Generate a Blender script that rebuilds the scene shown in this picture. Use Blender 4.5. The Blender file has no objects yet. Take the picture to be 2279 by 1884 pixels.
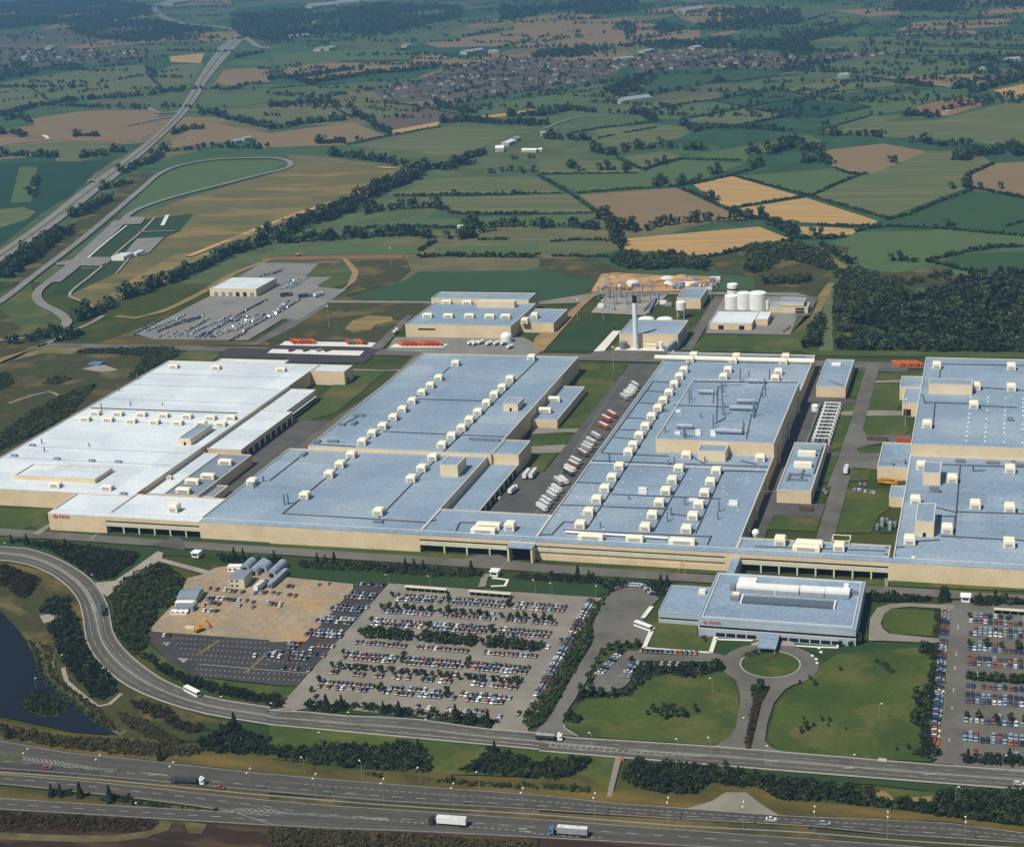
import bpy, math, random
import numpy as np
from mathutils import Vector, Matrix

rng = random.Random(11)
nrg = np.random.default_rng(11)
SC = bpy.context.scene
COL = SC.collection

# ------------------------------------------------------------------ camera (aircraft over the motorway, 360 m up)
FPX, PITCH, ROLL, YAW, ALT = 3585.0, 0.3096, 0.05835, -0.30289, 360.0
PW_, PH_ = 2279.0, 1884.0


def cam_axes():
    s, c = math.sin(YAW), math.cos(YAW)
    f0, r0, up = np.array([s, c, 0]), np.array([c, -s, 0]), np.array([0, 0, 1.0])
    fw = math.cos(PITCH) * f0 - math.sin(PITCH) * up
    dn = -math.sin(PITCH) * f0 - math.cos(PITCH) * up
    rt = math.cos(ROLL) * r0 + math.sin(ROLL) * dn
    d2 = -math.sin(ROLL) * r0 + math.cos(ROLL) * dn
    return rt, d2, fw


RT, DN, FW = cam_axes()
cd = bpy.data.cameras.new('camera')
cam = bpy.data.objects.new('camera', cd)
COL.objects.link(cam)
cd.sensor_width = 36.0
cd.lens = 36.0 * FPX / PW_
cd.clip_start, cd.clip_end = 1.0, 60000.0
M = Matrix.Identity(4)
for i in range(3):
    M[i][0], M[i][1], M[i][2] = RT[i], -DN[i], -FW[i]
M[2][3] = ALT
cam.matrix_world = M
SC.camera = cam

# survey: a reading taken from one of the enlarged photo windows -> the point on the ground (or on a roof h metres up)
K5 = 3.4717
WIN = dict(a=(0, 0, K5), b=(600, 0, K5), c=(1200, 0, K5), d=(1679, 0, K5), e=(0, 320, K5), f=(600, 320, K5), g=(1200, 320, K5),
           h=(1679, 320, K5), i=(0, 700, K5), j=(600, 700, K5), k=(1200, 700, K5), l=(1679, 700, K5), m=(0, 1150, K5),
           n=(600, 1150, K5), o=(1200, 1150, K5), p=(1679, 1150, K5), q=(0, 1384, K5), r=(600, 1384, K5), s=(1200, 1384, K5),
           t=(1679, 1384, K5), u=(360, 1240, 6.943), v=(1280, 600, 3.889), w=(280, 570, 3.75), x=(1500, 1260, 4.773))


def W(w, px, py, h=0.0):
    x0, y0, k = WIN[w]
    X, Y = x0 + px / k, y0 + py / k
    d = RT * ((X - PW_ / 2) / FPX) + DN * ((Y - PH_ / 2) / FPX) + FW
    t = (ALT - h) / -d[2]
    return (d[0] * t, d[1] * t)


def WL(s, h=0.0):
    """'k 10 20 30 40 l 5 6' -> list of ground points; a letter switches the window."""
    out, w, nums = [], None, []
    for tok in s.split():
        if tok.isalpha():
            w = tok
        else:
            nums.append(float(tok))
            if len(nums) == 2:
                out.append(W(w, nums[0], nums[1], h))
                nums = []
    return out


# ------------------------------------------------------------------ materials
def lin(c):
    return tuple(((v / 255 + 0.055) / 1.055) ** 2.4 if v / 255 > 0.04045 else v / 255 / 12.92 for v in c)


def C(r, g, b, k=0.8):
    return tuple(min(0.9, v * k) for v in lin((r, g, b)))


MATS = {}


def mat(name, col, col2=None, scale=0.05, detail=5.0, rough=0.9, spec=0.2, island=0.0, objcol=False, fine=0.0, fscale=1.2, stretch=None,
        metal=0.0, mixlo=0.38, mixhi=0.66, third=None, tscale=0.004, bump=0.0, bay=0):
    m = bpy.data.materials.new(name)
    m.use_nodes = True
    nt = m.node_tree
    N, L = nt.nodes, nt.links
    b = N['Principled BSDF']
    b.inputs['Roughness'].default_value = rough
    b.inputs['Metallic'].default_value = metal
    b.inputs['Specular IOR Level'].default_value = spec
    geo = N.new('ShaderNodeNewGeometry')
    pos = geo.outputs['Position']
    if stretch:
        mp = N.new('ShaderNodeMapping')
        mp.inputs['Rotation'].default_value = (0, 0, stretch[1])
        mp.inputs['Scale'].default_value = (1, stretch[0], 1)
        L.new(pos, mp.inputs['Vector'])
        pos = mp.outputs['Vector']

    def noise(sc, det=detail, ro=0.6):
        n = N.new('ShaderNodeTexNoise')
        n.inputs['Scale'].default_value = sc
        n.inputs['Detail'].default_value = det
        n.inputs['Roughness'].default_value = ro
        L.new(pos, n.inputs['Vector'])
        return n.outputs['Fac']

    def ramp(src, lo, hi):
        r = N.new('ShaderNodeMapRange')
        r.inputs['From Min'].default_value = lo
        r.inputs['From Max'].default_value = hi
        L.new(src, r.inputs['Value'])
        return r.outputs['Result']

    def mix(f, a, c, kind='MIX'):
        x = N.new('ShaderNodeMix')
        x.data_type = 'RGBA'
        x.blend_type = kind
        for inp, val in ((x.inputs['Factor'], f), (x.inputs['A'], a), (x.inputs['B'], c)):
            if isinstance(val, (int, float)):
                inp.default_value = val
            elif isinstance(val, tuple):
                inp.default_value = (*val, 1)
            else:
                L.new(val, inp)
        return x.outputs['Result']

    if objcol:
        oi = N.new('ShaderNodeObjectInfo')
        c = oi.outputs['Color']
    else:
        c = col
    if col2:
        c = mix(ramp(noise(scale), mixlo, mixhi), c, col2)
    if third:
        c = mix(ramp(noise(tscale, 4.0), 0.5, 0.62), c, third)
    if island:
        hi = tuple(min(0.9, v * (1 + 1.5 * island)) for v in col)  # random per-leaf tone; its lighter end paints in sunlit crown leaves
        lo = tuple(v * (1 - 0.75 * island) for v in col)
        ci = mix(geo.outputs['Random Per Island'], lo, hi)
        oi = N.new('ShaderNodeObjectInfo')
        c = mix(ramp(oi.outputs['Random'], 0, 1.6), ci, mix(geo.outputs['Random Per Island'], tuple(v * 0.7 for v in lo), col2 or hi))
    if bay:
        vm = N.new('ShaderNodeVectorMath')
        vm.operation = 'MULTIPLY'
        vm.inputs[1].default_value = (1 / 61.0, 1 / bay, 0)
        L.new(geo.outputs['Position'], vm.inputs[0])
        vf = N.new('ShaderNodeVectorMath')
        vf.operation = 'FLOOR'
        L.new(vm.outputs['Vector'], vf.inputs[0])
        wn_ = N.new('ShaderNodeTexWhiteNoise')
        wn_.noise_dimensions = '2D'
        L.new(vf.outputs['Vector'], wn_.inputs['Vector'])
        c = mix(wn_.outputs['Value'], mix(1.0, c, (.9, .91, .92), 'MULTIPLY'), mix(1.0, c, (1.07, 1.06, 1.04), 'MULTIPLY'))
    if fine:
        f = noise(fscale, 3.0, 0.7)
        g = ramp(f, 0.3, 0.7)
        c = mix(g, mix(1.0, c, (1 - fine, 1 - fine, 1 - fine), 'MULTIPLY'), mix(1.0, c, (1 + fine, 1 + fine, 1 + fine), 'MULTIPLY'))
    if isinstance(c, tuple):
        b.inputs['Base Color'].default_value = (*c, 1)
    else:
        L.new(c, b.inputs['Base Color'])
    if bump:
        bp = N.new('ShaderNodeBump')
        bp.inputs['Strength'].default_value = bump
        bp.inputs['Distance'].default_value = 1.0
        L.new(noise(0.6, 4.0), bp.inputs['Height'])
        L.new(bp.outputs['Normal'], b.inputs['Normal'])
    MATS[name] = m
    return m


mat('roof_blue', (0.25, 0.33, 0.43), (0.195, 0.27, 0.37), 0.03, bay=23.0, fine=0.24, fscale=0.55, rough=0.6, spec=0.3, third=(0.30, 0.37, 0.45), tscale=0.015)
mat('roof_white', (0.66, 0.71, 0.77), (0.56, 0.62, 0.69), 0.03, bay=23.0, fine=0.16, fscale=0.55, rough=0.6)
mat('roof_grey', (0.22, 0.26, 0.32), (0.18, 0.22, 0.28), 0.06, fine=0.12, rough=0.7)
mat('wall_cream', (0.72, 0.58, 0.39), (0.62, 0.49, 0.32), 0.08, fine=0.16, fscale=1.0, rough=0.7)
mat('wall_light', (0.76, 0.62, 0.43), (0.68, 0.56, 0.39), 0.1, rough=0.7)
mat('unit_cream', (0.86, 0.80, 0.64), (0.80, 0.73, 0.57), 0.3, fine=0.05, rough=0.6)
mat('white', (0.84, 0.84, 0.83), (0.76, 0.76, 0.75), 0.2, rough=0.5)
mat('beam', (0.62, 0.60, 0.46), (0.55, 0.52, 0.4), 0.2)
mat('parapet', (0.62, 0.62, 0.60), (0.55, 0.56, 0.55), 0.2)
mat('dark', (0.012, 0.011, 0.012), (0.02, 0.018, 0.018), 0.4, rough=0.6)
mat('pipe_dark', (0.06, 0.065, 0.075), (0.085, 0.09, 0.1), 0.1)
mat('stack_grey', (0.15, 0.175, 0.21), (0.20, 0.225, 0.26), 0.3, rough=0.5)
mat('plant_grey', (0.30, 0.36, 0.43), (0.22, 0.27, 0.34), 0.3, rough=0.4, spec=0.5)
mat('hq_blue', (0.40, 0.47, 0.54), (0.33, 0.40, 0.47), 0.1, fine=0.05, rough=0.4, spec=0.5)
mat('hq_glass', (0.02, 0.03, 0.04), (0.05, 0.06, 0.07), 0.2, rough=0.15, spec=0.6)
mat('solar', (0.06, 0.08, 0.10), (0.09, 0.11, 0.13), 0.5, rough=0.3, spec=0.5)
mat('sign_red', (0.55, 0.05, 0.02), rough=0.5)
mat('concrete', (0.72, 0.70, 0.66), (0.60, 0.58, 0.55), 0.2, fine=0.06)
mat('stack_pale', (0.78, 0.84, 0.88), (0.66, 0.74, 0.80), 0.2, rough=0.5)
mat('steel', (0.35, 0.37, 0.40), (0.28, 0.3, 0.33), 0.5, rough=0.4)

mat('asphalt', C(116, 112, 104), C(98, 95, 89), 0.05, fine=0.14, fscale=0.8, third=C(120, 117, 110), tscale=0.02)
mat('asphalt_hwy', C(96, 93, 86), C(82, 80, 75), 0.05, fine=0.14, fscale=0.7, stretch=(6, 0.0))
mat('asphalt_pale', C(150, 143, 130), C(134, 128, 117), 0.06, fine=0.10, fscale=0.8)
mat('tyre_wear', C(76, 73, 68), C(90, 87, 80), 0.04, fine=0.2, fscale=0.4, stretch=(8, 0.0))
mat('asphalt_dark', C(66, 64, 66), C(78, 75, 74), 0.05, fine=0.08, fscale=0.8)
mat('asphalt_yard', C(100, 98, 95), C(84, 82, 81), 0.05, fine=0.08, fscale=0.8)
mat('compound', C(146, 143, 139), C(130, 128, 126), 0.03, fine=0.08, fscale=0.5)
mat('gravel', C(172, 164, 152), C(150, 142, 132), 0.05, fine=0.12)
mat('dirt', C(176, 156, 130), C(146, 134, 116), 0.035, fine=0.22, fscale=0.5, third=C(182, 150, 110), tscale=0.03)
mat('red_bed', C(84, 54, 36), C(64, 52, 32), 0.3, fine=0.2)
mat('lane_pale', C(152, 146, 136), C(130, 126, 118), 0.06, fine=0.14)
mat('sand', C(206, 165, 118), C(188, 146, 104), 0.03, fine=0.12, third=C(150, 125, 96), tscale=0.03)
mat('track_dirt', C(170, 140, 100), C(150, 122, 88), 0.05, fine=0.1)
mat('red_soil', C(150, 112, 78), C(128, 98, 68), 0.02, fine=0.1)
mat('line_white', (0.38, 0.38, 0.36), (0.22, 0.22, 0.21), 0.6, fine=0.1)
mat('line_worn', (0.30, 0.30, 0.29), (0.18, 0.18, 0.18), 0.4)
mat('kerb', (0.42, 0.41, 0.38), (0.34, 0.33, 0.31), 0.4)
mat('line_yellow', C(140, 125, 70), C(110, 100, 70), 0.4)

mat('lawn', C(78, 92, 36), C(58, 78, 32), 0.025, fine=0.18, fscale=0.4, third=C(94, 96, 46), tscale=0.03, mixlo=0.35, mixhi=0.65)
mat('lawn_dark', C(46, 70, 38), C(56, 76, 38), 0.03, fine=0.12, fscale=0.6)
mat('grass_plant', C(70, 88, 44), C(84, 92, 46), 0.03, fine=0.1, fscale=0.6, third=C(104, 100, 56), tscale=0.02)
mat('verge', C(100, 90, 46), C(64, 66, 32), 0.04, fine=0.16, fscale=0.5, stretch=(4, -0.05), third=C(118, 98, 48), tscale=0.02)
mat('rough', C(74, 74, 38), C(52, 56, 30), 0.02, fine=0.14, fscale=0.5, third=C(112, 98, 56), tscale=0.02)
mat('scrub', C(66, 46, 36), C(46, 38, 26), 0.04, fine=0.16, fscale=0.4, stretch=(5, -0.05), third=C(84, 66, 44), tscale=0.03)
mat('reed', C(112, 104, 70), C(78, 76, 44), 0.1, fine=0.16)
mat('olive', C(118, 108, 66), C(98, 98, 60), 0.008, fine=0.09, fscale=0.15, stretch=(3, -0.4), third=C(144, 122, 74), tscale=0.006)
mat('olive_tan', C(158, 134, 86), C(110, 106, 62), 0.015, fine=0.12, fscale=0.2, stretch=(4, -0.5))
mat('field_green', C(82, 102, 64), C(92, 108, 64), 0.01, fine=0.13, fscale=0.07, stretch=(16, 0.4))
mat('field_pale', C(102, 108, 70), C(90, 102, 66), 0.008, fine=0.14, fscale=0.07, stretch=(16, 0.5), third=C(120, 118, 78), tscale=0.004)
mat('field_dark', C(52, 82, 50), C(62, 88, 54), 0.008, fine=0.12, fscale=0.07, stretch=(16, 0.5))
mat('field_teal', C(32, 66, 48), C(38, 74, 50), 0.008, fine=0.05, fscale=0.08)
mat('field_tan', C(190, 154, 102), C(172, 138, 92), 0.012, fine=0.14, fscale=0.12, stretch=(18, 0.35), third=C(204, 166, 108), tscale=0.01)
mat('field_brown', C(146, 122, 90), C(128, 108, 82), 0.012, fine=0.13, fscale=0.12, stretch=(18, -0.35))
mat('field_plough', C(108, 92, 84), C(96, 84, 76), 0.012, fine=0.07, fscale=0.14, stretch=(5, 0.5))
mat('quarry', C(154, 112, 84), C(124, 98, 78), 0.02, fine=0.14, fscale=0.05)
mat('town_ground', C(104, 92, 84), C(74, 86, 70), 0.02, fine=0.14, fscale=0.05)

mat('leaf_dark', (0.034, 0.048, 0.018), (0.042, 0.056, 0.016), island=0.9, rough=1.0, spec=0.05)
mat('leaf_black', (0.019, 0.026, 0.013), (0.030, 0.038, 0.014), island=0.9, rough=1.0, spec=0.05)
mat('leaf_mid', (0.035, 0.055, 0.025), (0.06, 0.075, 0.025), island=0.8, rough=1.0, spec=0.05)
mat('leaf_red', (0.044, 0.031, 0.016), (0.035, 0.032, 0.016), island=0.85, rough=1.0, spec=0.05)
mat('leaf_olive', (0.050, 0.046, 0.018), (0.06, 0.052, 0.02), island=0.8, rough=1.0, spec=0.05)
mat('leaf_wood', (0.024, 0.036, 0.017), (0.034, 0.046, 0.018), island=0.9, rough=1.0, spec=0.05)
mat('leaf_far', (0.024, 0.038, 0.020), (0.034, 0.048, 0.024), island=0.8, rough=1.0, spec=0.05)
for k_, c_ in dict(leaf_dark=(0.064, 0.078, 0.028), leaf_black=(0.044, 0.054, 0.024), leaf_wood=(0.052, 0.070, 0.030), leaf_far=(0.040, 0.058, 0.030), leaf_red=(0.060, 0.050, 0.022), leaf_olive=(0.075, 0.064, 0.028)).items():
    mat(k_ + '_paler', c_, tuple(v * 1.2 for v in c_), island=0.8, rough=1.0, spec=0.05)  # paler leaf tint, given to plants picked at random
mat('bark', (0.05, 0.04, 0.03), (0.07, 0.055, 0.04), 1.0)

mat('car_paint', (0.5, 0.5, 0.5), objcol=True, rough=0.3, spec=0.5, fine=0.04)
mat('car_glass', (0.012, 0.015, 0.02), rough=0.1, spec=0.6)
mat('tyre', (0.012, 0.012, 0.012), rough=0.9)
CARCOL = {'white': (0.62, 0.63, 0.64), 'silver': (0.30, 0.33, 0.36), 'pale blue': (0.24, 0.36, 0.52), 'blue': (0.05, 0.085, 0.16),
          'dark blue': (0.015, 0.03, 0.08), 'red': (0.27, 0.075, 0.042), 'dark red': (0.14, 0.052, 0.035), 'grey': (0.09, 0.10, 0.11),
          'black': (0.015, 0.016, 0.018), 'brown': (0.16, 0.07, 0.035), 'orange': (0.42, 0.13, 0.035), 'yellow': (0.62, 0.40, 0.04),
          'green': (0.02, 0.06, 0.035)}
for k, v in CARCOL.items():
    mat('paint_' + k.replace(' ', '_'), v, rough=0.3, spec=0.5)
for k, v in dict(box_red=(0.50, 0.08, 0.025), box_orange=(0.58, 0.17, 0.03), box_yellow=(0.65, 0.30, 0.03), box_teal=(0.08, 0.22, 0.18),
                 box_brown=(0.14, 0.08, 0.05), box_grey=(0.33, 0.35, 0.37), box_dark=(0.05, 0.055, 0.06), box_blue=(0.12, 0.22, 0.42)).items():
    mat(k, v, tuple(c * 0.7 for c in v), 0.5, rough=0.6)


def water_mat():
    m = bpy.data.materials.new('water')
    m.use_nodes = True
    N, L = m.node_tree.nodes, m.node_tree.links
    b = N['Principled BSDF']
    b.inputs['Base Color'].default_value = (0.014, 0.019, 0.028, 1)
    b.inputs['Roughness'].default_value = 0.35
    b.inputs['Specular IOR Level'].default_value = 0.0
    n = N.new('ShaderNodeTexNoise')
    n.inputs['Scale'].default_value = 0.35
    n.inputs['Detail'].default_value = 6
    geo = N.new('ShaderNodeNewGeometry')
    L.new(geo.outputs['Position'], n.inputs['Vector'])
    bp = N.new('ShaderNodeBump')
    bp.inputs['Strength'].default_value = 0.25
    L.new(n.outputs['Fac'], bp.inputs['Height'])
    L.new(bp.outputs['Normal'], b.inputs['Normal'])
    MATS['water'] = m


water_mat()


def ground_mat():
    """Countryside beyond the surveyed fields: a patchwork of pasture, stubble and woodland."""
    m = bpy.data.materials.new('ground')
    m.use_nodes = True
    N, L = m.node_tree.nodes, m.node_tree.links
    b = N['Principled BSDF']
    b.inputs['Roughness'].default_value = 1.0
    b.inputs['Specular IOR Level'].default_value = 0.05
    geo = N.new('ShaderNodeNewGeometry')
    mp = N.new('ShaderNodeMapping')
    mp.inputs['Rotation'].default_value = (0, 0, 0.3)
    mp.inputs['Scale'].default_value = (0.0042, 0.0024, 1)
    L.new(geo.outputs['Position'], mp.inputs['Vector'])
    nz = N.new('ShaderNodeTexNoise')
    nz.inputs['Scale'].default_value = 1.2
    L.new(mp.outputs['Vector'], nz.inputs['Vector'])
    ad = N.new('ShaderNodeMix')
    ad.data_type = 'RGBA'
    ad.inputs['Factor'].default_value = 0.25
    L.new(mp.outputs['Vector'], ad.inputs['A'])
    L.new(nz.outputs['Color'], ad.inputs['B'])
    vo = N.new('ShaderNodeTexVoronoi')
    vo.voronoi_dimensions = '2D'
    vo.inputs['Scale'].default_value = 1.0
    L.new(ad.outputs['Result'], vo.inputs['Vector'])
    sp = N.new('ShaderNodeSeparateColor')
    L.new(vo.outputs['Color'], sp.inputs['Color'])
    cr = N.new('ShaderNodeValToRGB')
    cr.color_ramp.interpolation = 'CONSTANT'
    els = [(0, C(74, 98, 66)), (0.3, C(60, 88, 62)), (0.5, C(92, 104, 70)), (0.66, C(84, 100, 70)), (0.8, C(112, 108, 76)), (0.92, C(140, 118, 86))]
    while len(cr.color_ramp.elements) < len(els):
        cr.color_ramp.elements.new(0.5)
    for e, (p, c) in zip(cr.color_ramp.elements, els):
        e.position = p
        e.color = (*c, 1)
    L.new(sp.outputs['Red'], cr.inputs['Fac'])
    n2 = N.new('ShaderNodeTexNoise')
    n2.inputs['Scale'].default_value = 0.02
    n2.inputs['Detail'].default_value = 8
    L.new(geo.outputs['Position'], n2.inputs['Vector'])
    mr = N.new('ShaderNodeMapRange')
    mr.inputs['From Min'].default_value = 0.3
    mr.inputs['From Max'].default_value = 0.7
    mr.inputs['To Min'].default_value = 0.75
    mr.inputs['To Max'].default_value = 1.2
    L.new(n2.outputs['Fac'], mr.inputs['Value'])
    hs = N.new('ShaderNodeHueSaturation')
    L.new(mr.outputs['Result'], hs.inputs['Value'])
    L.new(cr.outputs['Color'], hs.inputs['Color'])
    # inside the plant and the motorway verges: plain rough grass
    sx = N.new('ShaderNodeSeparateXYZ')
    L.new(geo.outputs['Position'], sx.inputs['Vector'])
    lt = N.new('ShaderNodeMath')
    lt.operation = 'LESS_THAN'
    lt.inputs[1].default_value = 1500
    L.new(sx.outputs['Y'], lt.inputs[0])
    n3 = N.new('ShaderNodeTexNoise')
    n3.inputs['Scale'].default_value = 0.03
    n3.inputs['Detail'].default_value = 8
    L.new(geo.outputs['Position'], n3.inputs['Vector'])
    r3 = N.new('ShaderNodeMapRange')
    r3.inputs['From Min'].default_value = 0.35
    r3.inputs['From Max'].default_value = 0.65
    L.new(n3.outputs['Fac'], r3.inputs['Value'])
    g = N.new('ShaderNodeMix')
    g.data_type = 'RGBA'
    g.inputs['A'].default_value = (*C(58, 72, 36), 1)
    g.inputs['B'].default_value = (*C(80, 84, 40), 1)
    L.new(r3.outputs['Result'], g.inputs['Factor'])
    fx = N.new('ShaderNodeMix')
    fx.data_type = 'RGBA'
    L.new(lt.outputs['Value'], fx.inputs['Factor'])
    L.new(hs.outputs['Color'], fx.inputs['A'])
    L.new(g.outputs['Result'], fx.inputs['B'])
    L.new(fx.outputs['Result'], b.inputs['Base Color'])
    MATS['ground'] = m


ground_mat()


# ------------------------------------------------------------------ mesh helpers
def tag(o, label=None, cat=None, group=None, kind=None):
    if label:
        o['label'] = label
    if cat:
        o['category'] = cat
    if group:
        o['group'] = group
    if kind:
        o['kind'] = kind
    return o


def empty(name, loc, label=None, cat=None, group=None, rz=0.0):
    o = bpy.data.objects.new(name, None)
    o.empty_display_size = 1.0
    COL.objects.link(o)
    o.location = loc
    o.rotation_euler = (0, 0, rz)
    return tag(o, label, cat, group)


class MB:
    def __init__(s):
        s.v, s.f, s.m = [], [], []

    def face(s, pts, mi=0):
        n = len(s.v)
        s.v += [tuple(p) for p in pts]
        s.f.append(tuple(range(n, n + len(pts))))
        s.m.append(mi)

    def hexa(s, p, mi=0, top=None, bottom=True):
        """p: 4 bottom then 4 top corners, counter-clockwise seen from above"""
        n = len(s.v)
        s.v += [tuple(q) for q in p]
        fs = [(4, 5, 6, 7)] + ([(3, 2, 1, 0)] if bottom else []) + [(0, 1, 5, 4), (1, 2, 6, 5), (2, 3, 7, 6), (3, 0, 4, 7)]
        for k, f in enumerate(fs):
            s.f.append(tuple(n + i for i in f))
            s.m.append(top if (k == 0 and top is not None) else mi)

    def box(s, x0, x1, y0, y1, z0, z1, mi=0, top=None):
        s.hexa([(x0, y0, z0), (x1, y0, z0), (x1, y1, z0), (x0, y1, z0), (x0, y0, z1), (x1, y0, z1), (x1, y1, z1), (x0, y1, z1)], mi, top)

    def frame(s, x0, x1, y0, y1, z0, z1, t, mi=0):
        s.box(x0, x1, y0, y0 + t, z0, z1, mi)
        s.box(x0, x1, y1 - t, y1, z0, z1, mi)
        s.box(x0, x0 + t, y0 + t, y1 - t, z0, z1, mi)
        s.box(x1 - t, x1, y0 + t, y1 - t, z0, z1, mi)

    def obox(s, cx, cy, z0, z1, l, w, a, mi=0, top=None, taper=0.0):
        c, sn = math.cos(a), math.sin(a)
        def P(x, y, z):
            return (cx + x * c - y * sn, cy + x * sn + y * c, z)
        l2, w2, k = l / 2, w / 2, 1 - taper
        s.hexa([P(-l2, -w2, z0), P(l2, -w2, z0), P(l2, w2, z0), P(-l2, w2, z0), P(-l2 * k, -w2 * k, z1), P(l2 * k, -w2 * k, z1), P(l2 * k, w2 * k, z1), P(-l2 * k, w2 * k, z1)], mi, top)

    def cyl(s, cx, cy, z0, z1, r0, r1=None, n=16, mi=0, cap=None):
        r1 = r0 if r1 is None else r1
        b = len(s.v)
        for z, r in ((z0, r0), (z1, r1)):
            s.v += [(cx + r * math.cos(2 * math.pi * i / n), cy + r * math.sin(2 * math.pi * i / n), z) for i in range(n)]
        for i in range(n):
            j = (i + 1) % n
            s.f.append((b + i, b + j, b + n + j, b + n + i))
            s.m.append(mi)
        s.f.append(tuple(b + n + i for i in range(n)))
        s.m.append(mi if cap is None else cap)

    def dome(s, cx, cy, z0, r, h, n=16, k=4, mi=0):
        for a in range(k):
            t0, t1 = a / k * math.pi / 2, (a + 1) / k * math.pi / 2
            s.cyl(cx, cy, z0 + h * math.sin(t0), z0 + h * math.sin(t1), r * math.cos(t0), max(r * math.cos(t1), 0.02), n, mi)

    def tube(s, p, q, r, n=8, mi=0):
        p, q = Vector(p), Vector(q)
        d = (q - p).normalized()
        a = d.orthogonal().normalized()
        c = d.cross(a)
        b = len(s.v)
        for o in (p, q):
            s.v += [tuple(o + a * (r * math.cos(2 * math.pi * i / n)) + c * (r * math.sin(2 * math.pi * i / n))) for i in range(n)]
        for i in range(n):
            j = (i + 1) % n
            s.f.append((b + i, b + j, b + n + j, b + n + i))
            s.m.append(mi)
        s.f += [tuple(b + i for i in reversed(range(n))), tuple(b + n + i for i in range(n))]
        s.m += [mi, mi]

    def poly(s, pts, z, mi=0):
        a = sum(pts[i][0] * pts[(i + 1) % len(pts)][1] - pts[(i + 1) % len(pts)][0] * pts[i][1] for i in range(len(pts)))
        if a < 0:
            pts = pts[::-1]
        s.face([(x, y, z) for x, y in pts], mi)

    def ribbon(s, pts, w, z, mi=0, closed=False):
        L_, R_ = offsets(pts, w, closed)
        n = len(pts)
        for i in range(n if closed else n - 1):
            j = (i + 1) % n
            s.face([(*R_[i], z), (*R_[j], z), (*L_[j], z), (*L_[i], z)], mi)

    def build(s, name, mats, parent=None, origin=(0, 0, 0), smooth=False):
        me = bpy.data.meshes.new(name)
        ox, oy, oz = origin
        me.from_pydata([(x - ox, y - oy, z - oz) for x, y, z in s.v], [], s.f)
        for m in ([mats] if isinstance(mats, str) else mats):
            me.materials.append(MATS[m])
        if max(s.m, default=0):
            me.polygons.foreach_set('material_index', s.m)
        me.update()
        o = bpy.data.objects.new(name, me)
        COL.objects.link(o)
        if parent:
            o.parent = parent
        else:
            o.location = origin
        return o


def offsets(pts, w, closed=False):
    L_, R_ = [], []
    n = len(pts)
    for i in range(n):
        a = pts[(i - 1) % n] if (i or closed) else pts[0]
        c = pts[(i + 1) % n] if (i < n - 1 or closed) else pts[-1]
        dx, dy = c[0] - a[0], c[1] - a[1]
        l = math.hypot(dx, dy) or 1
        nx, ny = -dy / l * w / 2, dx / l * w / 2
        L_.append((pts[i][0] + nx, pts[i][1] + ny))
        R_.append((pts[i][0] - nx, pts[i][1] - ny))
    return L_, R_


def smooth_line(pts, step=8.0):
    """Catmull-Rom through surveyed points"""
    if len(pts) < 3:
        return pts
    out = []
    P = [pts[0]] + list(pts) + [pts[-1]]
    for i in range(1, len(P) - 2):
        p0, p1, p2, p3 = P[i - 1], P[i], P[i + 1], P[i + 2]
        n = max(1, int(math.dist(p1, p2) / step))
        for k in range(n):
            t = k / n
            out.append(tuple(0.5 * (2 * p1[a] + (p2[a] - p0[a]) * t + (2 * p0[a] - 5 * p1[a] + 4 * p2[a] - p3[a]) * t * t + (3 * p1[a] - p0[a] - 3 * p2[a] + p3[a]) * t ** 3) for a in (0, 1)))
    out.append(tuple(pts[-1]))
    return out


def along(pts, step, start=0.0):
    """points and headings every step metres along a polyline"""
    out, d = [], start
    acc = 0.0
    for a, c in zip(pts, pts[1:]):
        l = math.dist(a, c)
        while d <= acc + l and l > 0:
            t = (d - acc) / l
            out.append((a[0] + (c[0] - a[0]) * t, a[1] + (c[1] - a[1]) * t, math.atan2(c[1] - a[1], c[0] - a[0])))
            d += step
        acc += l
    return out


def sheet(name, s, z, m, kind='structure', label=None, cat=None, world=False):
    b = MB()
    pts = s if not isinstance(s, str) else WL(s)
    b.poly(pts, z)
    o = b.build(name, m)
    return tag(o, label, cat, None, kind)


def strip(name, s, w, z, m, step=8.0, label=None, cat=None, closed=False):
    b = MB()
    pts = s if not isinstance(s, str) else WL(s)
    b.ribbon(smooth_line(pts, step), w, z, 0, closed)
    return tag(b.build(name, m), label, cat, None, 'structure')


def rect(x0, x1, y0, y1):
    return [(x0, y0), (x1, y0), (x1, y1), (x0, y1)]


def inside(p, poly):
    x, y = p
    r = False
    j = len(poly) - 1
    for i in range(len(poly)):
        xi, yi = poly[i]
        xj, yj = poly[j]
        if (yi > y) != (yj > y) and x < (xj - xi) * (y - yi) / (yj - yi) + xi:
            r = not r
        j = i
    return r


def scatter(poly, spacing, jit=0.45):
    xs, ys = [p[0] for p in poly], [p[1] for p in poly]
    out = []
    y = min(ys)
    while y < max(ys):
        x = min(xs)
        while x < max(xs):
            p = (x + rng.uniform(-jit, jit) * spacing, y + rng.uniform(-jit, jit) * spacing)
            if inside(p, poly):
                out.append(p)
            x += spacing
        y += spacing
    return out


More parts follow.
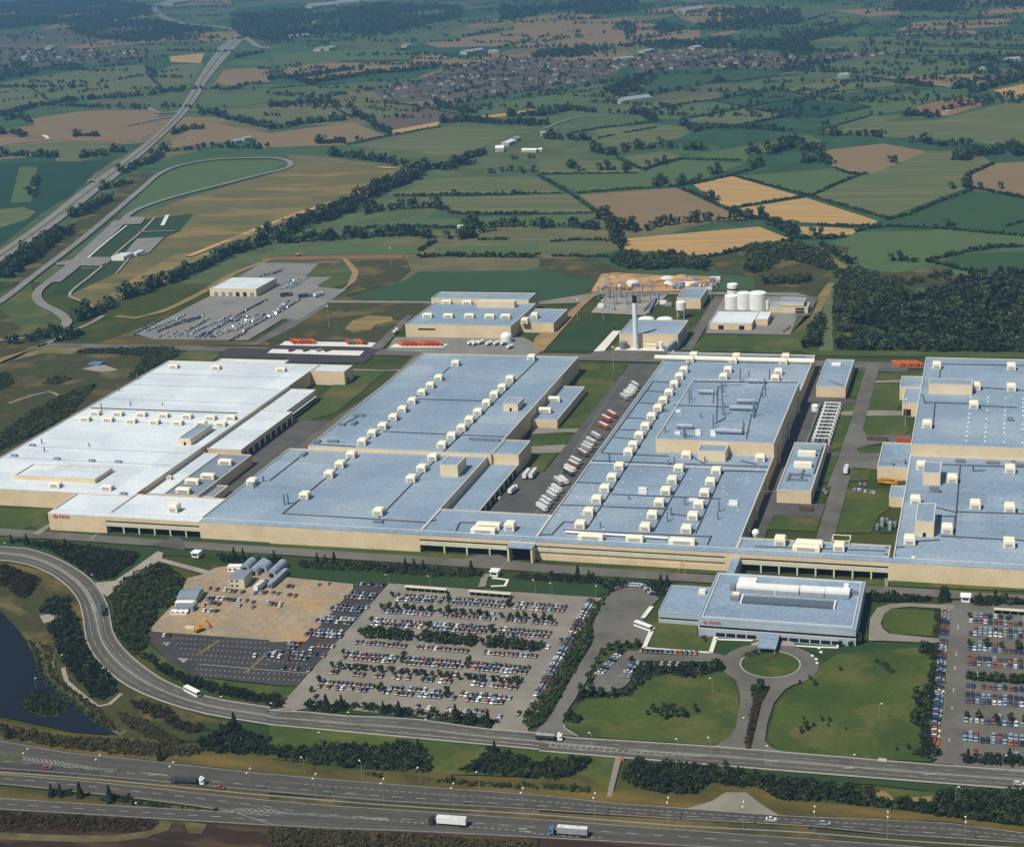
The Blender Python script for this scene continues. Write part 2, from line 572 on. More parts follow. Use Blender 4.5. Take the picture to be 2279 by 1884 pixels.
# ------------------------------------------------------------------ foliage
def leaf_quads(n, rad, cz, leaf, shape='round', seed=0):
    """n leaf-sized quads spread through a crown volume; returns (4n,3)"""
    g = np.random.default_rng(seed)
    d = g.normal(size=(n, 3))
    d /= np.linalg.norm(d, axis=1)[:, None]
    r = g.random(n) ** 0.4
    if shape == 'cone':
        h = g.random(n) ** 1.5
        a = g.random(n) * 2 * math.pi
        rr = (1 - h) * np.sqrt(g.random(n)) * rad[0] + 0.05
        c = np.stack([rr * np.cos(a), rr * np.sin(a), cz + h * rad[2]], 1)
        d = np.stack([np.cos(a), np.sin(a), np.full(n, 0.5)], 1)
        d /= np.linalg.norm(d, axis=1)[:, None]
    else:
        c = d * r[:, None] * np.array(rad)[None, :]
        c[:, 2] += cz
    nrm = d + g.normal(size=(n, 3)) * 0.45 + np.array([0, 0, 0.35])
    nrm /= np.linalg.norm(nrm, axis=1)[:, None]
    t = np.cross(nrm, g.normal(size=(n, 3)))
    t /= np.linalg.norm(t, axis=1)[:, None]
    b = np.cross(nrm, t)
    s = leaf * (0.6 + 0.8 * g.random(n))[:, None] / 2
    q = np.stack([c - t * s - b * s, c + t * s - b * s * 0.7, c + t * s * 0.8 + b * s, c - t * s * 0.9 + b * s], 1)
    return q.reshape(-1, 3)


def crown(n, H, Wd, leaf, seed, base=0.25, clumps=9):
    g = np.random.default_rng(seed)
    parts = []
    for k in range(clumps):
        a, rr = g.random() * 6.283, math.sqrt(g.random()) * Wd * 0.32
        z = H * (base + (0.92 - base) * g.random())
        fall = 1 - abs((z / H - 0.55)) * 0.9
        r = Wd * (0.16 + 0.12 * g.random()) * fall + 0.1
        q = leaf_quads(max(4, n // clumps), (r * 1.1, r * 1.1, r * 0.85), 0, leaf, seed=seed * 97 + k)
        parts.append(q + np.array([rr * math.cos(a), rr * math.sin(a), min(z, H - r * 0.7)]))
    return np.concatenate(parts)


def quads_mesh(name, q, m, idx=None):
    n = len(q) // 4
    me = bpy.data.meshes.new(name)
    me.vertices.add(4 * n)
    me.vertices.foreach_set('co', np.ascontiguousarray(q, dtype=np.float32).ravel())
    me.loops.add(4 * n)
    me.loops.foreach_set('vertex_index', np.arange(4 * n, dtype=np.int32))
    me.polygons.add(n)
    me.polygons.foreach_set('loop_start', np.arange(0, 4 * n, 4, dtype=np.int32))
    me.polygons.foreach_set('loop_total', np.full(n, 4, dtype=np.int32))
    me.materials.append(MATS[m])
    if idx is not None and m + '_paler' in MATS:
        me.materials.append(MATS[m + '_paler'])
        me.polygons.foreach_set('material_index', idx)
    me.update(calc_edges=True)
    return me


def merge(protos, pts, smin, smax, zs=None, seed=3):
    """merge scaled, turned copies of leaf protos standing at pts"""
    g = np.random.default_rng(seed)
    out, idx = [], []
    for (x, y) in pts:
        q = protos[g.integers(len(protos))]
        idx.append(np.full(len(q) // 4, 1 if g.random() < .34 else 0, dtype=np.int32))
        kx, ky = .8 + .5 * g.random(), .8 + .5 * g.random()
        q = q * np.array([kx, ky, 1.0])
        s = smin + (smax - smin) * g.random()
        a = g.random() * 6.283
        c, sn = math.cos(a), math.sin(a)
        hz = s * (0.65 + 0.6 * g.random())
        out.append(np.stack([q[:, 0] * c * s - q[:, 1] * sn * s + x, q[:, 0] * sn * s + q[:, 1] * c * s + y, q[:, 2] * hz], 1))
    return np.concatenate(out), np.concatenate(idx)


SHRUB = [crown(84, 1.0, 1.25, 0.20, 40 + i, base=0.05, clumps=6) for i in range(6)]
TREE_LO = [crown(80, 1.0, 0.95, 0.17, 60 + i, base=0.2, clumps=7) for i in range(6)]
TREE_FAR = [crown(30, 1.0, 1.1, 0.30, 80 + i, base=0.15, clumps=4) for i in range(6)]
HEDGE = [crown(22, 1.0, 1.5, 0.45, 100 + i, base=0.05, clumps=3) for i in range(6)]


def foliage_mass(name, label, cat, pts, protos, smin, smax, m, kind=None, group=None, seed=3):
    if not pts:
        return None
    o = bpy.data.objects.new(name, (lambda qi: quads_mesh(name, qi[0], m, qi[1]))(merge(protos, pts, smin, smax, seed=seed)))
    COL.objects.link(o)
    return tag(o, label, cat, group, kind)


# ------------------------------------------------------------------ things that repeat
class Proto:
    """parts: [(name, mesh)] under an Empty, or root mesh + children; subs: {part index: [(name, mesh)]}"""
    def __init__(s, name, root=None, parts=()):
        s.name, s.root, s.parts = name, root, list(parts)

    def place(s, x, y, z=0.0, rz=0.0, label=None, cat=None, group=None, color=None, scale=1.0, name=None):
        o = bpy.data.objects.new(name or s.name, s.root)
        COL.objects.link(o)
        o.location = (x, y, z)
        o.rotation_euler = (0, 0, rz)
        if scale != 1.0:
            o.scale = (scale, scale, scale) if not isinstance(scale, tuple) else scale
        if color:
            o.color = (*color, 1)
        for nm, me in s.parts:
            c = bpy.data.objects.new(nm, me)
            COL.objects.link(c)
            c.parent = o
            if color:
                c.color = (*color, 1)
        return tag(o, label, cat, group)


def mesh_of(b, name, mats):
    o = b.build(name, mats)
    me = o.data
    bpy.data.objects.remove(o)
    return me


ORD = ['first', 'second', 'third', 'fourth', 'fifth', 'sixth', 'seventh', 'eighth', 'ninth', 'tenth', 'eleventh', 'twelfth', 'thirteenth',
       'fourteenth', 'fifteenth', 'sixteenth', 'seventeenth', 'eighteenth', 'nineteenth', 'twentieth']


def ordinal(i):
    if i < 20:
        return ORD[i]
    tens = {2: 'twenty', 3: 'thirty', 4: 'forty', 5: 'fifty', 6: 'sixty', 7: 'seventy'}
    n = i + 1
    if n % 10 == 0:
        return {2: 'twentieth', 3: 'thirtieth', 4: 'fortieth', 5: 'fiftieth', 6: 'sixtieth', 7: 'seventieth'}[n // 10]
    return tens[n // 10] + '-' + ORD[n % 10 - 1]
# ------------------------------------------------------------------ light
EL, FRONT = math.radians(54), math.radians(60)
TOSUN = Vector((-math.cos(EL) * math.cos(FRONT), -math.cos(EL) * math.sin(FRONT), math.sin(EL)))
sl = bpy.data.lights.new('sun', 'SUN')
sl.energy, sl.angle, sl.color = 5.0, math.radians(0.53), (1.0, 0.94, 0.83)
so = bpy.data.objects.new('sun', sl)
COL.objects.link(so)
so.rotation_euler = TOSUN.to_track_quat('Z', 'Y').to_euler()
so.location = (0, 900, 600)
wd = bpy.data.worlds.new('World')
SC.world = wd
wd.use_nodes = True
wn = wd.node_tree.nodes
sky = wn.new('ShaderNodeTexSky')
sky.sky_type = 'NISHITA'
sky.sun_disc = False
sky.sun_elevation = EL
sky.sun_rotation = math.atan2(TOSUN.x, TOSUN.y)
sky.air_density, sky.dust_density = 1.2, 1.5
wd.node_tree.links.new(sky.outputs['Color'], wn['Background'].inputs['Color'])
wn['Background'].inputs['Strength'].default_value = 0.06
SC.view_settings.view_transform = 'Standard'
SC.view_settings.look = 'None'
SC.view_settings.exposure = 0
SC.cycles.use_denoising = True
SC.cycles.max_bounces = 4
SC.cycles.diffuse_bounces = 2
SC.cycles.glossy_bounces = 2
SC.cycles.volume_bounces = 0
SC.cycles.transparent_max_bounces = 8

# thin summer haze that fills the air over the whole countryside
hz = bpy.data.materials.new('haze')
hz.use_nodes = True
hn = hz.node_tree.nodes
hn.remove(hn['Principled BSDF'])
vs = hn.new('ShaderNodeVolumeScatter')
vs.inputs['Color'].default_value = (0.27, 0.58, 1.0, 1)
vs.inputs['Density'].default_value = 7.2e-5
va = hn.new('ShaderNodeVolumeAbsorption')
va.inputs['Color'].default_value = (0.22, 0.48, 0.66, 1)
va.inputs['Density'].default_value = 1.2e-4
vadd = hn.new('ShaderNodeAddShader')
hz.node_tree.links.new(vs.outputs['Volume'], vadd.inputs[0])
hz.node_tree.links.new(va.outputs['Volume'], vadd.inputs[1])
hz.node_tree.links.new(vadd.outputs['Shader'], hn['Material Output'].inputs['Volume'])
MATS['haze'] = hz
b = MB()
b.box(-18000, 14000, -2000, 30000, -60, 620)
tag(b.build('haze', 'haze'), 'thin blue summer haze hanging over the whole countryside', 'haze', None, 'structure')

# ------------------------------------------------------------------ the ground and the fields
sheet('ground', rect(-40000, 40000, -4000, 60000), 0.0, 'ground')

FIELDS = '''field_brown:g 310 395 1060 340 1590 580 880 650 740 640 580 590
field_tan:g 1190 315 1490 250 2000 400 1470 495 1400 470
field_tan:h -123 500 400 418 950 595 920 635 250 600 110 590
field_tan:h 200 640 500 640 800 660 760 700 500 720 350 690 260 660
field_tan:g 630 735 1700 640 1950 740 1440 830 1270 890 1130 880 1000 830 640 830
field_dark:h 1050 640 1690 365 2083 430 2300 480 2300 740 2083 700 1500 660
field_green:h 600 760 820 680 1500 670 2083 720 2300 745 2083 790 1850 800 1380 890 1300 930 1100 1000 850 960 760 900 680 800
field_dark:h 1400 920 1600 850 2083 830 2300 820 2300 1040 2083 1030 1700 1000
field_pale:h 440 410 830 240 1330 60 1700 50 1840 150 1650 230 1640 340 1030 570
field_green:h -150 250 620 190 780 245 420 395 0 290
field_brown:d 540 1160 1000 1110 1330 1170 890 1350 620 1310
field_brown:h 1680 240 1850 150 2083 140 2300 140 2300 470 2083 410 1690 360
field_pale:d 560 1020 1000 940 1400 930 2083 760 2400 720 2400 1160 2083 1160 1690 1090 1050 1060
field_dark:d 490 740 1080 680 1220 690 780 790
field_teal:d 60 830 380 760 900 830 490 910 300 880
field_pale:d 240 690 640 600 1090 640 1080 670 480 745
field_green:d 800 790 1300 710 1550 720 1150 850 900 890 900 830
field_pale:d 500 1020 900 900 1150 900 1000 940
field_tan:d 1850 700 2083 650 2300 640 2300 780 2083 760 1950 760
field_brown:d 1000 600 1680 570 1920 630 1500 680 1330 640
field_brown:d 1090 240 1230 170 1990 140 1960 200 1700 220
field_brown:d 960 270 1700 235 1730 270 1400 280
field_brown:d 600 80 1130 60 1120 110 900 130
field_brown:d 1710 90 2083 40 2300 35 2300 100 2083 100 1750 110
field_green:d 1100 360 2083 390 2083 430 1100 430
field_green:d 760 490 1650 470 1680 560 1000 590 760 570
field_pale:d 250 310 850 280 950 300 700 330
field_brown:c -200 360 -200 220 0 210 200 160 680 140 890 190 1100 230 1240 230 1240 300 1020 330 800 330 520 350 100 380
field_brown:c 1290 270 1500 235 1560 250 1400 280
field_brown:c 740 90 1200 30 1560 50 1200 70 900 100
field_plough:c 870 750 1290 685 1390 700 870 770
field_green:c 820 850 1380 790 1590 830 1100 920 940 920
field_pale:c 1120 930 1600 840 1870 890 1530 970 1110 950
field_dark:c 1400 780 1890 700 2030 750 1600 830
field_pale:c 440 1000 850 960 1250 980 1080 1070 620 1140 500 1120
field_pale:c 0 1240 600 1240 810 1320 250 1350 0 1340
field_green:c 30 1360 810 1320 1110 1240 1600 1260 1350 1350 1180 1420 900 1440 300 1480
field_pale:c 660 1210 950 1170 1100 1200 1050 1230 800 1300
field_green:c 1150 1200 1340 1170 2083 1040 2200 1100 1620 1200 1600 1250
field_dark:c 700 750 910 610 1040 590 1290 660 870 740
field_pale:c 470 860 1390 710 1400 760 830 850 580 870
field_pale:c -60 1500 150 1500 240 1500 430 1640 0 1650 -60 1650
field_green:c -60 1660 450 1660 490 1760 -60 1770
field_green:c -60 690 600 650 480 700 0 740
field_green:c -60 760 520 690 480 770 0 830
field_pale:b 620 1130 1330 985 1970 1010 1440 1215 960 1160
field_brown:b -100 1030 0 1030 650 945 890 1050 600 1120 0 1140 -100 1150
field_pale:b 520 850 880 785 1110 850 840 930 640 910
field_plough:b 880 785 1280 850 1500 900 1330 940 930 1010 840 930 1110 850
field_tan:b 930 1010 1310 940 1300 970 960 1045
field_pale:b -60 930 470 850 620 910 430 940 0 980
field_brown:b 60 530 200 490 1080 480 1170 410 1290 420 1500 460 1900 430 1870 450 1050 540 740 550 360 610 200 605
field_green:b 0 420 800 380 1110 400 1080 470 550 480 50 520
field_brown:b 1200 340 1500 290 2083 215 2083 350 1300 370
field_pale:b 1420 240 1880 180 1900 220 1400 280
field_green:b -60 690 600 650 1200 600 1050 660 560 700 0 790
field_brown:b 1060 800 1280 760 1600 770 1380 830
field_tan:b 1620 900 2040 845 2050 870 1620 920
field_green:b 1500 830 2200 740 2200 800 1580 900
field_pale:f 980 410 1200 290 1380 265 2000 250 2083 270 2260 380 2083 385
field_pale:f 800 490 950 430 2083 400 2260 400 2400 530 2083 540 1440 540 1380 480
field_green:f 590 640 1000 590 2083 560 2500 560 2400 640 2083 640 1100 650
field_pale:f 620 690 1480 665 1500 720 1270 720 1100 700
field_green:f 60 800 1180 790 1150 850 0 870
field_pale:f 1270 790 2083 700 2550 760 2600 830 2083 840 1240 860
field_green:f 1240 860 1300 800 2083 770 2083 850
field_dark:f 1060 1050 1150 990 2083 980 2200 1000 2480 960 2600 990 2350 1230 2083 1220 2083 1140 1320 1140 1270 1215 530 1215
field_teal:a -200 1262 0 1262 880 1240 740 1330 560 1500 330 1640 0 1900 -200 1900
field_green:a 150 1290 290 1290 240 1560 80 1570
field_pale:a -100 1630 180 1600 280 1640 200 1700 0 1760 -100 1760
field_brown:a 240 920 620 860 1200 850 1230 900 940 990 300 1010
field_pale:a 0 1130 560 1090 850 1100 960 1160 620 1250 440 1250 400 1180 0 1190
field_brown:a 830 1080 900 1000 1240 950 1090 1090
field_brown:a 1460 1010 1560 940 2083 1030 2083 1060 1650 1110 1240 1160 1380 1050
field_pale:a -100 650 0 640 700 530 1140 500 1130 560 1230 680 800 740 380 760 230 680 0 660
field_pale:a -100 690 200 670 380 790 200 810 0 850 -100 860
field_pale:a 1200 580 1330 500 1580 490 1480 640 1270 680
field_brown:a 1640 670 1730 540 2083 520 2083 640
field_tan:a 1310 440 1580 410 1550 490 1320 480
field_green:a 1530 800 1640 740 2083 700 2083 790 1800 830
field_green:a 1740 500 1800 480 2083 450 2083 510
field_pale:a 1600 860 2083 830 2083 900 1700 900
field_brown:a 320 1010 1000 990 850 1090 560 1090 400 1060
town_ground:a -200 360 700 380 1250 390 1000 470 300 510 -200 560
town_ground:a 0 250 500 230 900 200 1200 250 700 330 0 350
town_ground:b 780 690 1200 620 1400 510 1900 450 2200 450 2200 700 1600 740 1250 780 900 790
town_ground:c -60 480 520 480 700 500 540 600 0 690 -60 690
town_ground:c 700 470 900 400 1300 380 1500 420 1900 420 2083 440 1900 540 1500 540 1150 530 760 570
town_ground:d 60 440 500 440 1050 380 1100 420 700 470 200 510
quarry:d 1150 850 1400 790 1550 740 1780 790 1780 810 1500 900 1250 870
olive:e 1020 570 1500 405 2083 240 2283 150 2200 80 2560 110 3225 210 2720 440 2540 500 2083 690 1700 860 1250 1080 960 1190 740 1285 520 1180 860 920
olive_tan:e 740 1280 800 1200 1000 1060 1350 860 1500 840 2083 620 2700 420 2720 445 2083 690 1700 860 1250 1080 960 1190
field_green:e 1230 260 1400 190 1700 140 2083 130 2220 140 2083 220 1700 320 1300 420 1040 510 1000 520 1110 360
lawn_dark:e 1010 600 1500 540 1390 680 1270 735 1150 850 950 890 690 890
lawn_dark:e 560 970 780 960 860 900 1000 880 880 1010 540 1170 400 1140
grass_plant:e -100 1180 240 1080 260 1190 480 1340 460 1440 250 1510 0 1530 -100 1530
rough:e 0 1120 420 940 900 560 1130 290 1180 230 1000 240 860 420 600 600 320 880 60 1090 0 1110
rough:g 0 890 430 890 600 960 700 1000 420 1060 0 970
rough:g 1300 890 1440 850 2083 790 2400 800 2300 960 1720 1040 1400 1000
olive_tan:h 390 800 520 850 740 950 640 990 560 920
rough:h 0 970 600 990 560 1110 470 1180 0 1150
field_pale:h 570 1070 620 1080 600 1300 610 1600 500 1610 520 1350
olive_tan:h 280 1600 480 1190 560 1090 620 1080 560 1200 500 1330
rough:h 800 980 1100 1000 1460 960 1500 1000 1000 1090 820 1060
rough:h 640 1080 900 1060 1700 1010 1600 1060 1000 1150 900 1240 700 1120
lawn_dark:h 620 1080 660 1100 640 1330 640 1480 600 1480
verge:h 640 1460 900 1470 860 1500 640 1500'''
for i, ln in enumerate(FIELDS.split('\n')):
    m, s = ln.split(':')
    sheet('field', s, 0.05 + 0.004 * i, m)

# ------------------------------------------------------------------ lawns, verges, bare ground
GRASS = '''rough:i -300 -60 0 -40 320 250 600 290 1300 280 1350 300 600 900 0 1300 -300 1400
verge:i 700 250 1250 40 1400 -30 1500 -60 1250 20 1000 160 1180 180 1930 210 2083 215 2083 240 700 250
olive_tan:i 320 250 560 240 700 250 540 310 330 300 0 380 -60 400 0 340
lawn:i 0 1500 395 1510 360 1560 385 1680 360 1700 250 1640 0 1720
grass_plant:i 1350 350 1480 260 1730 250 1680 330 1640 360
lawn:i 0 1720 700 1720 700 1736 0 1736
grass_plant:j 0 200 900 160 1000 90 1050 100 830 190 200 210
rough:f 250 1180 700 1190 1250 1230 1060 1440 860 1520 0 1520 -60 1500 180 1330 500 1220
grass_plant:f 280 1020 560 910 640 980 620 1080 450 1130 370 1110 240 1030
verge:f 240 1030 370 930 480 920 350 1010
rough:f 560 910 1060 900 1090 980 1000 1060 600 1170 520 1200 660 1080 690 1000
olive_tan:f 580 1430 640 1370 760 1330 940 1340 960 1370 820 1400 780 1440 640 1460
grass_plant:j 330 690 620 440 850 430 900 440 520 760 180 860 170 830
lawn:k 190 380 690 380 470 700 330 890 140 890 200 780 320 560
lawn:k -60 930 200 915 270 940 200 1010 -60 1020
lawn:k -60 1080 140 1075 -30 1290 -120 1310
lawn:k 770 400 900 380 860 430 790 480 720 520
lawn_dark:k 40 290 290 60 640 50 690 60 640 120 540 130 420 290
grass_plant:k 540 300 630 180 610 130 690 100 720 290
lawn:k 1160 290 1280 160 1930 160 1960 30 2083 0 2083 290
grass_plant:k 1260 60 1330 40 1180 160 1140 130
lawn:l 780 430 860 440 800 640 710 640
lawn:l 690 670 790 680 770 750 660 760
lawn:l 650 790 750 780 690 1020 590 1050 580 1000
lawn:l 560 1090 660 1090 600 1300 480 1300
lawn:l 80 1490 530 1510 480 1680 10 1660
lawn:l 700 1350 1060 1350 1050 1500 960 1560 900 1690 620 1690
lawn:l 960 450 1300 450 1300 510 1140 515 940 500
lawn:l 930 540 1140 530 1140 690 1090 750 880 740
lawn:l 870 790 1150 780 1200 900 1160 930 870 930 830 890
lawn:l 800 1030 1000 1010 990 1070 820 1070
lawn:l 760 1200 900 1200 890 1290 730 1290
lawn_dark:l 970 1620 1100 1610 1090 1690 960 1690
grass_plant:h 500 1200 440 1330 300 1340 270 1480 0 1480 0 1620 290 1620
grass_plant:h 360 1610 640 1600 2200 1620 2200 1660 480 1640
lawn_dark:m 0 140 380 120 820 130 1500 160 2083 200 2083 240 1420 190 1200 205 0 150
lawn:n 0 210 1160 275 1620 310 1450 345 0 250
lawn:o 640 395 1450 430 1450 450 640 420
lawn:p 860 490 1010 490 1010 540 870 530
lawn:p 1050 490 2083 550 2083 580 1050 540
lawn_dark:m -100 170 0 170 1240 240 1240 270 900 490 740 510 560 390 400 310 0 235 -100 235
lawn_dark:m 1260 300 1640 320 1720 380 2083 410 2083 280 1280 250
lawn_dark:n 0 300 180 330 1660 420 1640 560 1010 530 650 520 110 460 0 380
lawn_dark:o -60 420 1050 510 930 640 760 520 600 550 420 640 -60 600
lawn_dark:n 1760 450 2083 470 2083 590 1940 590 1650 540
lawn:o 880 820 1220 830 1220 930 1360 930 1310 1050 840 1030 880 870
lawn_dark:o 1370 960 1640 970 1660 1000 1450 1090 1350 1080
lawn:o 240 1260 270 1290 170 1480 140 1480
lawn:o 700 1350 760 1240 1430 1180 1480 1260 1540 1380 1545 1560 1500 1700 1340 1770 900 1740 300 1700 190 1600 330 1440
lawn:p 810 900 880 900 870 960 800 950
lawn:p 990 730 1060 710 1400 740 1430 930 1080 910 990 860
lawn_dark:p 330 1010 800 1000 890 970 1450 990 1430 1110 600 1130 470 1060
lawn:p 460 1180 640 1070 1440 1000 1350 1736 1440 1850 1350 1900 230 1830 90 1736 180 1440 380 1280
lawn_dark:p 860 640 900 640 890 760 870 900 800 890
lawn:m 1150 1000 1290 1110 1500 1240 2083 1310 2083 1390 1560 1310 1290 1190 1080 1080
lawn:n -20 1310 240 1320 150 1410 -20 1400
lawn_dark:n 240 1500 560 1520 850 1545 1150 1560 1700 1640 1790 1600 1100 1540 320 1480
rough:m 0 340 400 440 560 560 640 680 650 900 800 1200 1060 1370 1600 1560 2083 1640 2083 1736 1300 1736 900 1600 480 1200 300 900 0 560
rough:m 0 560 200 640 340 880 420 1180 740 1480 1000 1640 1340 1740 900 1736 480 1420 300 1200 200 960 0 720
lawn_dark:q 1500 780 2083 810 2083 1000 1540 960
lawn:r 0 800 2083 1000 2083 1200 1270 1180 0 1060
lawn:s 0 1010 600 1045 540 1300 0 1240
lawn_dark:s 640 1060 2083 1180 2083 1260 640 1160
lawn_dark:t 0 1150 2083 1320 2083 1400 900 1260 0 1220
lawn:t 960 1290 1400 1320 1400 1380 1060 1380
olive_tan:t 940 1310 1000 1310 1080 1370 1390 1350 1400 1410 940 1385
verge:q -100 740 300 840 900 890 1540 960 2083 1040 2083 1175 1000 1055 500 1005 0 915 -100 905
verge:r 0 1060 300 1130 1270 1170 1440 1190 2083 1220 2083 1340 0 1185
verge:s 0 1220 330 1180 520 1300 560 1310 760 1300 1240 1340 1330 1250 1700 1280 1860 1390 2083 1420 2083 1510 1850 1500 1150 1450 0 1360
verge:t 0 1360 500 1400 1050 1450 2083 1590 2083 1640 1500 1550 0 1500
lawn:q -60 1045 180 1060 -60 1080
verge:q -60 1285 1100 1395 1780 1478 1000 1432 -60 1368
verge:q -60 1150 700 1200 2083 1325 2083 1385 700 1240 -60 1185
rough:r 0 1340 2083 1465 2083 1530 0 1385
rough:s 0 1475 2083 1590 2083 1680 0 1530
rough:t 0 1585 2083 1720 2083 1800 0 1655
scrub:q -200 1455 0 1462 1000 1522 2083 1587 2083 1900 -200 1900
scrub:r 0 1576 2083 1682 2083 1900 0 1900
scrub:s 0 1682 1200 1745 1200 1800 0 1800'''
for i, ln in enumerate(GRASS.split('\n')):
    m, s = ln.split(':')
    sheet('grassland', s, 0.52 + 0.002 * i, m)

Z1, Z2, Z3, Z4 = 0.80, 0.86, 0.92, 0.98       # paving, upper paving, islands and beds, painted lines

# ------------------------------------------------------------------ roads and paved yards
# plant streets (surveyed, then squared to the plant grid)
sheet('front_road', [(-900, 816), (-420, 810.5), (-240, 809), (-50, 809), (200, 810), (200, 819), (-50, 819), (-240, 820.5), (-420, 821), (-900, 828)], Z1, 'asphalt')
sheet('rear_road', [(-840, 1243), (-40, 1243), (-40, 1258), (-500, 1262), (-840, 1256)], Z1, 'asphalt')
sheet('yard', rect(-283, -250, 870, 1236), Z2, 'asphalt_yard')
sheet('yard', rect(-301, -283, 869, 973), Z2 + .004, 'asphalt_yard')
for k_, r_ in enumerate(((-135, -124, 912, 1243), (-124, -95, 915, 938), (-124, -103, 1028, 1161), (-103, -94, 1146, 1156), (-103, -94, 1028, 1036), (-124, -62, 1232, 1243))):
    sheet('yard', rect(*r_), Z1 + .008 + .002 * k_, 'asphalt_yard')
sheet('yard', rect(-137, -124, 866, 940), Z1 + .014, 'asphalt_yard')
sheet('side_road', rect(-94.5, -84.5, 852, 1243), Z2, 'asphalt')
sheet('yard', 'l 690 985 730 880 800 850 830 890 870 935 1210 935 1200 1000 990 1000 820 1030 790 1050 820 1075 980 1075 960 1210 900 1200 760 1190 720 1290 700 1340 560 1340 660 1090', Z1 + .018, 'asphalt')
sheet('path', 'l 660 755 880 745 1100 750 1210 760 1200 785 880 790 650 785', Z1 + .022, 'asphalt_pale')
sheet('path', 'l 790 640 930 515 1140 510 1140 530 930 535 800 660', Z1 + .022, 'asphalt_pale')
sheet('path', 'k 150 890 330 885 300 920 200 915 -60 930 -60 885', Z1, 'asphalt_pale')
sheet('path', 'k -60 1025 210 1010 260 1000 220 1060 140 1075 -60 1078', Z1, 'asphalt_pale')
sheet('yard', rect(-502, -466, 866, 1062), Z1, 'asphalt_yard')
sheet('side_road', [(-475, 1040), (-463, 1040), (-456, 1150), (-462, 1243), (-473, 1243), (-468, 1150)], Z2, 'asphalt')
sheet('side_road', [(-475, 962), (-462, 962), (-463, 1042), (-475, 1042)], Z2 + .004, 'asphalt')
sheet('path', 'j 640 425 900 435 1010 430 1010 442 640 440', Z2 + .01, 'asphalt_pale')
sheet('yard', 'w 760 850 850 770 1180 780 1330 700 2100 700 2150 760 1990 900 1340 890 1330 860 780 855', Z1 + .004, 'asphalt_dark')
sheet('yard', 'f 900 1600 970 1500 1960 1500 2083 1560 2120 1600 2000 1660', Z1 + .006, 'compound')
sheet('side_road', 'f 780 1590 1060 1330 1110 1330 870 1590', Z2, 'asphalt')
sheet('concrete_pad', 'w 1280 750 1330 717 2090 728 2050 765', Z2, 'concrete')
sheet('concrete_pad', 'w 1180 815 1220 782 1990 797 1950 837', Z2, 'concrete')
sheet('concrete_pad', 'f 925 1580 965 1553 1380 1553 1340 1580', Z2, 'concrete')
sheet('compound', 'w 75 650 230 700 1020 708 1310 530 1440 535 1690 390 1840 285 1620 265 1600 250 1720 180 1500 178 1610 68 1130 62 700 340 330 530', Z1, 'compound')
sheet('side_road', 'w 1035 742 1100 750 1420 590 1690 420 1680 395 1440 535 1380 530 1310 575', Z2, 'asphalt')
sheet('track', 'f -60 884 200 876 600 866 1040 856 1030 892 560 898 -60 905', 0.76, 'red_soil')
sheet('track', 'f 560 890 610 900 690 990 670 1060 500 1190 450 1200 600 1100 640 1000', 0.77, 'track_dirt')
sheet('path', 'f 470 1215 1260 1222 1250 1236 450 1232', 0.77, 'asphalt_pale')
sheet('path', 'g 420 1610 500 1610 630 1450 570 1450', Z1, 'concrete')
sheet('side_road', 'g 1090 1600 1180 1600 1300 1400 1430 1180 1360 1180 1230 1390', Z1, 'asphalt')
sheet('path', 'g 0 1225 400 1160 480 1148 1300 1150 1980 1155 2083 1180 2083 1195 1960 1178 1380 1170 470 1168 300 1235 0 1245', Z1, 'asphalt_pale')
sheet('track', 'g -30 1500 60 1440 330 1220 420 1150 440 1170 340 1260 130 1500 30 1610 -60 1600', Z1 + .01, 'track_dirt')
sheet('gravel_yard', 'g 400 1310 520 1170 1000 1165 820 1330', Z1, 'gravel')
sheet('bare_ground', 'g 400 1150 480 1010 600 1000 900 1020 1380 1030 1400 1080 1290 1140 470 1150', 0.75, 'sand')
sheet('yard', 'g 1290 1470 1940 1480 1990 1340 2083 1250 2090 1190 2000 1180 1430 1185 1300 1400', Z1, 'compound')
sheet('yard', 'h 290 1340 390 1270 400 1220 370 1190 420 1180 490 1190 430 1330', Z1 + .004, 'asphalt')
sheet('power_yard', 'g 600 1600 650 1550 1120 1570 1000 1610 960 1660 380 1640 430 1610', Z1 + .01, 'asphalt')

# the access road: one wide carriageway sheet between its surveyed kerbs
UP = 'm -120 238 0 236 200 250 400 310 560 390 700 490 800 620 850 760 870 890 950 1020 1080 1140 1250 1260 1450 1350 1700 1420 2083 1480 r 0 690 300 705 600 735 850 742 1150 762 1700 838 2083 866 s 150 893 700 930 1300 968 1600 992 t 220 1015 1400 1112 2083 1162 2400 1190'
LO = 'm -120 336 0 340 200 370 400 450 540 560 620 680 650 830 670 960 740 1090 850 1210 1000 1320 1250 1430 1600 1530 2083 1610 r 0 800 2083 992 s 0 1002 2083 1172 t 2083 1302 2400 1330'
up, lo = smooth_line(WL(UP), 10), smooth_line(WL(LO), 10)


def resample(pts, n):
    d = [0]
    for a, c in zip(pts, pts[1:]):
        d.append(d[-1] + math.dist(a, c))
    out = []
    j = 0
    for i in range(n):
        t = d[-1] * i / (n - 1)
        while j < len(d) - 2 and d[j + 1] < t:
            j += 1
        f = (t - d[j]) / max(d[j + 1] - d[j], 1e-6)
        out.append((pts[j][0] + (pts[j + 1][0] - pts[j][0]) * f, pts[j][1] + (pts[j + 1][1] - pts[j][1]) * f))
    return out


def band(name, A, B, z, m, n=160):
    A, B = resample(A, n), resample(B, n)
    bb = MB()
    for i in range(n - 1):
        bb.face([(*B[i], z), (*B[i + 1], z), (*A[i + 1], z), (*A[i], z)])
    return tag(bb.build(name, m), None, None, None, 'structure')


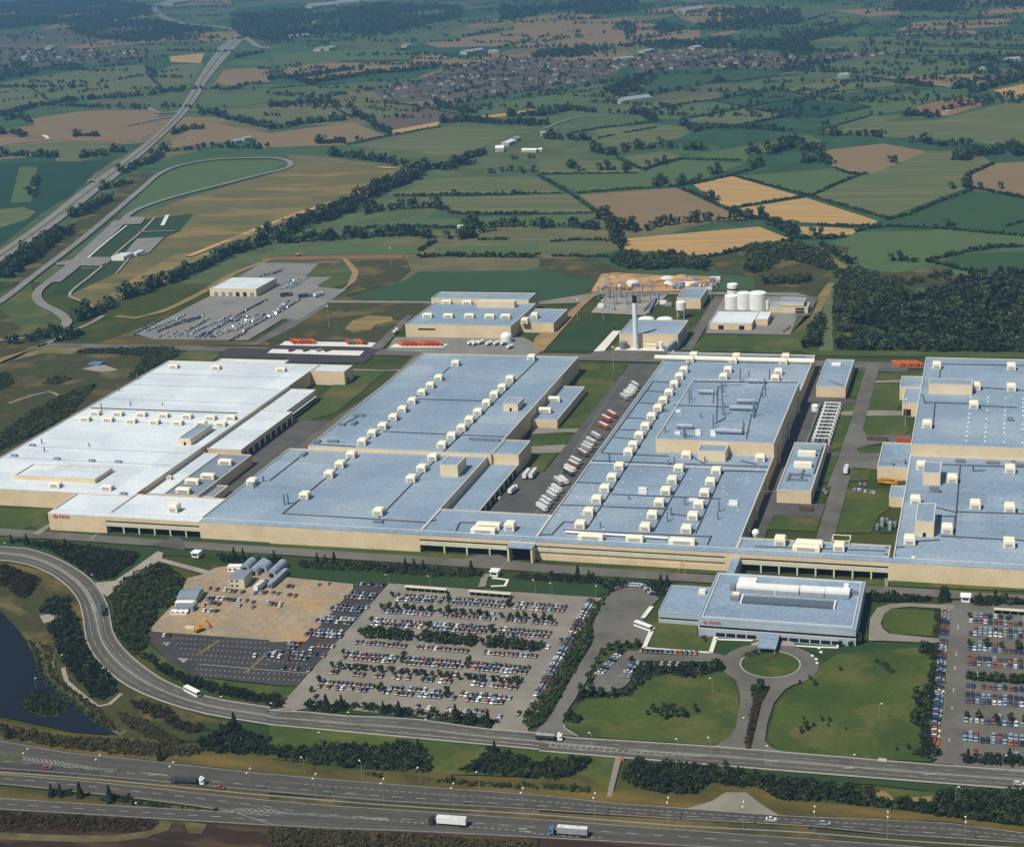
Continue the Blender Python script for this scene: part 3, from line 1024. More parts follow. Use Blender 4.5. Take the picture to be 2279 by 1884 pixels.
def lerp2(A, B, f, n=160):
    A, B = resample(A, n), resample(B, n)
    return [(a[0] + (c[0] - a[0]) * f, a[1] + (c[1] - a[1]) * f) for a, c in zip(A, B)]


def kerb(name, pts, off=0.0, w=0.5, h=0.12, z=Z2):
    bb = MB()
    L_, R_ = offsets(pts, w)
    for i in range(len(pts) - 1):
        bb.hexa([(*R_[i], z - .3), (*R_[i + 1], z - .3), (*L_[i + 1], z - .3), (*L_[i], z - .3), (*R_[i], z + h), (*R_[i + 1], z + h), (*L_[i + 1], z + h), (*L_[i], z + h)])
    return tag(bb.build(name, 'kerb'), None, None, None, 'structure')


band('access_road', up, lo, Z2, 'asphalt')
kerb('kerb', lo)
kerb('kerb', up[:95])


def dashes(name, pts, w, ln, gap, z, m, start=0.0):
    bb = MB()
    for x, y, a in along(pts, ln + gap, start):
        c, s_ = math.cos(a), math.sin(a)
        h, v = ln / 2, w / 2
        bb.face([(x - h * c + v * s_, y - h * s_ - v * c, z), (x + h * c + v * s_, y + h * s_ - v * c, z), (x + h * c - v * s_, y + h * s_ + v * c, z), (x - h * c - v * s_, y - h * s_ + v * c, z)])
    return tag(bb.build(name, m), None, None, None, 'structure')


mid = lerp2(up, lo, 0.52)
strip('road_marking', [p for p in mid[30:]], 0.55, Z4, 'line_white', 30)
strip('road_marking', lerp2(up, lo, 0.44)[:34], 0.4, Z4, 'line_worn', 30)
strip('road_marking', lerp2(up, lo, 0.58)[:34], 0.4, Z4, 'line_worn', 30)
dashes('road_marking', lerp2(up, lo, 0.26)[10:], 0.35, 4, 8, Z4, 'line_worn')
dashes('road_marking', lerp2(up, lo, 0.76)[30:], 0.35, 4, 8, Z4, 'line_worn')
band('hatched_area', lerp2(up, lo, 0.44)[:34], lerp2(up, lo, 0.58)[:34], Z2 + .05, 'asphalt_pale', 60)
# hatched ghost island in front of the office
A_, B_ = smooth_line(WL('s 45 938 400 968 900 1018 1300 1045')), smooth_line(WL('s 75 972 400 1000 900 1038 1300 1052'))
strip('road_marking', A_, 0.4, Z4, 'line_white')
strip('road_marking', B_, 0.4, Z4, 'line_white')
hb = MB()
Ar, Br = resample(A_, 27), resample(B_, 27)
for i in range(25):
    a, c = Ar[i + 1], Br[i]
    hb.face([(a[0], a[1], Z4 + .02), (c[0], c[1], Z4 + .02), (c[0] + .7, c[1], Z4 + .02), (a[0] + .7, a[1], Z4 + .02)])
tag(hb.build('road_marking', 'line_worn'), None, None, None, 'structure')
strip('road_marking', 'r 810 850 1400 905 2083 965', 0.45, Z4, 'line_white')
for s in ('s 1750 1095 1840 1088', 't 90 1090 160 1085', 't 690 1140 770 1138', 't 1310 1190 1400 1186'):
    strip('road_marking', s, 0.9, Z4 + .02, 'line_white')

# the motorway: upper carriageway, lower carriageway and the slip road
HU = smooth_line(WL('q -250 880 0 918 500 1010 1000 1060 2083 1180 r 1000 1263 2083 1345 s 600 1410 1150 1450 1850 1503 2083 1515 t 1500 1560 2083 1640 2400 1680'), 20)
HUb = smooth_line(WL('q -250 1125 0 1150 700 1200 2083 1325 r 1000 1405 2083 1465 s 1000 1530 2083 1590 t 1000 1650 2083 1720 2400 1745'), 20)
HL = smooth_line(WL('q -250 1165 0 1183 700 1240 2083 1385 r 1000 1455 2083 1530 s 1000 1605 2083 1682 t 1000 1725 2083 1800 2400 1820'), 20)
HLb = smooth_line(WL('q -250 1245 0 1264 1100 1382 1780 1480 2083 1587 r 1000 1628 2083 1682 s 1000 1737 2083 1800 t 1000 1860'), 20)
SLa = smooth_line(WL('q -250 1355 0 1368 1000 1431 1790 1474 2083 1500'), 20)
SLb = smooth_line(WL('q -250 1448 0 1461 1000 1521 2083 1587'), 20)
band('motorway', HU, HUb, Z1, 'asphalt_hwy')
band('motorway', HL, HLb, Z1, 'asphalt_hwy')
band('slip_road', SLa, SLb, Z1 + .01, 'asphalt_hwy', 60)
sheet('traffic_island', 'q -60 1042 60 1040 170 1052 150 1066 0 1080 -60 1086', Z3, 'lawn')
sheet('motorway_patch', 'q -200 1085 0 1095 400 1110 800 1165 780 1200 400 1175 0 1145 -200 1130', Z1 + .02, 'asphalt_dark')
for (A, B, f, kind) in ((HU, HUb, .05, 's'), (HU, HUb, .95, 's'), (HL, HLb, .05, 's'), (HL, HLb, .95, 's'), (SLa, SLb, .07, 's'), (SLa, SLb, .93, 's'),
                        (HU, HUb, .72, 'd'), (HL, HLb, .42, 'd'), (SLa, SLb, .5, 'd')):
    ln = lerp2(A, B, f)
    if kind == 's':
        strip('road_marking', ln, 0.32, Z4, 'line_white', 40)
    else:
        dashes('road_marking', ln, 0.35, 4.5, 6, Z4, 'line_white')
for A, B, fs in ((HU, HUb, (.16, .27, .52, .62, .8, .88)), (HL, HLb, (.2, .31, .58, .7)), (SLa, SLb, (.22, .38, .62, .78))):
    for f in fs:
        strip('road_wear', lerp2(A, B, f), 0.7, Z1 + .04, 'tyre_wear', 40)
for f in (.14, .22, .34, .64, .72, .86, .93):
    strip('road_wear', lerp2(up, lo, f), 0.7, Z2 + .03, 'tyre_wear', 30)
dashes('road_marking', lerp2(HU, HUb, .42)[55:], 0.35, 1.6, 1.8, Z4, 'line_white')
dashes('road_marking', smooth_line(WL('r 650 1525 1300 1575 1930 1625 s 0 1650 500 1680')), 0.45, 1.6, 1.4, Z4, 'line_white')
strip('road_marking', 'r 710 1522 920 1540', 0.6, Z4 + .01, 'line_white')
strip('road_marking', 'q 1090 1175 1300 1196', 0.6, Z4 + .01, 'line_white')


def chevrons(s1, s2, step):
    P, Q = smooth_line(WL(s1)), smooth_line(WL(s2))
    bb = MB()
    P, Q = resample(P, 60), resample(Q, 60)
    tot = sum(math.dist(a, c) for a, c in zip(P, P[1:]))
    n = int(tot / step)
    P, Q = resample(P, n), resample(Q, n)
    for i in range(n - 2):
        a, c = P[i], Q[i]
        mx, my = (P[i + 1][0] + Q[i + 1][0]) / 2, (P[i + 1][1] + Q[i + 1][1]) / 2
        for e in (a, c):
            bb.poly([(e[0], e[1]), (e[0] + step * .45, e[1]), (mx + step * .45, my), (mx, my)], Z4 + .03 + (0.004 if e is c else 0))
    tag(bb.build('road_marking', 'line_worn'), None, None, None, 'structure')


chevrons('q 170 1050 400 1078 700 1130 930 1150', 'q 160 1080 400 1120 700 1150 930 1160', 2.2)
chevrons('q 1790 1445 2083 1455 r 100 1478 400 1500 660 1520', 'q 1790 1470 2083 1495 r 100 1495 400 1515 660 1528', 2.6)
for s, w in (('r 1925 1607 1990 1613', .9), ('r 1960 1630 2020 1635', .9)):
    strip('road_marking', s, w, Z4 + .02, 'line_white')
for k, s in enumerate(('q 0 1172 700 1222 2083 1352 r 1000 1432 2083 1500 s 1000 1580 2083 1640 t 1000 1690 2083 1760',)):
    P = smooth_line(WL(s), 12)
    bb = MB()
    for x, y, a in along(P, 3.2):
        bb.box(x - .08, x + .08, y - .08, y + .08, 0, 1.0)
    L_, R_ = offsets(P, .12)
    for i in range(len(P) - 1):
        bb.hexa([(*R_[i], .75), (*R_[i + 1], .75), (*L_[i + 1], .75), (*L_[i], .75), (*R_[i], 1.15), (*R_[i + 1], 1.15), (*L_[i + 1], 1.15), (*L_[i], 1.15)])
    tag(bb.build('crash_barrier', 'steel'), 'long steel crash barrier along the grass between the motorway carriageways', 'crash barrier')
sheet('layby', 's 1140 1452 1340 1390 1440 1325 1600 1325 1720 1420 1860 1505', Z1 + .02, 'asphalt_pale')
sheet('side_road', 's 590 1050 640 1050 560 1360 520 1360', Z1, 'asphalt_pale')
strip('track', 'q -100 1655 0 1660 500 1680 900 1682 1120 1650 1240 1600 1310 1550', 5.0, Z1 - .02, 'reed')
sheet('bare_ground', 'q 1230 1540 1340 1545 1300 1620 1180 1650 1240 1600', Z1, 'reed')
sheet('bare_ground', 'q 1420 1550 1600 1570 1560 1640 1460 1640', Z1, 'reed')

# motorway to the horizon
MA = smooth_line(WL('e -300 1000 -60 870 0 833 i 0 -270') [:3] + WL('a 300 1736 600 1500 900 1280 1200 1050 1380 860 1480 700 1600 500 1680 400 1800 300'), 30)
MB_ = smooth_line(WL('e -300 1110 0 925') + WL('a 440 1736 740 1500 980 1310 1160 1150 1400 920 1540 740 1610 620 1760 440 1880 310'), 30)
band('distant_motorway', MA, MB_, 1.6, 'compound', 80)
strip('road_marking', lerp2(MA, MB_, .5, 80), 3.0, 1.65, 'verge', 60)
for f in (.12, .88):
    strip('road_marking', lerp2(MA, MB_, f, 80), 1.0, 1.66, 'line_worn', 60)
strip('distant_road', 'a 1850 300 1840 250 1700 212 1450 190 1320 160 1240 120 1200 80 1210 40 1290 15', 26, 1.6, 'compound', 60)
strip('distant_road', 'a 1850 280 1920 310 2000 365 2083 380', 20, 1.62, 'compound', 60)
strip('distant_road', 'a 1830 285 1720 360 1660 400', 14, 1.61, 'compound', 60)
strip('distant_road', 'a 1450 885 1300 910 1180 930 1000 970', 12, 1.63, 'compound', 40)
strip('distant_road', 'a 1530 860 1380 870 1240 880 1140 835', 12, 1.62, 'compound', 40)
strip('distant_road', 'a 0 1125 200 1100 400 1080', 7, 1.4, 'gravel', 40)
sheet('bare_ground', 'a 320 1050 360 1050 385 1075 365 1080', 1.5, 'concrete')
strip('distant_road', 'c 40 1000 160 950 300 910 560 890', 6, 1.5, 'compound', 40)
strip('distant_road', 'd 1390 660 1560 680 1700 670', 9, 1.5, 'gravel', 40)
strip('track', 'h 640 1080 850 1090 1100 1180 1330 1200', 5, .7, 'olive_tan')

# proving ground
OUT = 'e -200 1330 0 1230 300 1000 600 770 900 520 1110 340 1230 240 1400 170 1700 122 2083 115 f 60 118 120 130 162 150 150 185 60 215 0 228 e 1700 325 1300 430 1050 520 940 610'
strip('test_track', OUT, 9.0, 1.62, 'compound', 15)
strip('test_track', 'e 940 600 800 730 600 920 400 1080', 19, 1.63, 'compound', 20)
strip('test_track', 'e 400 1060 310 1130 285 1190 330 1250 430 1300 500 1350 520 1390 480 1440', 10, 1.64, 'compound', 10)
sheet('test_track', 'e 900 620 1000 575 1130 575 1090 628 970 635', 1.65, 'compound')
sheet('test_track', 'e 430 930 670 885 860 885 800 955 440 945', 1.66, 'compound')
sheet('test_pad', 'e 1060 742 1270 730 1150 855 970 890 960 860', 1.65, 'compound')
sheet('test_pad', 'e 1280 560 1310 558 1270 640 1240 640', 1.67, 'concrete')
strip('path', 'e 1200 575 1090 690 960 800 870 880', 3, 1.66, 'gravel')
strip('path', 'e 1070 690 1350 680', 5, 1.66, 'compound')
strip('path', 'e 860 900 700 1030 540 1170 640 1230 740 1280', 3, 1.66, 'gravel')
strip('path', 'e 1000 890 900 1010', 2.5, 1.66, 'gravel')
strip('path', 'e 980 640 820 770 680 890', 2, 1.68, 'concrete')
strip('path', 'e -100 1535 0 1530 200 1510 300 1490', 6, 1.6, 'asphalt_pale')
strip('path', 'e 300 1570 420 1520 560 1450 700 1390 800 1330', 6, .8, 'asphalt_pale')
strip('path', 'e 0 1710 200 1610 320 1560', 7, .8, 'olive_tan')
strip('track', 'i 0 385 200 300 330 255', 6, .8, 'olive_tan')
strip('path', 'i 70 690 250 630 380 600 450 630', 2.5, .8, 'gravel')
sheet('bare_ground', 'i 630 425 790 390 940 440 780 450', .82, 'gravel')
sheet('bare_ground', 'i 780 450 930 430 950 480 850 510 770 495', .83, 'reed')

# the lake
sheet('lake', 'q -400 -260 -60 -140 0 -80 100 20 200 140 260 270 300 380 340 480 480 590 620 690 740 790 880 850 960 880 600 865 250 790 0 735 -200 715 -400 700', 0.775, 'water')
sheet('lake_island', 'q 165 640 240 570 350 560 450 600 520 680 460 730 340 740 230 700', 0.79, 'rough')
strip('reed_bank', 'q 320 170 390 230 390 330 400 400 470 480 560 560 680 640 780 740 900 840 960 870', 4.5, 0.785, 'reed')
strip('reed_bank', 'q -60 -180 0 -160 80 -110 190 -50', 6, 0.785, 'reed')
strip('path', 'q 490 360 520 470 600 540 700 620 760 660 850 640 940 560', 2.2, 0.80, 'gravel')
sheet('concrete_pad', 'm 305 770 460 745 470 790 340 830', 0.82, 'gravel')

strip('track', 'e 770 1265 900 1180 1050 1110 1300 1000 1500 905 1800 770 2083 645 f 230 560 480 460 640 430 800 350 1000 270 1140 220', 13, 1.5, 'olive_tan', 20)
strip('track', 'e 1450 880 1800 740 2083 625 f 330 510 520 450 680 390 860 300 1130 215 960 195 830 185', 9, 1.52, 'sand', 20)
strip('track', 'e 900 1335 1050 1350 1250 1300 1450 1210 1600 1130 1800 1010 2083 900', 9, 0.77, 'olive_tan', 15)
# car parks
sheet('car_park', [(-322.5, 634), (-314, 628), (-306, 634), (-218, 634), (-214, 629), (-199, 629), (-198, 634), (-198, 780), (-322, 780)], Z1 + .02, 'asphalt_pale')
sheet('car_park', 'n 140 1480 180 1400 330 1400 240 1500 -20 1500', Z1 + .01, 'asphalt_pale')
sheet('car_park', 'r 1700 836 1800 800 1900 770 1980 830 2010 860', Z1 + .01, 'asphalt_pale')
sheet('car_park', 'm 1140 895 1160 960 1300 1120 1500 1240 2083 1300 n 0 1305 250 1320 320 1230 930 555 680 525 280 970 0 975 m 2083 960', Z1, 'asphalt_dark')
sheet('bare_ground', 'm 1130 890 1180 850 1370 650 1450 480 1570 450 1660 400 1800 380 2083 400 n 60 440 110 470 650 525 640 590 290 970 0 975 m 2083 960', 0.75, 'dirt')
sheet('access_path', 'm 735 515 890 500 1040 400 1220 272 1262 285 1250 335 1100 430 950 520 830 625 780 590', Z1 + .02, 'gravel')
sheet('access_path', 'm 1240 325 1640 430 1670 460 1600 455 1230 352', Z1 + .024, 'gravel')
sheet('car_park', [(-19, 640), (-9, 634), (60, 634), (60, 806), (-16, 806), (-21, 800)], Z1, 'asphalt')
sheet('car_park', 't 1440 1050 1560 1060 1610 1115 1380 1100', Z1 + .01, 'asphalt')
sheet('bus_park', 'o 540 610 640 550 750 530 850 575 925 640 870 700 800 800 860 870 800 985 700 985 560 990 470 1050 380 1250 330 1340 220 1500 180 1590 200 1640 300 1700 -40 1690 0 1635 70 1580 170 1400 280 1200 380 1040 430 950 415 840 470 710', Z1 + .02, 'asphalt')
sheet('visitor_park', 'o 330 1335 400 1310 470 1200 560 1080 640 1040 1350 1060 1460 1085 1450 1140 1400 1130 760 1120 740 1150 700 1280 660 1320 560 1360 460 1360', Z1 + .03, 'asphalt')
cx_, cy_ = -98.8, 716.0
b = MB()
b.cyl(cx_, cy_, Z1 - .3, Z1 + .04, 23.5, 23.5, 48)
tag(b.build('drive', 'asphalt'), None, None, None, 'structure')
b = MB()
b.cyl(cx_, cy_, Z1 - .3, Z3 + .1, 14.2, 14.2, 48)
tag(b.build('roundabout_lawn', 'lawn'), None, None, None, 'structure')
b = MB()
ring = [(cx_ + 14.5 * math.cos(t), cy_ + 14.5 * math.sin(t)) for t in np.linspace(0, 2 * math.pi, 48, endpoint=False)]
b.ribbon(ring, .6, Z3 + .12, 0, True)
tag(b.build('kerb', 'kerb'), None, None, None, 'structure')
sheet('drive', 's 1440 370 1520 460 1550 560 1550 640 1520 820 1470 900 1350 965 1300 968 1600 992 1590 960 1620 800 1650 640 1640 490 1700 440 1600 400', Z1 + .03, 'asphalt')
sheet('drive', 's 1780 490 1785 520 1720 640 1660 900 1640 994 1900 1016 1790 975 1745 930 1760 800 1810 640 1900 530 2083 420 2000 380 1800 440', Z1 + .034, 'asphalt')
sheet('planting_bed', 's 1640 495 1785 505 1700 680 1650 850 1620 980 1580 980 1600 850 1640 680', Z1 + .02, 'scrub')
strip('kerb', 's 300 893 200 830 190 800', .5, Z3, 'kerb')
sheet('path', 'p 880 950 895 790 950 710 1060 680 1180 675 1540 690 1540 722 1200 702 1060 715 1000 760 975 830 990 870 1040 910 1430 950 1440 985 1000 965 890 965', Z1 + .02, 'asphalt_pale')
sheet('path', 'p 1005 480 1040 485 1030 550 1005 545', Z1 + .03, 'asphalt_pale')
sheet('path', 'm 250 135 380 60 400 50 380 90 300 145', Z1 + .01, 'asphalt_pale')
sheet('path', 'm 690 182 740 140 755 142 712 183', Z1 + .01, 'asphalt_pale')
sheet('drive', 'm 1180 222 1330 165 1400 170 1440 240 1420 260 1240 240', Z1 + .02, 'asphalt_yard')
sheet('drive', 'n 1440 350 1620 300 1780 300 1850 340 2080 370 2083 400 1500 370', Z1 + .02, 'asphalt')
for s, w in (('o 810 1020 1000 1035 1325 1058', 1.6), ('o 1325 1058 1365 935', 2.2), ('o 1365 955 1500 960 1650 965', 1.6), ('o 870 700 800 790', 2.4),
             ('o 880 865 840 950 810 1020', 2.4), ('p 320 1005 640 1020 645 985', 1.6)):
    strip('path', s, w, Z2 + .03, 'concrete')
sheet('path', 'o 1640 985 1740 960 1740 1005 1640 1005', Z2 + .04, 'gravel')
sheet('path', 'o 1860 1005 1870 960 1960 975 1985 1010', Z2 + .04, 'gravel')
strip('path', 'n 1640 550 1660 480 1690 450', 4, Z2, 'asphalt_pale')
strip('path', 'n 1710 545 1820 540 1840 495 1720 480', 2, Z2 + .01, 'concrete')
sheet('planting_bed', 'o 1565 1090 1600 1060 1700 1030 1800 1030 1740 1070 1640 1100', Z3 + .14, 'lawn_dark')
strip('planting_bed', 'o 1565 1150 1680 1140 1790 1110 1860 1065', 1.4, Z3 + .15, 'red_bed')

sheet('lane', [(-321.5, 632), (-314, 628), (-313.8, 640), (-314, 779), (-321.8, 779)], Z1 + .04, 'lane_pale')
sheet('lane', [(-210.5, 632), (-203, 632), (-203.5, 779), (-211, 779)], Z1 + .04, 'lane_pale')
# bay lines in the unfinished car park and the two big ones
bl = MB()
for s in ('m 1340 945 2083 985', 'm 1370 985 2083 1025', 'm 1400 1025 2083 1065', 'm 1420 1068 2083 1110', 'm 1480 1108 2083 1150', 'm 1520 1185 2083 1222', 'm 1560 1225 2083 1265',
          'n 0 1120 140 1135 300 1150', 'n 0 1070 100 1080', 'n 0 1215 330 1235', 'n 0 1260 300 1275'):
    for x, y, a in along(WL(s), 2.6):
        bl.box(x - .22, x + .22, y - .9, y + .9, Z1 + .05, Z1 + .07)
tag(bl.build('bay_marking', 'line_worn'), None, None, None, 'structure')
strip('road_marking', 'm 1540 1148 2083 1195 n 310 1218', .55, Z4, 'line_white')
for s in ('m 1690 970 1540 1065', 'm 2083 1050 1900 1215'):
    strip('road_marking', s, 1.8, Z4, 'line_yellow')
for s in ('m 1255 980 1320 980 1290 1010', 'm 1370 1100 1460 1105 1420 1140'):
    sheet('road_marking', s, Z4, 'line_worn')
strip('road_marking', 'p 1512 1000 1480 1330 1450 1700 t 1440 1000', .5, Z4, 'line_yellow')
for s in ('p 1575 845 1572 880', 'p 1560 1055 1557 1085', 'p 1550 1165 1548 1195', 'p 1540 1335 1537 1365', 'p 1528 1475 1526 1500', 't 1508 910 1505 935'):
    strip('road_marking', s, .7, Z4, 'line_white')
strip('road_marking', 'k 650 480 420 830 60 1400 -300 1990', .35, Z4, 'line_worn')
strip('road_marking', 'o 1520 1262 1570 1278 1630 1298', .3, Z4, 'line_worn')
# ------------------------------------------------------------------ the factory halls
def hall(name, label, loc, cat='factory building'):
    return empty(name, loc, label, cat)


class Bld:
    """a building: wall volumes, roof sheets, parapets and trim as parts"""
    def __init__(s, name, label, loc, cat='factory building', wall='wall_cream', roof='roof_blue'):
        s.o = empty(name, loc, label, cat)
        s.loc, s.wallm, s.roofm = loc, wall, roof

    def part(s, name, b, m, parent=None):
        return b.build(name, m, parent or s.o, s.loc)

    def block(s, x0, x1, y0, y1, z0, z1, roof=None, wall=None, para=0.6, name='wall', roofname='roof'):
        b = MB()
        b.box(x0, x1, y0, y1, z0, z1 - para)
        if para:
            b.frame(x0, x1, y0, y1, z1 - para, z1, 0.45)
        s.part(name, b, wall or s.wallm)
        b = MB()
        i = 0.5 if para else 0.3
        b.face([(x0 + i, y0 + i, z1 - para + .05), (x1 - i, y0 + i, z1 - para + .05), (x1 - i, y1 - i, z1 - para + .05), (x0 + i, y1 - i, z1 - para + .05)])
        r = s.part(roofname, b, roof or s.roofm)
        if para:
            b = MB()
            b.frame(x0 - .06, x1 + .06, y0 - .06, y1 + .06, z1, z1 + .14, .62)
            s.part('parapet', b, 'parapet')
        return r

    def solid_front(s, xa, xb, y0=828.0, y1=834.0, h=11.0):
        b = MB()
        b.box(xa, xb, y0, y1, 0, h)
        s.part('wall', b, s.wallm)

    def bay(s, xa, xb, n, y0=828.0, h=11.0):
        w = MB()
        w.box(xa, xb, y0, y0 + 6, 8.6, h)
        s.part('wall', w, s.wallm)
        w = MB()
        w.box(xa, xb, y0 + .05, y0 + 1.2, 4.9, 7.3)
        s.part('beam', w, 'beam')
        w = MB()
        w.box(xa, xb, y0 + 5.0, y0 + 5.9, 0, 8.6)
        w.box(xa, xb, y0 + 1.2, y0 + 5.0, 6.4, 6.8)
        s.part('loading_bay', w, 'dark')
        for i in range(n):
            x = xa + (xb - xa) * (i + .5) / n if n < 3 else xa + (xb - xa) * i / n + 1.0
            if i == 0 and n > 3:
                continue
            w = MB()
            w.box(x - .45, x + .45, y0 + .1, y0 + 1.0, 0, 4.9)
            s.part('column', w, 'beam')

    def pipe(s, pts, z, r=0.45, m='pipe_dark', name='roof_pipe', lift=0.3):
        for a, c in zip(pts, pts[1:]):
            b = MB()
            b.tube((*a, z + lift), (*c, z + lift), r, 6)
            s.part(name, b, m)

    def strip_box(s, name, x0, x1, y0, y1, z0, z1, m):
        b = MB()
        b.box(x0, x1, y0, y1, z0, z1)
        return s.part(name, b, m)


RZ = 10.95          # roof level of the low halls
# --- the white-roofed press hall
A = Bld('factory_hall', 'huge factory hall with a bright white roof and a loading dock on its inner side', (-600, 1000, 0), roof='roof_white')
A.block(-667.5, -529.5, 864, 1174, 0, 11.5)
A.block(-624, -561, 1174.2, 1184, 0, 11.5)
A.block(-529.2, -500, 1155, 1174, 0, 11.5)
A.block(-570, -529.5, 834, 863.8, 0, 11.5)
A.block(-529.2, -465.5, 834, 868, 0, 11.5)
A.solid_front(-570, -529)
A.bay(-529, -464, 6)
b = MB()
b.box(-570, -464, 828, 834, 11.0, 11.45)
A.part('roof', b, 'roof_white')
A.block(-529.2, -502, 967, 1056, 0, 9.0)
A.block(-529.2, -507, 1056.2, 1113, 0, 9.0)
A.block(-529.2, -516, 879, 961, 0, 8.0)
A.block(-515.8, -491, 879, 961, 0, 8.0, roof='roof_grey')
A.block(-490.8, -482, 884, 905, 0, 6.0, roof='roof_grey')
A.block(-630, -568.5, 884, 907, RZ - .5, 14.0)
for i in range(9):
    A.strip_box('dock_door', -501.98, -501.6, 969.5 + i * 9.6, 975 + i * 9.6, .8, 5.6, 'dark')
A.strip_box('dock_canopy', -507, -504.5, 1060, 1108, 4.6, 5.2, 'parapet')
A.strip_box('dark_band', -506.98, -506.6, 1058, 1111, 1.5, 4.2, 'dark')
A.strip_box('door', -499.98, -499.7, 1160, 1163, .8, 5, 'dark')
for y in (925, 950, 1012, 1066, 1104, 1136):
    A.pipe([(-664, y), (-536, y)], RZ, 0.22, 'roof_grey', 'roof_seam', .05)
A.pipe([(-664, 1041), (-540, 1041)], RZ, .5, 'pipe_dark')
A.pipe([(-529.3, 836), (-529.3, 866)], RZ, .3, 'pipe_dark', 'roof_seam', .1)
for (w, px, py, hh) in (('i', 1062, 500, 5), ('i', 920, 590, 5), ('i', 788, 750, 7), ('i', 1010, 705, 4), ('i', 325, 1000, 4), ('i', 345, 1060, 4), ('i', 1255, 700, 2), ('i', 690, 1020, 3)):
    x, y = W(w, px, py, RZ)
    b = MB()
    b.cyl(x, y, RZ, RZ + hh, .45, .45, 8)
    A.part('flue', b, 'stack_grey')
for (w, px, py) in (('i', 110, 1095), ('i', 440, 1120), ('i', 710, 1135), ('i', 915, 1143), ('i', 250, 1015), ('i', 955, 1390)):
    x, y = W(w, px, py, RZ)
    A.strip_box('roof_fan', x - 2.2, x + 2.2, y - 1.2, y + 1.2, RZ, RZ + 1.6, 'plant_grey')
# company sign on the facade


def sign(bld, x0, x1, y, z0, z1, text):
    cu = bpy.data.curves.new('lettering', 'FONT')
    cu.body = text
    cu.extrude = 0.02
    cu.offset = 0.012
    t = bpy.data.objects.new('tmp', cu)
    COL.objects.link(t)
    dg = bpy.context.evaluated_depsgraph_get()
    me = bpy.data.meshes.new_from_object(t.evaluated_get(dg))
    bpy.data.objects.remove(t)
    co = np.array([v.co[:] for v in me.vertices])
    mn, mx = co.min(0), co.max(0)
    hgt = z1 - z0
    ex = hgt * 1.5
    sx, sz = (x1 - x0 - ex - .6) / (mx[0] - mn[0]), hgt / (mx[1] - mn[1])
    new = np.stack([(co[:, 0] - mn[0]) * sx + x0 + ex + .6, np.full(len(co), y) - (co[:, 2] - mn[2]) * 3, (co[:, 1] - mn[1]) * sz + z0], 1) - np.array(bld.loc)
    for v, c in zip(me.vertices, new):
        v.co = c
    me.materials.clear()
    me.materials.append(MATS['sign_red'])
    o = bpy.data.objects.new('sign_lettering', me)
    COL.objects.link(o)
    o.parent = bld.o
    b = MB()
    cx, cz = x0 + ex / 2, (z0 + z1) / 2

    def ring(rx, rz, px, pz, t, dy):
        n = 28
        for i in range(n):
            a, c = 2 * math.pi * i / n, 2 * math.pi * (i + 1) / n
            P = lambda q, k: (px + (rx - k) * math.cos(q), y - dy, pz + (rz - k) * math.sin(q))
            b.face([P(a, 0), P(c, 0), P(c, t), P(a, t)])
    t = hgt * .13
    ring(ex / 2, hgt / 2, cx, cz, t, .10)
    ring(ex * .17, hgt * .46, cx, cz, t * .8, .12)
    ring(ex * .34, hgt * .2, cx, cz + hgt * .16, t * .8, .14)
    bld.part('emblem', b, 'sign_red')


sign(A, -566.3, -554.3, 827.9, 8.3, 10.6, 'TOYOTA')

# --- the middle hall
Bh = Bld('factory_hall', 'long blue-roofed factory hall with two rows of rooftop units, beside the white-roofed hall', (-385, 1000, 0))
Bh.block(-465.3, -321.2, 834, 967.8, 0, 11.5)
Bh.block(-451, -318.5, 968, 1208, 0, 13.5)
Bh.block(-318.3, -300, 970, 1000, 0, 13.0)
Bh.block(-321, -250.2, 834, 870, 0, 11.5)
Bh.block(-320.9, -300.5, 870.2, 969.8, 0, 6.2)
Bh.solid_front(-464, -320)
Bh.bay(-320, -264, 4)
b = MB()
b.box(-464, -249, 828, 834, 11.0, 11.45)
Bh.part('roof', b, 'roof_blue')
b = MB()
b.box(-264, -249, 828, 834, 9.4, 11.0)
b.box(-264, -263, 821, 828, 0, 9.4)
b.box(-250, -249, 821, 828, 0, 9.4)
Bh.part('portal', b, 'wall_light')
b = MB()
b.box(-264.2, -248.8, 820.6, 828.1, 9.4, 9.9)
Bh.part('portal_roof', b, 'roof_blue')
b = MB()
b.box(-263, -250, 832, 833.5, 0, 9.4)
Bh.part('doorway', b, 'dark')
Bh.block(-318.3, -299, 1066, 1150, 0, 6.5)
for i in range(9):
    Bh.strip_box('dock_door', -300.48, -300.1, 878 + i * 10, 883.5 + i * 10, .8, 5.0, 'dark')
zb, zf = 12.95, RZ
rowL = [W('j', px, py, zb) for px, py in ((1440, 395), (720, 1000))]
for (s, z) in (('j 2075 345 1345 1060', zb), ('j 1330 1075 845 1570', zf), ('j 1390 410 740 985', zb), ('j 640 1095 100 1540', zf), ('j 100 1540 830 1582', zf),
               ('j 830 1582 1215 1608', zf), ('j 1215 1608 1290 1585', zf), ('j 0 1285 230 1105', zf), ('j 1150 655 1650 668', zb), ('j 880 905 1810 945', zb),
               ('j 560 855 720 770', zb), ('j 340 1000 660 1022', zb), ('n 1470 45 1440 110', zf), ('n 1480 45 1900 55', zf)):
    Bh.pipe(WL(s, z), z, .42)
for s, z in (('j 1000 475 1500 490', zb), ('j 880 590 1800 615', zb), ('j 700 720 1700 745', zb), ('j 560 850 1560 890', zb), ('j 330 1145 1300 1170', zf), ('j 60 1290 1450 1350', zf), ('j 1000 1480 1300 1525', zf), ('j 1150 1690 1310 1530', zf)):
    Bh.pipe(WL(s, z), z, .16, 'roof_grey', 'roof_seam', .05)
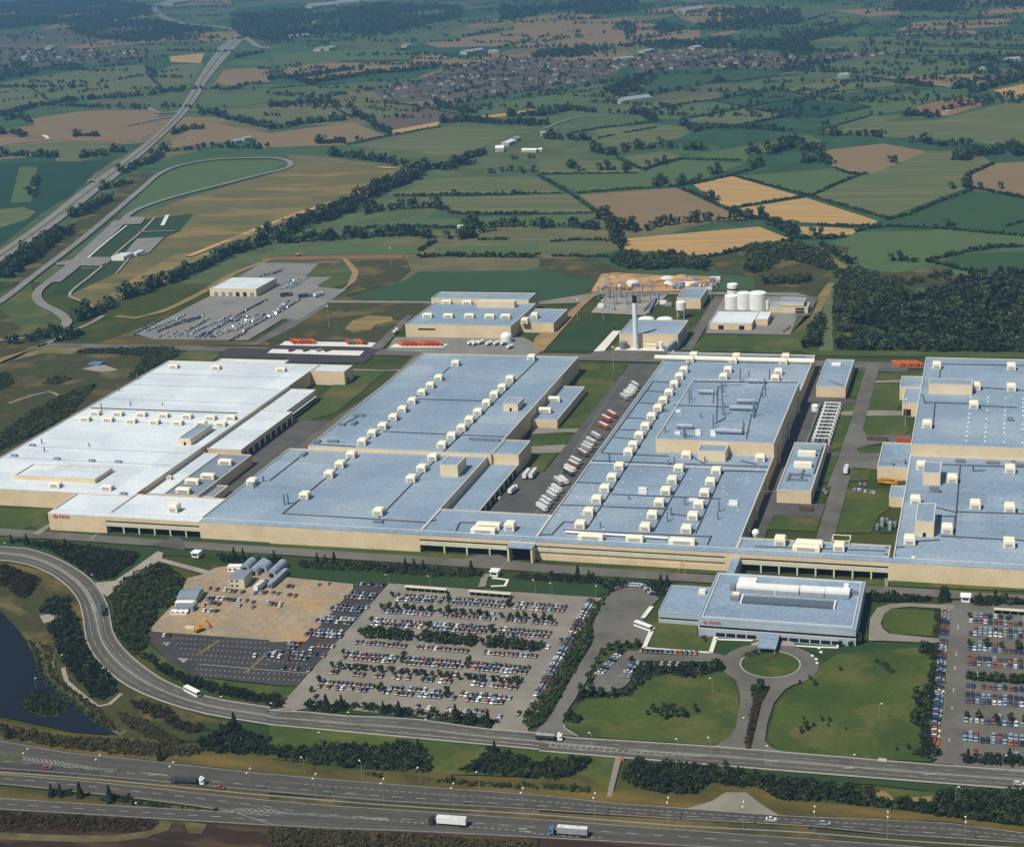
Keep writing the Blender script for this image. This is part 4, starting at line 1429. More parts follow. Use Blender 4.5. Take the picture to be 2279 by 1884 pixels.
for (px, py, ww, dd) in ((690, 785, 9, 3), (655, 845, 3, 8), (360, 985, 6, 4), (490, 985, 8, 3), (1660, 972, 22, 3), (560, 855, 5, 3), (840, 1605, 6, 3), (265, 1085, 3, 8)):
    x, y = W('j', px, py, zb if py < 1000 else zf)
    z = zb if py < 1000 else zf
    Bh.strip_box('roof_fan', x - ww / 2, x + ww / 2, y - dd / 2, y + dd / 2, z, z + 1.4, 'stack_grey')
for (px, py, hh) in ((115, 1470, 7), (145, 1465, 7), (1965, 1340, 4), (2035, 1290, 4)):
    x, y = W('j', px, py, zf) if px < 1000 else W('i', px, py, zf)
    b = MB()
    b.cyl(x, y, zf, zf + hh, .6, .6, 8)
    Bh.part('flue', b, 'stack_grey')

# --- the paint hall with the raised upper storey
Ch = Bld('factory_hall', 'blue-roofed factory hall with a raised cream storey and tall grey flues on it', (-190, 1000, 0))
Ch.block(-250, -133.5, 834, 1236, 0, 11.5)
Ch.block(-211.5, -133.6, 993, 1134.5, RZ - .3, 20)
Ch.block(-181, -163, 979, 992.8, RZ - .3, 18, wall='wall_light')
b = MB()
b.box(-249, -133, 828, 834, 11.0, 11.45)
Ch.part('roof', b, 'roof_blue')
w = MB()
w.box(-249, -139, 828, 834, 8.8, 11.0)
w.box(-139, -130.2, 828, 834, 0, 11.0)
w.box(-249, -139, 829, 834, 3.6, 5.1)
w.box(-249, -139, 828.2, 834, 0, 3.4)
Ch.part('wall', w, 'wall_cream')
w = MB()
w.box(-249, -139, 828.1, 830, 5.3, 7.6)
Ch.part('beam', w, 'beam')
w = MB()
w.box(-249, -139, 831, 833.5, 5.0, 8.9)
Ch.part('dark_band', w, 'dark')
b = MB()
b.tube((-257, 1213, 13.2), (-131.5, 1213, 13.2), 2.0, 10)
Ch.part('duct', b, 'unit_cream')
b = MB()
b.tube((-250, 964, 11.9), (-134, 964, 11.9), .35, 6)
Ch.part('roof_ridge', b, 'parapet')
for s in ('k 880 520 480 1065', 'k 480 1072 1000 1095', 'k 410 1130 1780 1178', 'k 880 520 1100 530', 'k 1240 1090 1300 1100', 'k 540 1080 545 1140', 'k 1200 1110 1290 1160', 'k 1560 1130 1680 1160',
          'k 1180 350 700 1140', 'k 700 1140 390 1620', 'k 1150 1190 880 1680', 'k 1420 1210 1210 1690', 'k 1430 1210 1750 1215', 'o 190 105 1330 155', 'o 1330 150 1300 215', 'o 190 40 100 135',
          'o 190 40 280 45', 'o 0 140 110 138', 'k 1160 320 2060 330', 'k 280 1295 560 1310', 'k 160 1470 1000 1505', 'k 560 1390 1400 1425', 'k 1010 1540 1180 1560', 'k 1000 740 860 780', 'k 620 890 760 895',
          'k 580 950 740 965', 'k 680 800 820 805', 'k 760 680 900 690', 'k 820 590 960 600'):
    Ch.pipe(WL(s, RZ), RZ, .40)
for s in ('k 300 1300 1900 1370', 'k 1640 1350 1200 1330', 'k 200 1440 1600 1540'):
    Ch.pipe(WL(s, RZ), RZ, .15, 'roof_grey', 'roof_seam', .05)
for s, zz in (('k 1200 520 2000 525', 19.6), ('k 1640 770 1600 960', 19.6), ('k 1730 560 1660 800', 19.6), ('k 1040 700 1640 720', 19.6), ('k 1380 560 1370 830', 19.6)):
    Ch.pipe(WL(s, zz), zz, .3)
for (px, py, hh) in ((1555, 520, 11), (1620, 480, 5), (1740, 585, 9), (1780, 500, 8), (1412, 640, 12), (1160, 685, 10), (1175, 660, 8), (1418, 780, 13), (1345, 870, 9), (1580, 920, 10), (1655, 790, 12),
                     (1375, 665, 8), (1118, 945, 6), (1250, 800, 4), (1725, 640, 8), (1420, 600, 5), (1130, 955, 7), (975, 910, 5), (955, 1040, 6), (1040, 560, 2)):
    x, y = W('k', px, py, 19.5)
    if y < 994:
        continue
    b = MB()
    b.cyl(x, y, 19.4, 19.4 + hh, .5, .45, 8)
    Ch.part('flue', b, 'stack_grey')
for (px, py, hh) in ((1125, 1470, 6), (1390, 1520, 7), (1380, 1580, 5), (990, 1600, 6), (1020, 1550, 5), (475, 1650, 4), (693, 1430, 3), (1000, 1160, 4), (1045, 1150, 4), (1280, 1140, 4)):
    x, y = W('k', px, py, RZ)
    b = MB()
    b.cyl(x, y, RZ, RZ + hh, .5, .45, 8)
    Ch.part('flue', b, 'stack_grey')
for i in range(70):
    x, y = rng.uniform(-246, -140), rng.uniform(845, 970)
    if min(abs((x + 240 - (y - 850) * 0) % 1), 1) < 0:
        continue
    b = MB()
    b.dome(x, y, RZ, .55, .6, 6, 1)
    Ch.part('roof_vent', b, 'parapet')
for y in (872, 905, 950, 1010, 1060, 1120):
    Ch.strip_box('buttress', -133.4, -131.8, y, y + 2.2, 0, 7.5 if y < 1000 else 12, 'wall_cream')

for (px, py, ww) in ((1680, 515, 13), (1290, 600, 11), (1600, 672, 13), (1565, 725, 17), (1125, 865, 11), (1465, 905, 18)):
    x, y = W('k', px, py, 21)
    b = MB()
    b.tube((x - ww / 2, y, 21.6), (x + ww / 2, y, 21.6), 1.7, 10)
    for k in range(4):
        b.box(x - ww * .4 + k * ww * .26, x - ww * .4 + k * ww * .26 + .5, y - 1.2, y + 1.2, 19.4, 21)
    Ch.part('filter_drum', b, 'plant_grey')
for s in ('k 1240 600 1340 600 1340 680', 'k 1540 655 1660 655 1660 760', 'k 1480 715 1660 715', 'k 1400 880 1560 890 1580 840', 'k 1110 850 1110 930 1200 930', 'k 1370 560 1450 540 1560 540', 'k 1640 500 1740 500 1740 620', 'k 1420 680 1430 800 1350 840'):
    Ch.pipe(WL(s, 20), 19.45, .7, 'plant_grey', 'duct_run', .7)
for (px, py) in ((1075, 745), (1070, 915), (1228, 900), (1228, 925), (1345, 905), (1345, 930)):
    x, y = W('k', px, py, 20)
    Ch.strip_box('vent_box', x - 1.8, x + 1.8, y - 1, y + 1, 19.4, 21, 'white')
for (px, py) in ((800, 1340), (800, 1370), (1190, 1425), (1500, 1460), (1500, 1440)):
    x, y = W('k', px, py, RZ + 1)
    Ch.strip_box('vent_box', x - 2.6, x + 2.6, y - .9, y + .9, RZ, RZ + 1.5, 'white')
# --- the far hall, whose rear half is taller
Dh = Bld('factory_hall', 'blue-roofed factory hall at the end of the row whose rear half is taller', (50, 1000, 0))
Dh.block(-47.8, 190, 834, 1004.8, 0, 11.5)
Dh.block(-47.8, 190, 1005, 1211, 0, 19.0)
Dh.solid_front(-50, 190)
b = MB()
b.box(-50, 190, 828, 834, 11.0, 11.45)
Dh.part('roof', b, 'roof_blue')
Dh.block(-64, -48, 1160, 1188, 0, 10.5)
Dh.block(-60, -48, 1122, 1159.8, 0, 10.0)
Dh.block(-67.5, -48, 989, 1038, 0, 8.5)
for x0, y0, w_, h_ in ((-66, 993, 8, 11), (-56, 996, 5, 11.5), (-66, 1002, 15, 9.6)):
    Dh.strip_box('roof_unit', x0, x0 + w_, y0, y0 + 3.5, 7.9, h_, 'plant_grey')
Dh.block(-57, -48, 941, 963, 0, 6.0)
for k in range(5):
    Dh.strip_box('ground_plant', -62 + k * 2.4, -60.2 + k * 2.4, 900 + (k % 3) * 5, 904 + (k % 3) * 5, .8, 3.5 + k % 2 * 2, 'plant_grey' if k % 2 else 'stack_grey')
Dh.strip_box('doorway', -59, -54, 1121.6, 1121.9, .8, 5.5, 'dark')
for s, zz in (('l 1440 385 2083 395', 18.5), ('l 1440 390 1430 490', 18.5), ('l 1680 560 2083 590', 18.5), ('l 1300 620 1320 690', 18.5), ('l 1320 680 1660 690', 18.5), ('l 1395 690 1380 880', 18.5),
              ('l 1735 705 2030 720', 18.5), ('l 1450 1160 2083 1180', RZ), ('l 1590 1170 1545 1710', RZ), ('l 1560 1525 2083 1540', RZ), ('l 1400 1490 1560 1530', RZ), ('l 1420 1560 1550 1560', RZ),
              ('p 1550 0 1545 150', RZ), ('p 1440 150 2083 185', RZ), ('p 1250 190 1430 180', RZ), ('p 1010 240 1160 235', RZ), ('p 1005 290 1100 300', RZ), ('l 1690 1170 1690 1210', RZ), ('l 1690 1210 1780 1205', RZ)):
    Dh.pipe(WL(s, zz), zz, .42)
for i in range(5):
    for j in range(11):
        x, y = -14 + i * 11.5 + j * .1, 1018 + j * 9.5
        if rng.random() < .82 and not (-40 < x < 0 and y > 1130):
            b = MB()
            b.dome(x, y, 18.4, .8, .7, 6, 1)
            Dh.part('roof_vent', b, 'white')
for i in range(4):
    for j in range(8):
        x, y = -14 + i * 11.5, 868 + j * 12
        b = MB()
        b.box(x - .6, x + .6, y - .6, y + .6, RZ, RZ + .5)
        Dh.part('roof_vent', b, 'roof_grey')
for (px, py, hh, ww) in ((1390, 1370, 6, 6), (1590, 1140, 3, 6), (1840, 1150, 2.5, 8), (2050, 1165, 2.5, 5), (1975, 820, 4, 4), (2000, 1140, 2, 2)):
    zz = RZ if py > 1100 else 18.5
    x, y = W('l', px, py, zz)
    Dh.strip_box('roof_fan', x - ww / 2, x + ww / 2, y - 1.5, y + 1.5, zz, zz + hh * .6, 'stack_grey')
x, y = W('p', 1228, 320, RZ)
Dh.strip_box('roof_vent', x - 1, x + 1, y - 1, y + 1, RZ, RZ + 1, 'white')

for x0, x1, ys, zz in ((-450, -319, range(980, 1205, 25), zb), (-464, -322, range(850, 960, 24), zf), (-249, -214, range(860, 1230, 26), RZ), (-212, -134, range(850, 970, 24), RZ), (-210, -135, range(1005, 1130, 18), 19.45), (-46, 120, range(850, 1000, 22), RZ), (-46, 120, range(1015, 1210, 22), 18.45)):
    T_ = Bh if x0 < -300 else Ch if x0 < -100 else Dh
    for y in ys:
        y += rng.uniform(-3, 3)
        T_.pipe([(x0, y), (x1, y)], zz, .13, 'roof_grey', 'roof_seam', .03)
# --- the low link along the front between the two
Lk = Bld('link_building', 'low blue-roofed link building along the road joining two factory halls', (-90, 845, 0))
Lk.block(-133.2, -50.2, 834, 851, 0, 11.5)
Lk.bay(-130, -50, 8)
b = MB()
b.box(-133, -50, 828, 834, 11.0, 11.45)
Lk.part('roof', b, 'roof_blue')
Lk.pipe(WL('p 600 190 610 120', RZ), RZ, .3)
Lk.pipe(WL('p 0 230 1010 265', RZ), RZ, .3)
b = MB()
x, y = W('o', 1673, 145, RZ)
b.cyl(x, y, RZ - .2, RZ + 2, 1.6, 2.2, 12)
b.dome(x, y, RZ + 2, 2.2, 2.2, 12, 3)
Lk.part('vent_dome', b, 'white')

# --- footbridge from the office to the factory
b = MB()
o = empty('footbridge', (-131, 815, 0), 'covered blue footbridge between the office roof and the factory front', 'footbridge')
b.box(-134.5, -130.5, 802, 828, 5.2, 8.4)
b.build('walkway', 'hq_blue', o, (-131, 815, 0))
b = MB()
b.box(-134.6, -130.4, 802, 828, 8.4, 8.7)
b.build('roof', 'roof_blue', o, (-131, 815, 0))
for y in (806, 823):
    b = MB()
    b.box(-133, -132, y, y + 1, 0, 5.2)
    b.build('pier', 'beam', o, (-131, 815, 0))

# ------------------------------------------------------------------ rooftop units (each bolted on its own feet)
def unit_proto(w, d, h, m='unit_cream', name='rooftop_unit'):
    b = MB()
    b.box(-w / 2, w / 2, -d / 2, d / 2, .35, h - .7)
    t = .55
    b.hexa([(-w / 2, -d / 2, h - .7), (w / 2, -d / 2, h - .7), (w / 2, d / 2, h - .7), (-w / 2, d / 2, h - .7),
            (-w / 2 + t, -d / 2 + t, h), (w / 2 - t, -d / 2 + t, h), (w / 2 - t, d / 2 - t, h), (-w / 2 + t, d / 2 - t, h)])
    for sx in (-1, 1):
        for sy in (-1, 1):
            b.box(sx * w * .4 - .2, sx * w * .4 + .2, sy * d * .4 - .2, sy * d * .4 + .2, 0, .4)
    g = MB()
    for k in range(3):
        g.box(-w * .32, w * .32, -d / 2 - .06, -d / 2 - .01, .9 + k * .7, 1.3 + k * .7)
    g.box(w / 2 + .01, w / 2 + .06, -d * .3, d * .3, .8, 2.0)
    return Proto(name, mesh_of(b, name, m), [('louvre', mesh_of(g, 'louvre', 'roof_grey'))])


U_STD = unit_proto(6.2, 6.2, 4.4)
U_WIDE = unit_proto(8.0, 5.0, 3.2)
U_BIG = unit_proto(6.2, 6.2, 5.2)
U_LONG = unit_proto(15, 5.0, 3.6)
U_MID = unit_proto(10, 4.6, 3.8)
U_SMALL = unit_proto(3.4, 3.0, 2.6)


def units(proto, w, pts, z, dh, desc, group, frm='from far end'):
    for i, (px, py) in enumerate(pts):
        x, y = W(w, px, py, z + dh)
        proto.place(x, y, z, 0, f'{ordinal(i)} rooftop unit {frm} {desc}' if len(pts) > 1 else desc, 'rooftop unit', group)


units(U_STD, 'k', ((1120, 425), (1085, 475), (1045, 535), (1005, 600), (960, 660), (918, 720), (870, 785), (822, 860), (775, 930), (728, 1005), (692, 1060),
                   (620, 1170), (565, 1255), (510, 1340), (447, 1425), (385, 1520), (320, 1620)), RZ, 2, 'in the long row beside the lorry yard', 'rooftop units on the paint hall')
units(U_STD, 'k', ((1195, 312), (1168, 345)), RZ, 2, 'of the pair behind the cream duct nearest the chimney', 'rooftop units on the paint hall')
units(U_STD, 'k', ((1525, 322), (1500, 355)), RZ, 2, 'of the middle pair behind the cream duct', 'rooftop units on the paint hall')
units(U_STD, 'k', ((1905, 325), (1888, 363)), RZ, 2, 'of the pair behind the cream duct nearest the wood', 'rooftop units on the paint hall')
units(U_STD, 'k', ((1460, 425), (1425, 480)), RZ, 2, 'of the pair between duct and raised storey, middle', 'rooftop units on the paint hall')
units(U_STD, 'k', ((1850, 440), (1825, 490)), RZ, 2, 'of the pair between duct and raised storey, outer side', 'rooftop units on the paint hall')
units(U_STD, 'k', ((1140, 1085), (1710, 1105)), RZ, 2, 'of two flanking the penthouse below the raised storey', 'rooftop units on the paint hall', 'from lorry yard')
units(U_STD, 'k', ((1080, 1185), (1030, 1275), (980, 1360), (930, 1450), (877, 1545), (822, 1640)), RZ, 2, 'in the middle row of six on the front roof', 'rooftop units on the paint hall')
units(U_STD, 'k', ((1370, 1205), (1325, 1290), (1280, 1375), (1235, 1465), (1190, 1555), (1140, 1655)), RZ, 2, 'in the outer row of six on the front roof', 'rooftop units on the paint hall')
units(U_LONG, 'o', ((400, 150), (1105, 185)), RZ, 2, 'of the two longest by the front pipe', 'rooftop units on the paint hall', 'from the portal')
units(U_MID, 'o', ((740, 165),), RZ, 2, 'mid-length cream rooftop unit between the two longest by the front pipe', 'rooftop units on the paint hall')
b = MB()
p0, p1 = W('o', 200, 105, RZ + 2), W('o', 1000, 155, RZ + 2)
b.tube((*p0, RZ + 1.4), (*p1, RZ + 1.4), .7, 8)
Ch.part('front_duct', b, 'white')
units(U_STD, 'j', ((1440, 375), (1310, 487), (1245, 545), (1180, 600), (1105, 665), (1030, 730), (960, 792), (878, 860), (797, 915), (720, 980)), zb, 2, 'in middle hall row nearest white roof, upper level', 'rooftop units on the middle hall')
units(U_STD, 'j', ((635, 1080), (548, 1155), (465, 1230), (275, 1395)), zf, 2, 'in middle hall row nearest white roof, lower level', 'rooftop units on the middle hall')
units(U_STD, 'j', ((2025, 330), (1860, 495), (1800, 560), (1740, 615), (1680, 680), (1612, 750), (1548, 810), (1487, 873), (1410, 935), (1335, 1005)), zb, 2, 'along the thick dark pipe, middle hall, upper level', 'rooftop units on the middle hall')
units(U_STD, 'j', ((1265, 1100), (1178, 1185), (1098, 1265), (845, 1520)), zf, 2, 'along the thick dark pipe, middle hall, lower level', 'rooftop units on the middle hall')
units(U_LONG, 'n', ((1690, 62),), RZ, 2, 'long cream rooftop unit behind a shorter one above the dark portal', 'rooftop units on the middle hall')
units(U_LONG, 'n', ((1655, 105),), RZ, 1.6, 'long cream rooftop unit nearest the road above the dark portal', 'rooftop units on the middle hall')
units(U_BIG, 'n', ((1860, 75),), RZ, 2, 'square cream rooftop unit at the end of the two long ones', 'rooftop units on the middle hall')
units(U_WIDE, 'i', ((1345, 400), (1670, 408)), RZ, 1.5, 'of the two at the rear edge of the white roof', 'rooftop units on the white roof', 'from lane')
units(U_WIDE, 'j', ((90, 425),), RZ, 1.5, 'wide cream rooftop unit at the rear of the white roof near the annexe', 'rooftop units on the white roof')
units(U_WIDE, 'i', ((740, 760), (915, 765), (1095, 770), (1268, 778), (1448, 785), (1630, 795), (1785, 795)), RZ, 1.5, 'in the farther row of seven on the white roof', 'rooftop units on the white roof', 'from outer edge')
units(U_WIDE, 'i', ((662, 805), (838, 810), (1017, 820), (1195, 828), (1375, 835), (1555, 840), (1710, 845)), RZ, 1.5, 'in the nearer row of seven on the white roof', 'rooftop units on the white roof', 'from outer edge')
units(U_WIDE, 'i', ((430, 1315), (830, 1335)), RZ, 1.5, 'of the two in front of the raised white platform', 'rooftop units on the white roof', 'from outer edge')
units(U_SMALL, 'i', ((1310, 1255),), 7.5, 1.5, 'small cream rooftop unit on the low white strip roof', 'rooftop units on the low annexe')
units(U_MID, 'i', ((1745, 1140),), 7.5, 1.6, 'cream rooftop unit alone at the far end of the grey annexe roof', 'rooftop units on the low annexe')
units(U_MID, 'i', ((1490, 1290), (1610, 1250)), 7.5, 1.6, 'of the angled pair midway on the grey annexe roof', 'rooftop units on the low annexe', 'from white roof')
units(U_MID, 'i', ((1420, 1360),), 7.5, 1.6, 'cream rooftop unit at the near edge of the grey annexe roof', 'rooftop units on the low annexe')
units(U_BIG, 'i', ((1350, 1495),), RZ, 2, 'cream rooftop unit with grey pipes above the loading bays', 'rooftop units on the white roof')
units(U_STD, 'i', ((1950, 1290),), RZ, 2, 'cream rooftop unit at the edge of the middle hall above the dark alley', 'rooftop units on the middle hall')
units(U_BIG, 'l', ((1410, 390), (1985, 400)), 18.5, 2.5, 'at the rear edge of the tall roof', 'rooftop units on the end hall', 'from side road')
units(U_BIG, 'l', ((1985, 560),), 18.5, 2.5, 'tall cream rooftop unit in the second line of the tall roof', 'rooftop units on the end hall')
units(U_BIG, 'l', ((1712, 552),), 18.5, 2.5, 'cream rooftop unit touching the end of the long cream penthouse', 'rooftop units on the end hall')
units(U_BIG, 'l', ((1695, 695),), 18.5, 2.5, 'cream rooftop unit alone midway on the tall roof', 'rooftop units on the end hall')
units(U_BIG, 'l', ((1335, 845),), 18.5, 2.5, 'cream rooftop unit near the tall roof edge above the side road', 'rooftop units on the end hall')
units(U_BIG, 'l', ((1292, 1165),), RZ, 2.5, 'cream rooftop unit half behind the upper roof tower', 'rooftop units on the end hall')
units(U_BIG, 'l', ((1975, 1190),), RZ, 2.5, 'tall cream rooftop unit under the tall wall near the frame edge', 'rooftop units on the end hall')
units(U_BIG, 'l', ((1530, 1265),), RZ, 2.5, 'cream rooftop unit just beyond the upper roof tower', 'rooftop units on the end hall')
units(U_BIG, 'l', ((1707, 1465), (1972, 1490)), RZ, 2.5, 'of the two in line on the low end roof', 'rooftop units on the end hall', 'from side road')
units(U_BIG, 'l', ((1245, 1430), (1490, 1650)), RZ, 2.5, 'beside the lower roof tower', 'rooftop units on the end hall', 'from side road')
units(U_BIG, 'p', ((1200, 175), (1968, 198)), RZ, 2.5, 'of the front line on the end hall', 'rooftop units on the end hall', 'from side road')
units(U_BIG, 'p', ((200, 187),), RZ, 2, 'square cream rooftop unit on the link building', 'rooftop units on the link building')
units(U_LONG, 'p', ((425, 200),), RZ, 2, 'long cream rooftop unit on the link, farther of two', 'rooftop units on the link building')
units(U_LONG, 'p', ((402, 240),), RZ, 1.6, 'long cream rooftop unit on the link, nearer of two', 'rooftop units on the link building')
units(U_STD, 'p', ((655, 230),), RZ, 2, 'cream rooftop unit with an open frame on the link building', 'rooftop units on the link building')
x, y = W('p', 670, 200, RZ)
b = MB()
b.frame(x - 5, x + 5, y - 3, y + 6, RZ + 2.2, RZ + 2.6, .4)
for sx in (-4.8, 4.4):
    for sy in (-2.8, 5.4):
        b.box(x + sx, x + sx + .4, y + sy, y + sy + .4, RZ, RZ + 2.2)
Lk.part('open_frame', b, 'unit_cream')

units(U_MID, 'k', ((115, 655), (45, 740)), 6.2, 1.6, 'on the low annexe beside the middle hall', 'rooftop units on the annexe', 'from far end')
# roof towers
def tower(label, x0, x1, y0, y1, z0, z1, door=False):
    T = Bld('roof_tower', label, ((x0 + x1) / 2, (y0 + y1) / 2, z0), 'roof tower', wall='wall_light')
    T.block(x0, x1, y0, y1, z0, z1, para=.4)
    if door:
        T.strip_box('door', (x0 + x1) / 2 - .9, (x0 + x1) / 2 + .9, y0 - .1, y0 - .02, z0, z0 + 2.6, 'dark')
    T.o['group'] = 'cream stair towers on the factory roofs'


def tower_px(label, w, fl, fr, z0, dep, h, door=False):
    a, c = W(w, *fl, z0), W(w, *fr, z0)
    y = (a[1] + c[1]) / 2
    tower(label, a[0], c[0], y, y + dep, z0 - .2, z0 + h, door)


tower_px('cream stair tower with a door on the rear of the middle hall', 'j', (1815, 735), (1912, 755), zb, 16, 5.5, True)
tower_px('tall cream stair tower on the lower front of the middle hall', 'j', (1325, 1245), (1455, 1257), zf, 18, 8)
tower_px('low cream stair hut with a door on the white roof', 'i', (1385, 1005), (1475, 1012), RZ, 34, 5, True)
tower_px('long cream penthouse on the tall roof of the end hall', 'l', (1345, 610), (1682, 620), 18.5, 14, 7)
tower_px('upper cream roof tower on the low part of the end hall', 'l', (1300, 1312), (1435, 1322), RZ, 20, 8)
tower_px('lower cream roof tower with a door on the end hall', 'p', (1240, 150), (1385, 155), RZ, 30, 9, True)

# ------------------------------------------------------------------ buildings in the gaps and at the rear
S1 = Bld('service_building', 'cream service block with a blue roof beyond the pipe gantry', (-114, 1190, 0))
S1.block(-124.5, -103, 1160, 1234, 0, 9)
S1.strip_box('roof_light', -119, -112, 1218, 1224, 8.4, 9.6, 'white')
S1.pipe(WL('l 570 510 690 555', 8.4), 8.4, .3)
S2 = Bld('service_building', 'cream service block with two long white roof units beside the side road', (-114, 985, 0))
S2.block(-124.5, -103.5, 937, 1029.5, 0, 9)
for y in (1003, 981):
    S2.strip_box('roof_unit', -119.5, -108, y, y + 5, 8.4, 11.4, 'unit_cream')
for x0, x1, y0, y1 in ((-118, -106, 1013, 1015), (-120, -107, 965, 967), (-121, -119.5, 955, 967), (-113, -112, 957, 976), (-119, -108, 956, 957.5), (-106, -105.2, 970, 1022)):
    S2.strip_box('duct', x0, x1, y0, y1, 8.4, 9.8, 'stack_grey')
b = MB()
g = empty('pipe_gantry', (-114, 1090, 0), 'row of white steel portal frames over pipework between two service blocks', 'pipe gantry')
for i, y in enumerate(np.linspace(1050, 1131, 11)):
    b = MB()
    for x in (-115, -104):
        b.box(x - .3, x + .3, y - .3, y + .3, 0, 5.6)
    b.box(-115.4, -103.6, y - .3, y + .3, 5.6, 6.2)
    b.build('portal_frame', 'white', g, (-114, 1090, 0))
for x in (-114.3, -104.7):
    b = MB()
    b.box(x - .2, x + .2, 1050, 1131, 5.0, 5.55)
    b.build('rail', 'white', g, (-114, 1090, 0))
for x in (-119, -112, -107.5):
    b = MB()
    b.tube((x, 1044, 1.9), (x, 1140, 1.9), .7, 8)
    b.build('pipe', 'stack_grey', g, (-114, 1090, 0))
tk = MB()
tk.cyl(-121.5, 1126, 0, 5, 2.6, 2.6, 14)
tk.dome(-121.5, 1126, 5, 2.6, .8, 14, 2)
tag(tk.build('storage_tank', 'white'), 'pale squat storage tank beside the pipe gantry frames', 'storage tank')

P1 = Bld('plastics_building', 'cream detached workshop with rows of white roof units behind the middle hall', (-455, 1350, 0))
P1.block(-502, -404, 1305, 1388, 0, 12)
P1.block(-506, -411, 1388.2, 1414, 0, 15.5)
P1.block(-404 + .2, -372, 1330, 1380, 0, 9)
P1.strip_box('slot_window', -490, -474, 1304.8, 1305.1, 7.2, 8.6, 'dark')
P1.strip_box('penthouse', -456, -420, 1372, 1380, 11.4, 17, 'wall_light')
P1.pipe([(-500, 1350), (-410, 1350)], 11.4, .25, 'roof_grey', 'roof_seam', .05)
U12 = unit_proto(9, 5, 4)
units(U12, 'f', ((1222, 1325), (1383, 1328), (1545, 1328), (1702, 1332), (1825, 1332)), 11.4, 2, 'in the row on the detached workshop', 'rooftop units on the workshop', 'from lane')
units(U12, 'f', ((1370, 1222), (1528, 1225), (1660, 1230)), 11.4, 2, 'below the raised rear of the workshop', 'rooftop units on the workshop', 'from lane')
units(U_BIG, 'f', ((1975, 1370), (2050, 1330)), 8.4, 2, 'on the workshop side wing', 'rooftop units on the workshop', 'from the wall')

PH = Bld('power_house', 'cream boiler house with a blue roof behind the tall chimney', (-278, 1305, 0))
PH.block(-302, -252, 1284, 1332, 0, 13)
PH.strip_box('plinth', -305, -254, 1276, 1283.8, 0, 1.2, 'concrete')
for y in (1296, 1306, 1317):
    PH.strip_box('louvre', -251.98, -251.7, y, y + 3, 2, 9, 'roof_grey')
ch = MB()
ch.cyl(-287, 1279.5, 0, 41, 2.3, 2.0, 16)
co_ = empty('chimney', (-287, 1279.5, 0), 'tall pale chimney with a dark tip in front of the boiler house', 'chimney')
ch.build('shaft', 'stack_pale', co_, (-287, 1279.5, 0), True)
ch = MB()
ch.cyl(-287, 1279.5, 41, 47, 1.9, 1.9, 16)
ch.build('tip', 'dark', co_, (-287, 1279.5, 0))
for (x, r, h, m, lab) in ((-297.5, 3.2, 7, 'stack_grey', 'grey upright tank at the corner of the boiler house plinth'), (-265.5, 1.8, 7.5, 'white', 'slim white upright tank on the boiler house plinth')):
    b = MB()
    b.cyl(x, 1279.5, 1.2, h, r, r, 14)
    b.dome(x, 1279.5, h, r, .8, 14, 2)
    tag(b.build('storage_tank', m), lab, 'storage tank')
b = MB()
b.box(-280, -269.5, 1278, 1281.5, 1.2, 5.2)
b.box(-280.3, -269.2, 1277.7, 1281.8, 5.2, 5.6)
tag(b.build('plant_container', 'unit_cream'), 'cream plant container standing against the boiler house front', 'container')
b = MB()
b.hexa([(-262, 1271, .9), (-258, 1271, .9), (-252, 1283, .9), (-256, 1283, .9), (-261, 1271, 4.5), (-259, 1271, 4.5), (-253, 1283, 8.5), (-255, 1283, 8.5)])
tag(b.build('coal_conveyor', 'roof_grey'), 'grey sloping conveyor at the corner of the boiler house', 'conveyor')
for k, (px, py) in enumerate(((825, 1372), (970, 1375))):
    x, y = W('g', px, 1345, 12)
    b = MB()
    y = 1342.5
    b.cyl(x, y, 0, 11.2, 7, 7, 20)
    b.dome(x, y, 11.2, 7, 1.6, 20, 3)
    tag(b.build('storage_tank', 'white'), f'{ordinal(k)} white domed tank behind the boiler house roof, from the chimney', 'storage tank', 'white domed tanks')
x, y = W('g', 1098, 1345, 0)
t = empty('water_tower', (x, y, 0), 'white box-like water tank raised on legs behind the boiler house', 'water tank')
b = MB()
b.cyl(x, y, 8, 15, 4.6, 4.6, 16)
b.dome(x, y, 15, 4.6, .8, 16, 2)
b.build('tank', 'white', t, (x, y, 0))
for sx in (-1, 1):
    for sy in (-1, 1):
        b = MB()
        b.box(x + sx * 3 - .4, x + sx * 3 + .4, y + sy * 3 - .4, y + sy * 3 + .4, 0, 8)
        b.build('leg', 'steel', t, (x, y, 0))
for k, (px, py, r, h, lab) in enumerate(((1487, 1278, 6.2, 13, 'white silo nearest the lane in the row of three'), (1580, 1278, 6.2, 15.5, 'middle white silo in the row of three'),
                                         (1690, 1282, 7.8, 16, 'widest white silo at the end of the row of three'), (1495, 1225, 5, 17.5, 'tall white silo with a dark ring standing behind the row'), (1762, 1285, 1.9, 9, 'thin white upright tank beside the widest silo'))):
    x, y = W('g', px, py, 0)
    s_ = empty('silo', (x, y, 0), lab, 'silo', 'white silos')
    b = MB()
    b.cyl(x, y, .8, h, r, r, 24)
    b.dome(x, y, h, r, r * .14, 24, 3)
    b.build('shell', 'white', s_, (x, y, 0))
    if k == 3:
        b = MB()
        b.cyl(x, y, h - 5, h - 3.6, r + .1, r + .1, 24)
        b.build('ring', 'dark', s_, (x, y, 0))
TB = Bld('treatment_building', 'low cream works with a white roof and two dark doors in front of the silos', (-215, 1360, 0), roof='roof_white')
TB.block(-236.5, -200, 1350, 1392, 0, 6.2, para=.4)
TB.block(-199.8, -188.5, 1366, 1394, 0, 6.2, para=.4)
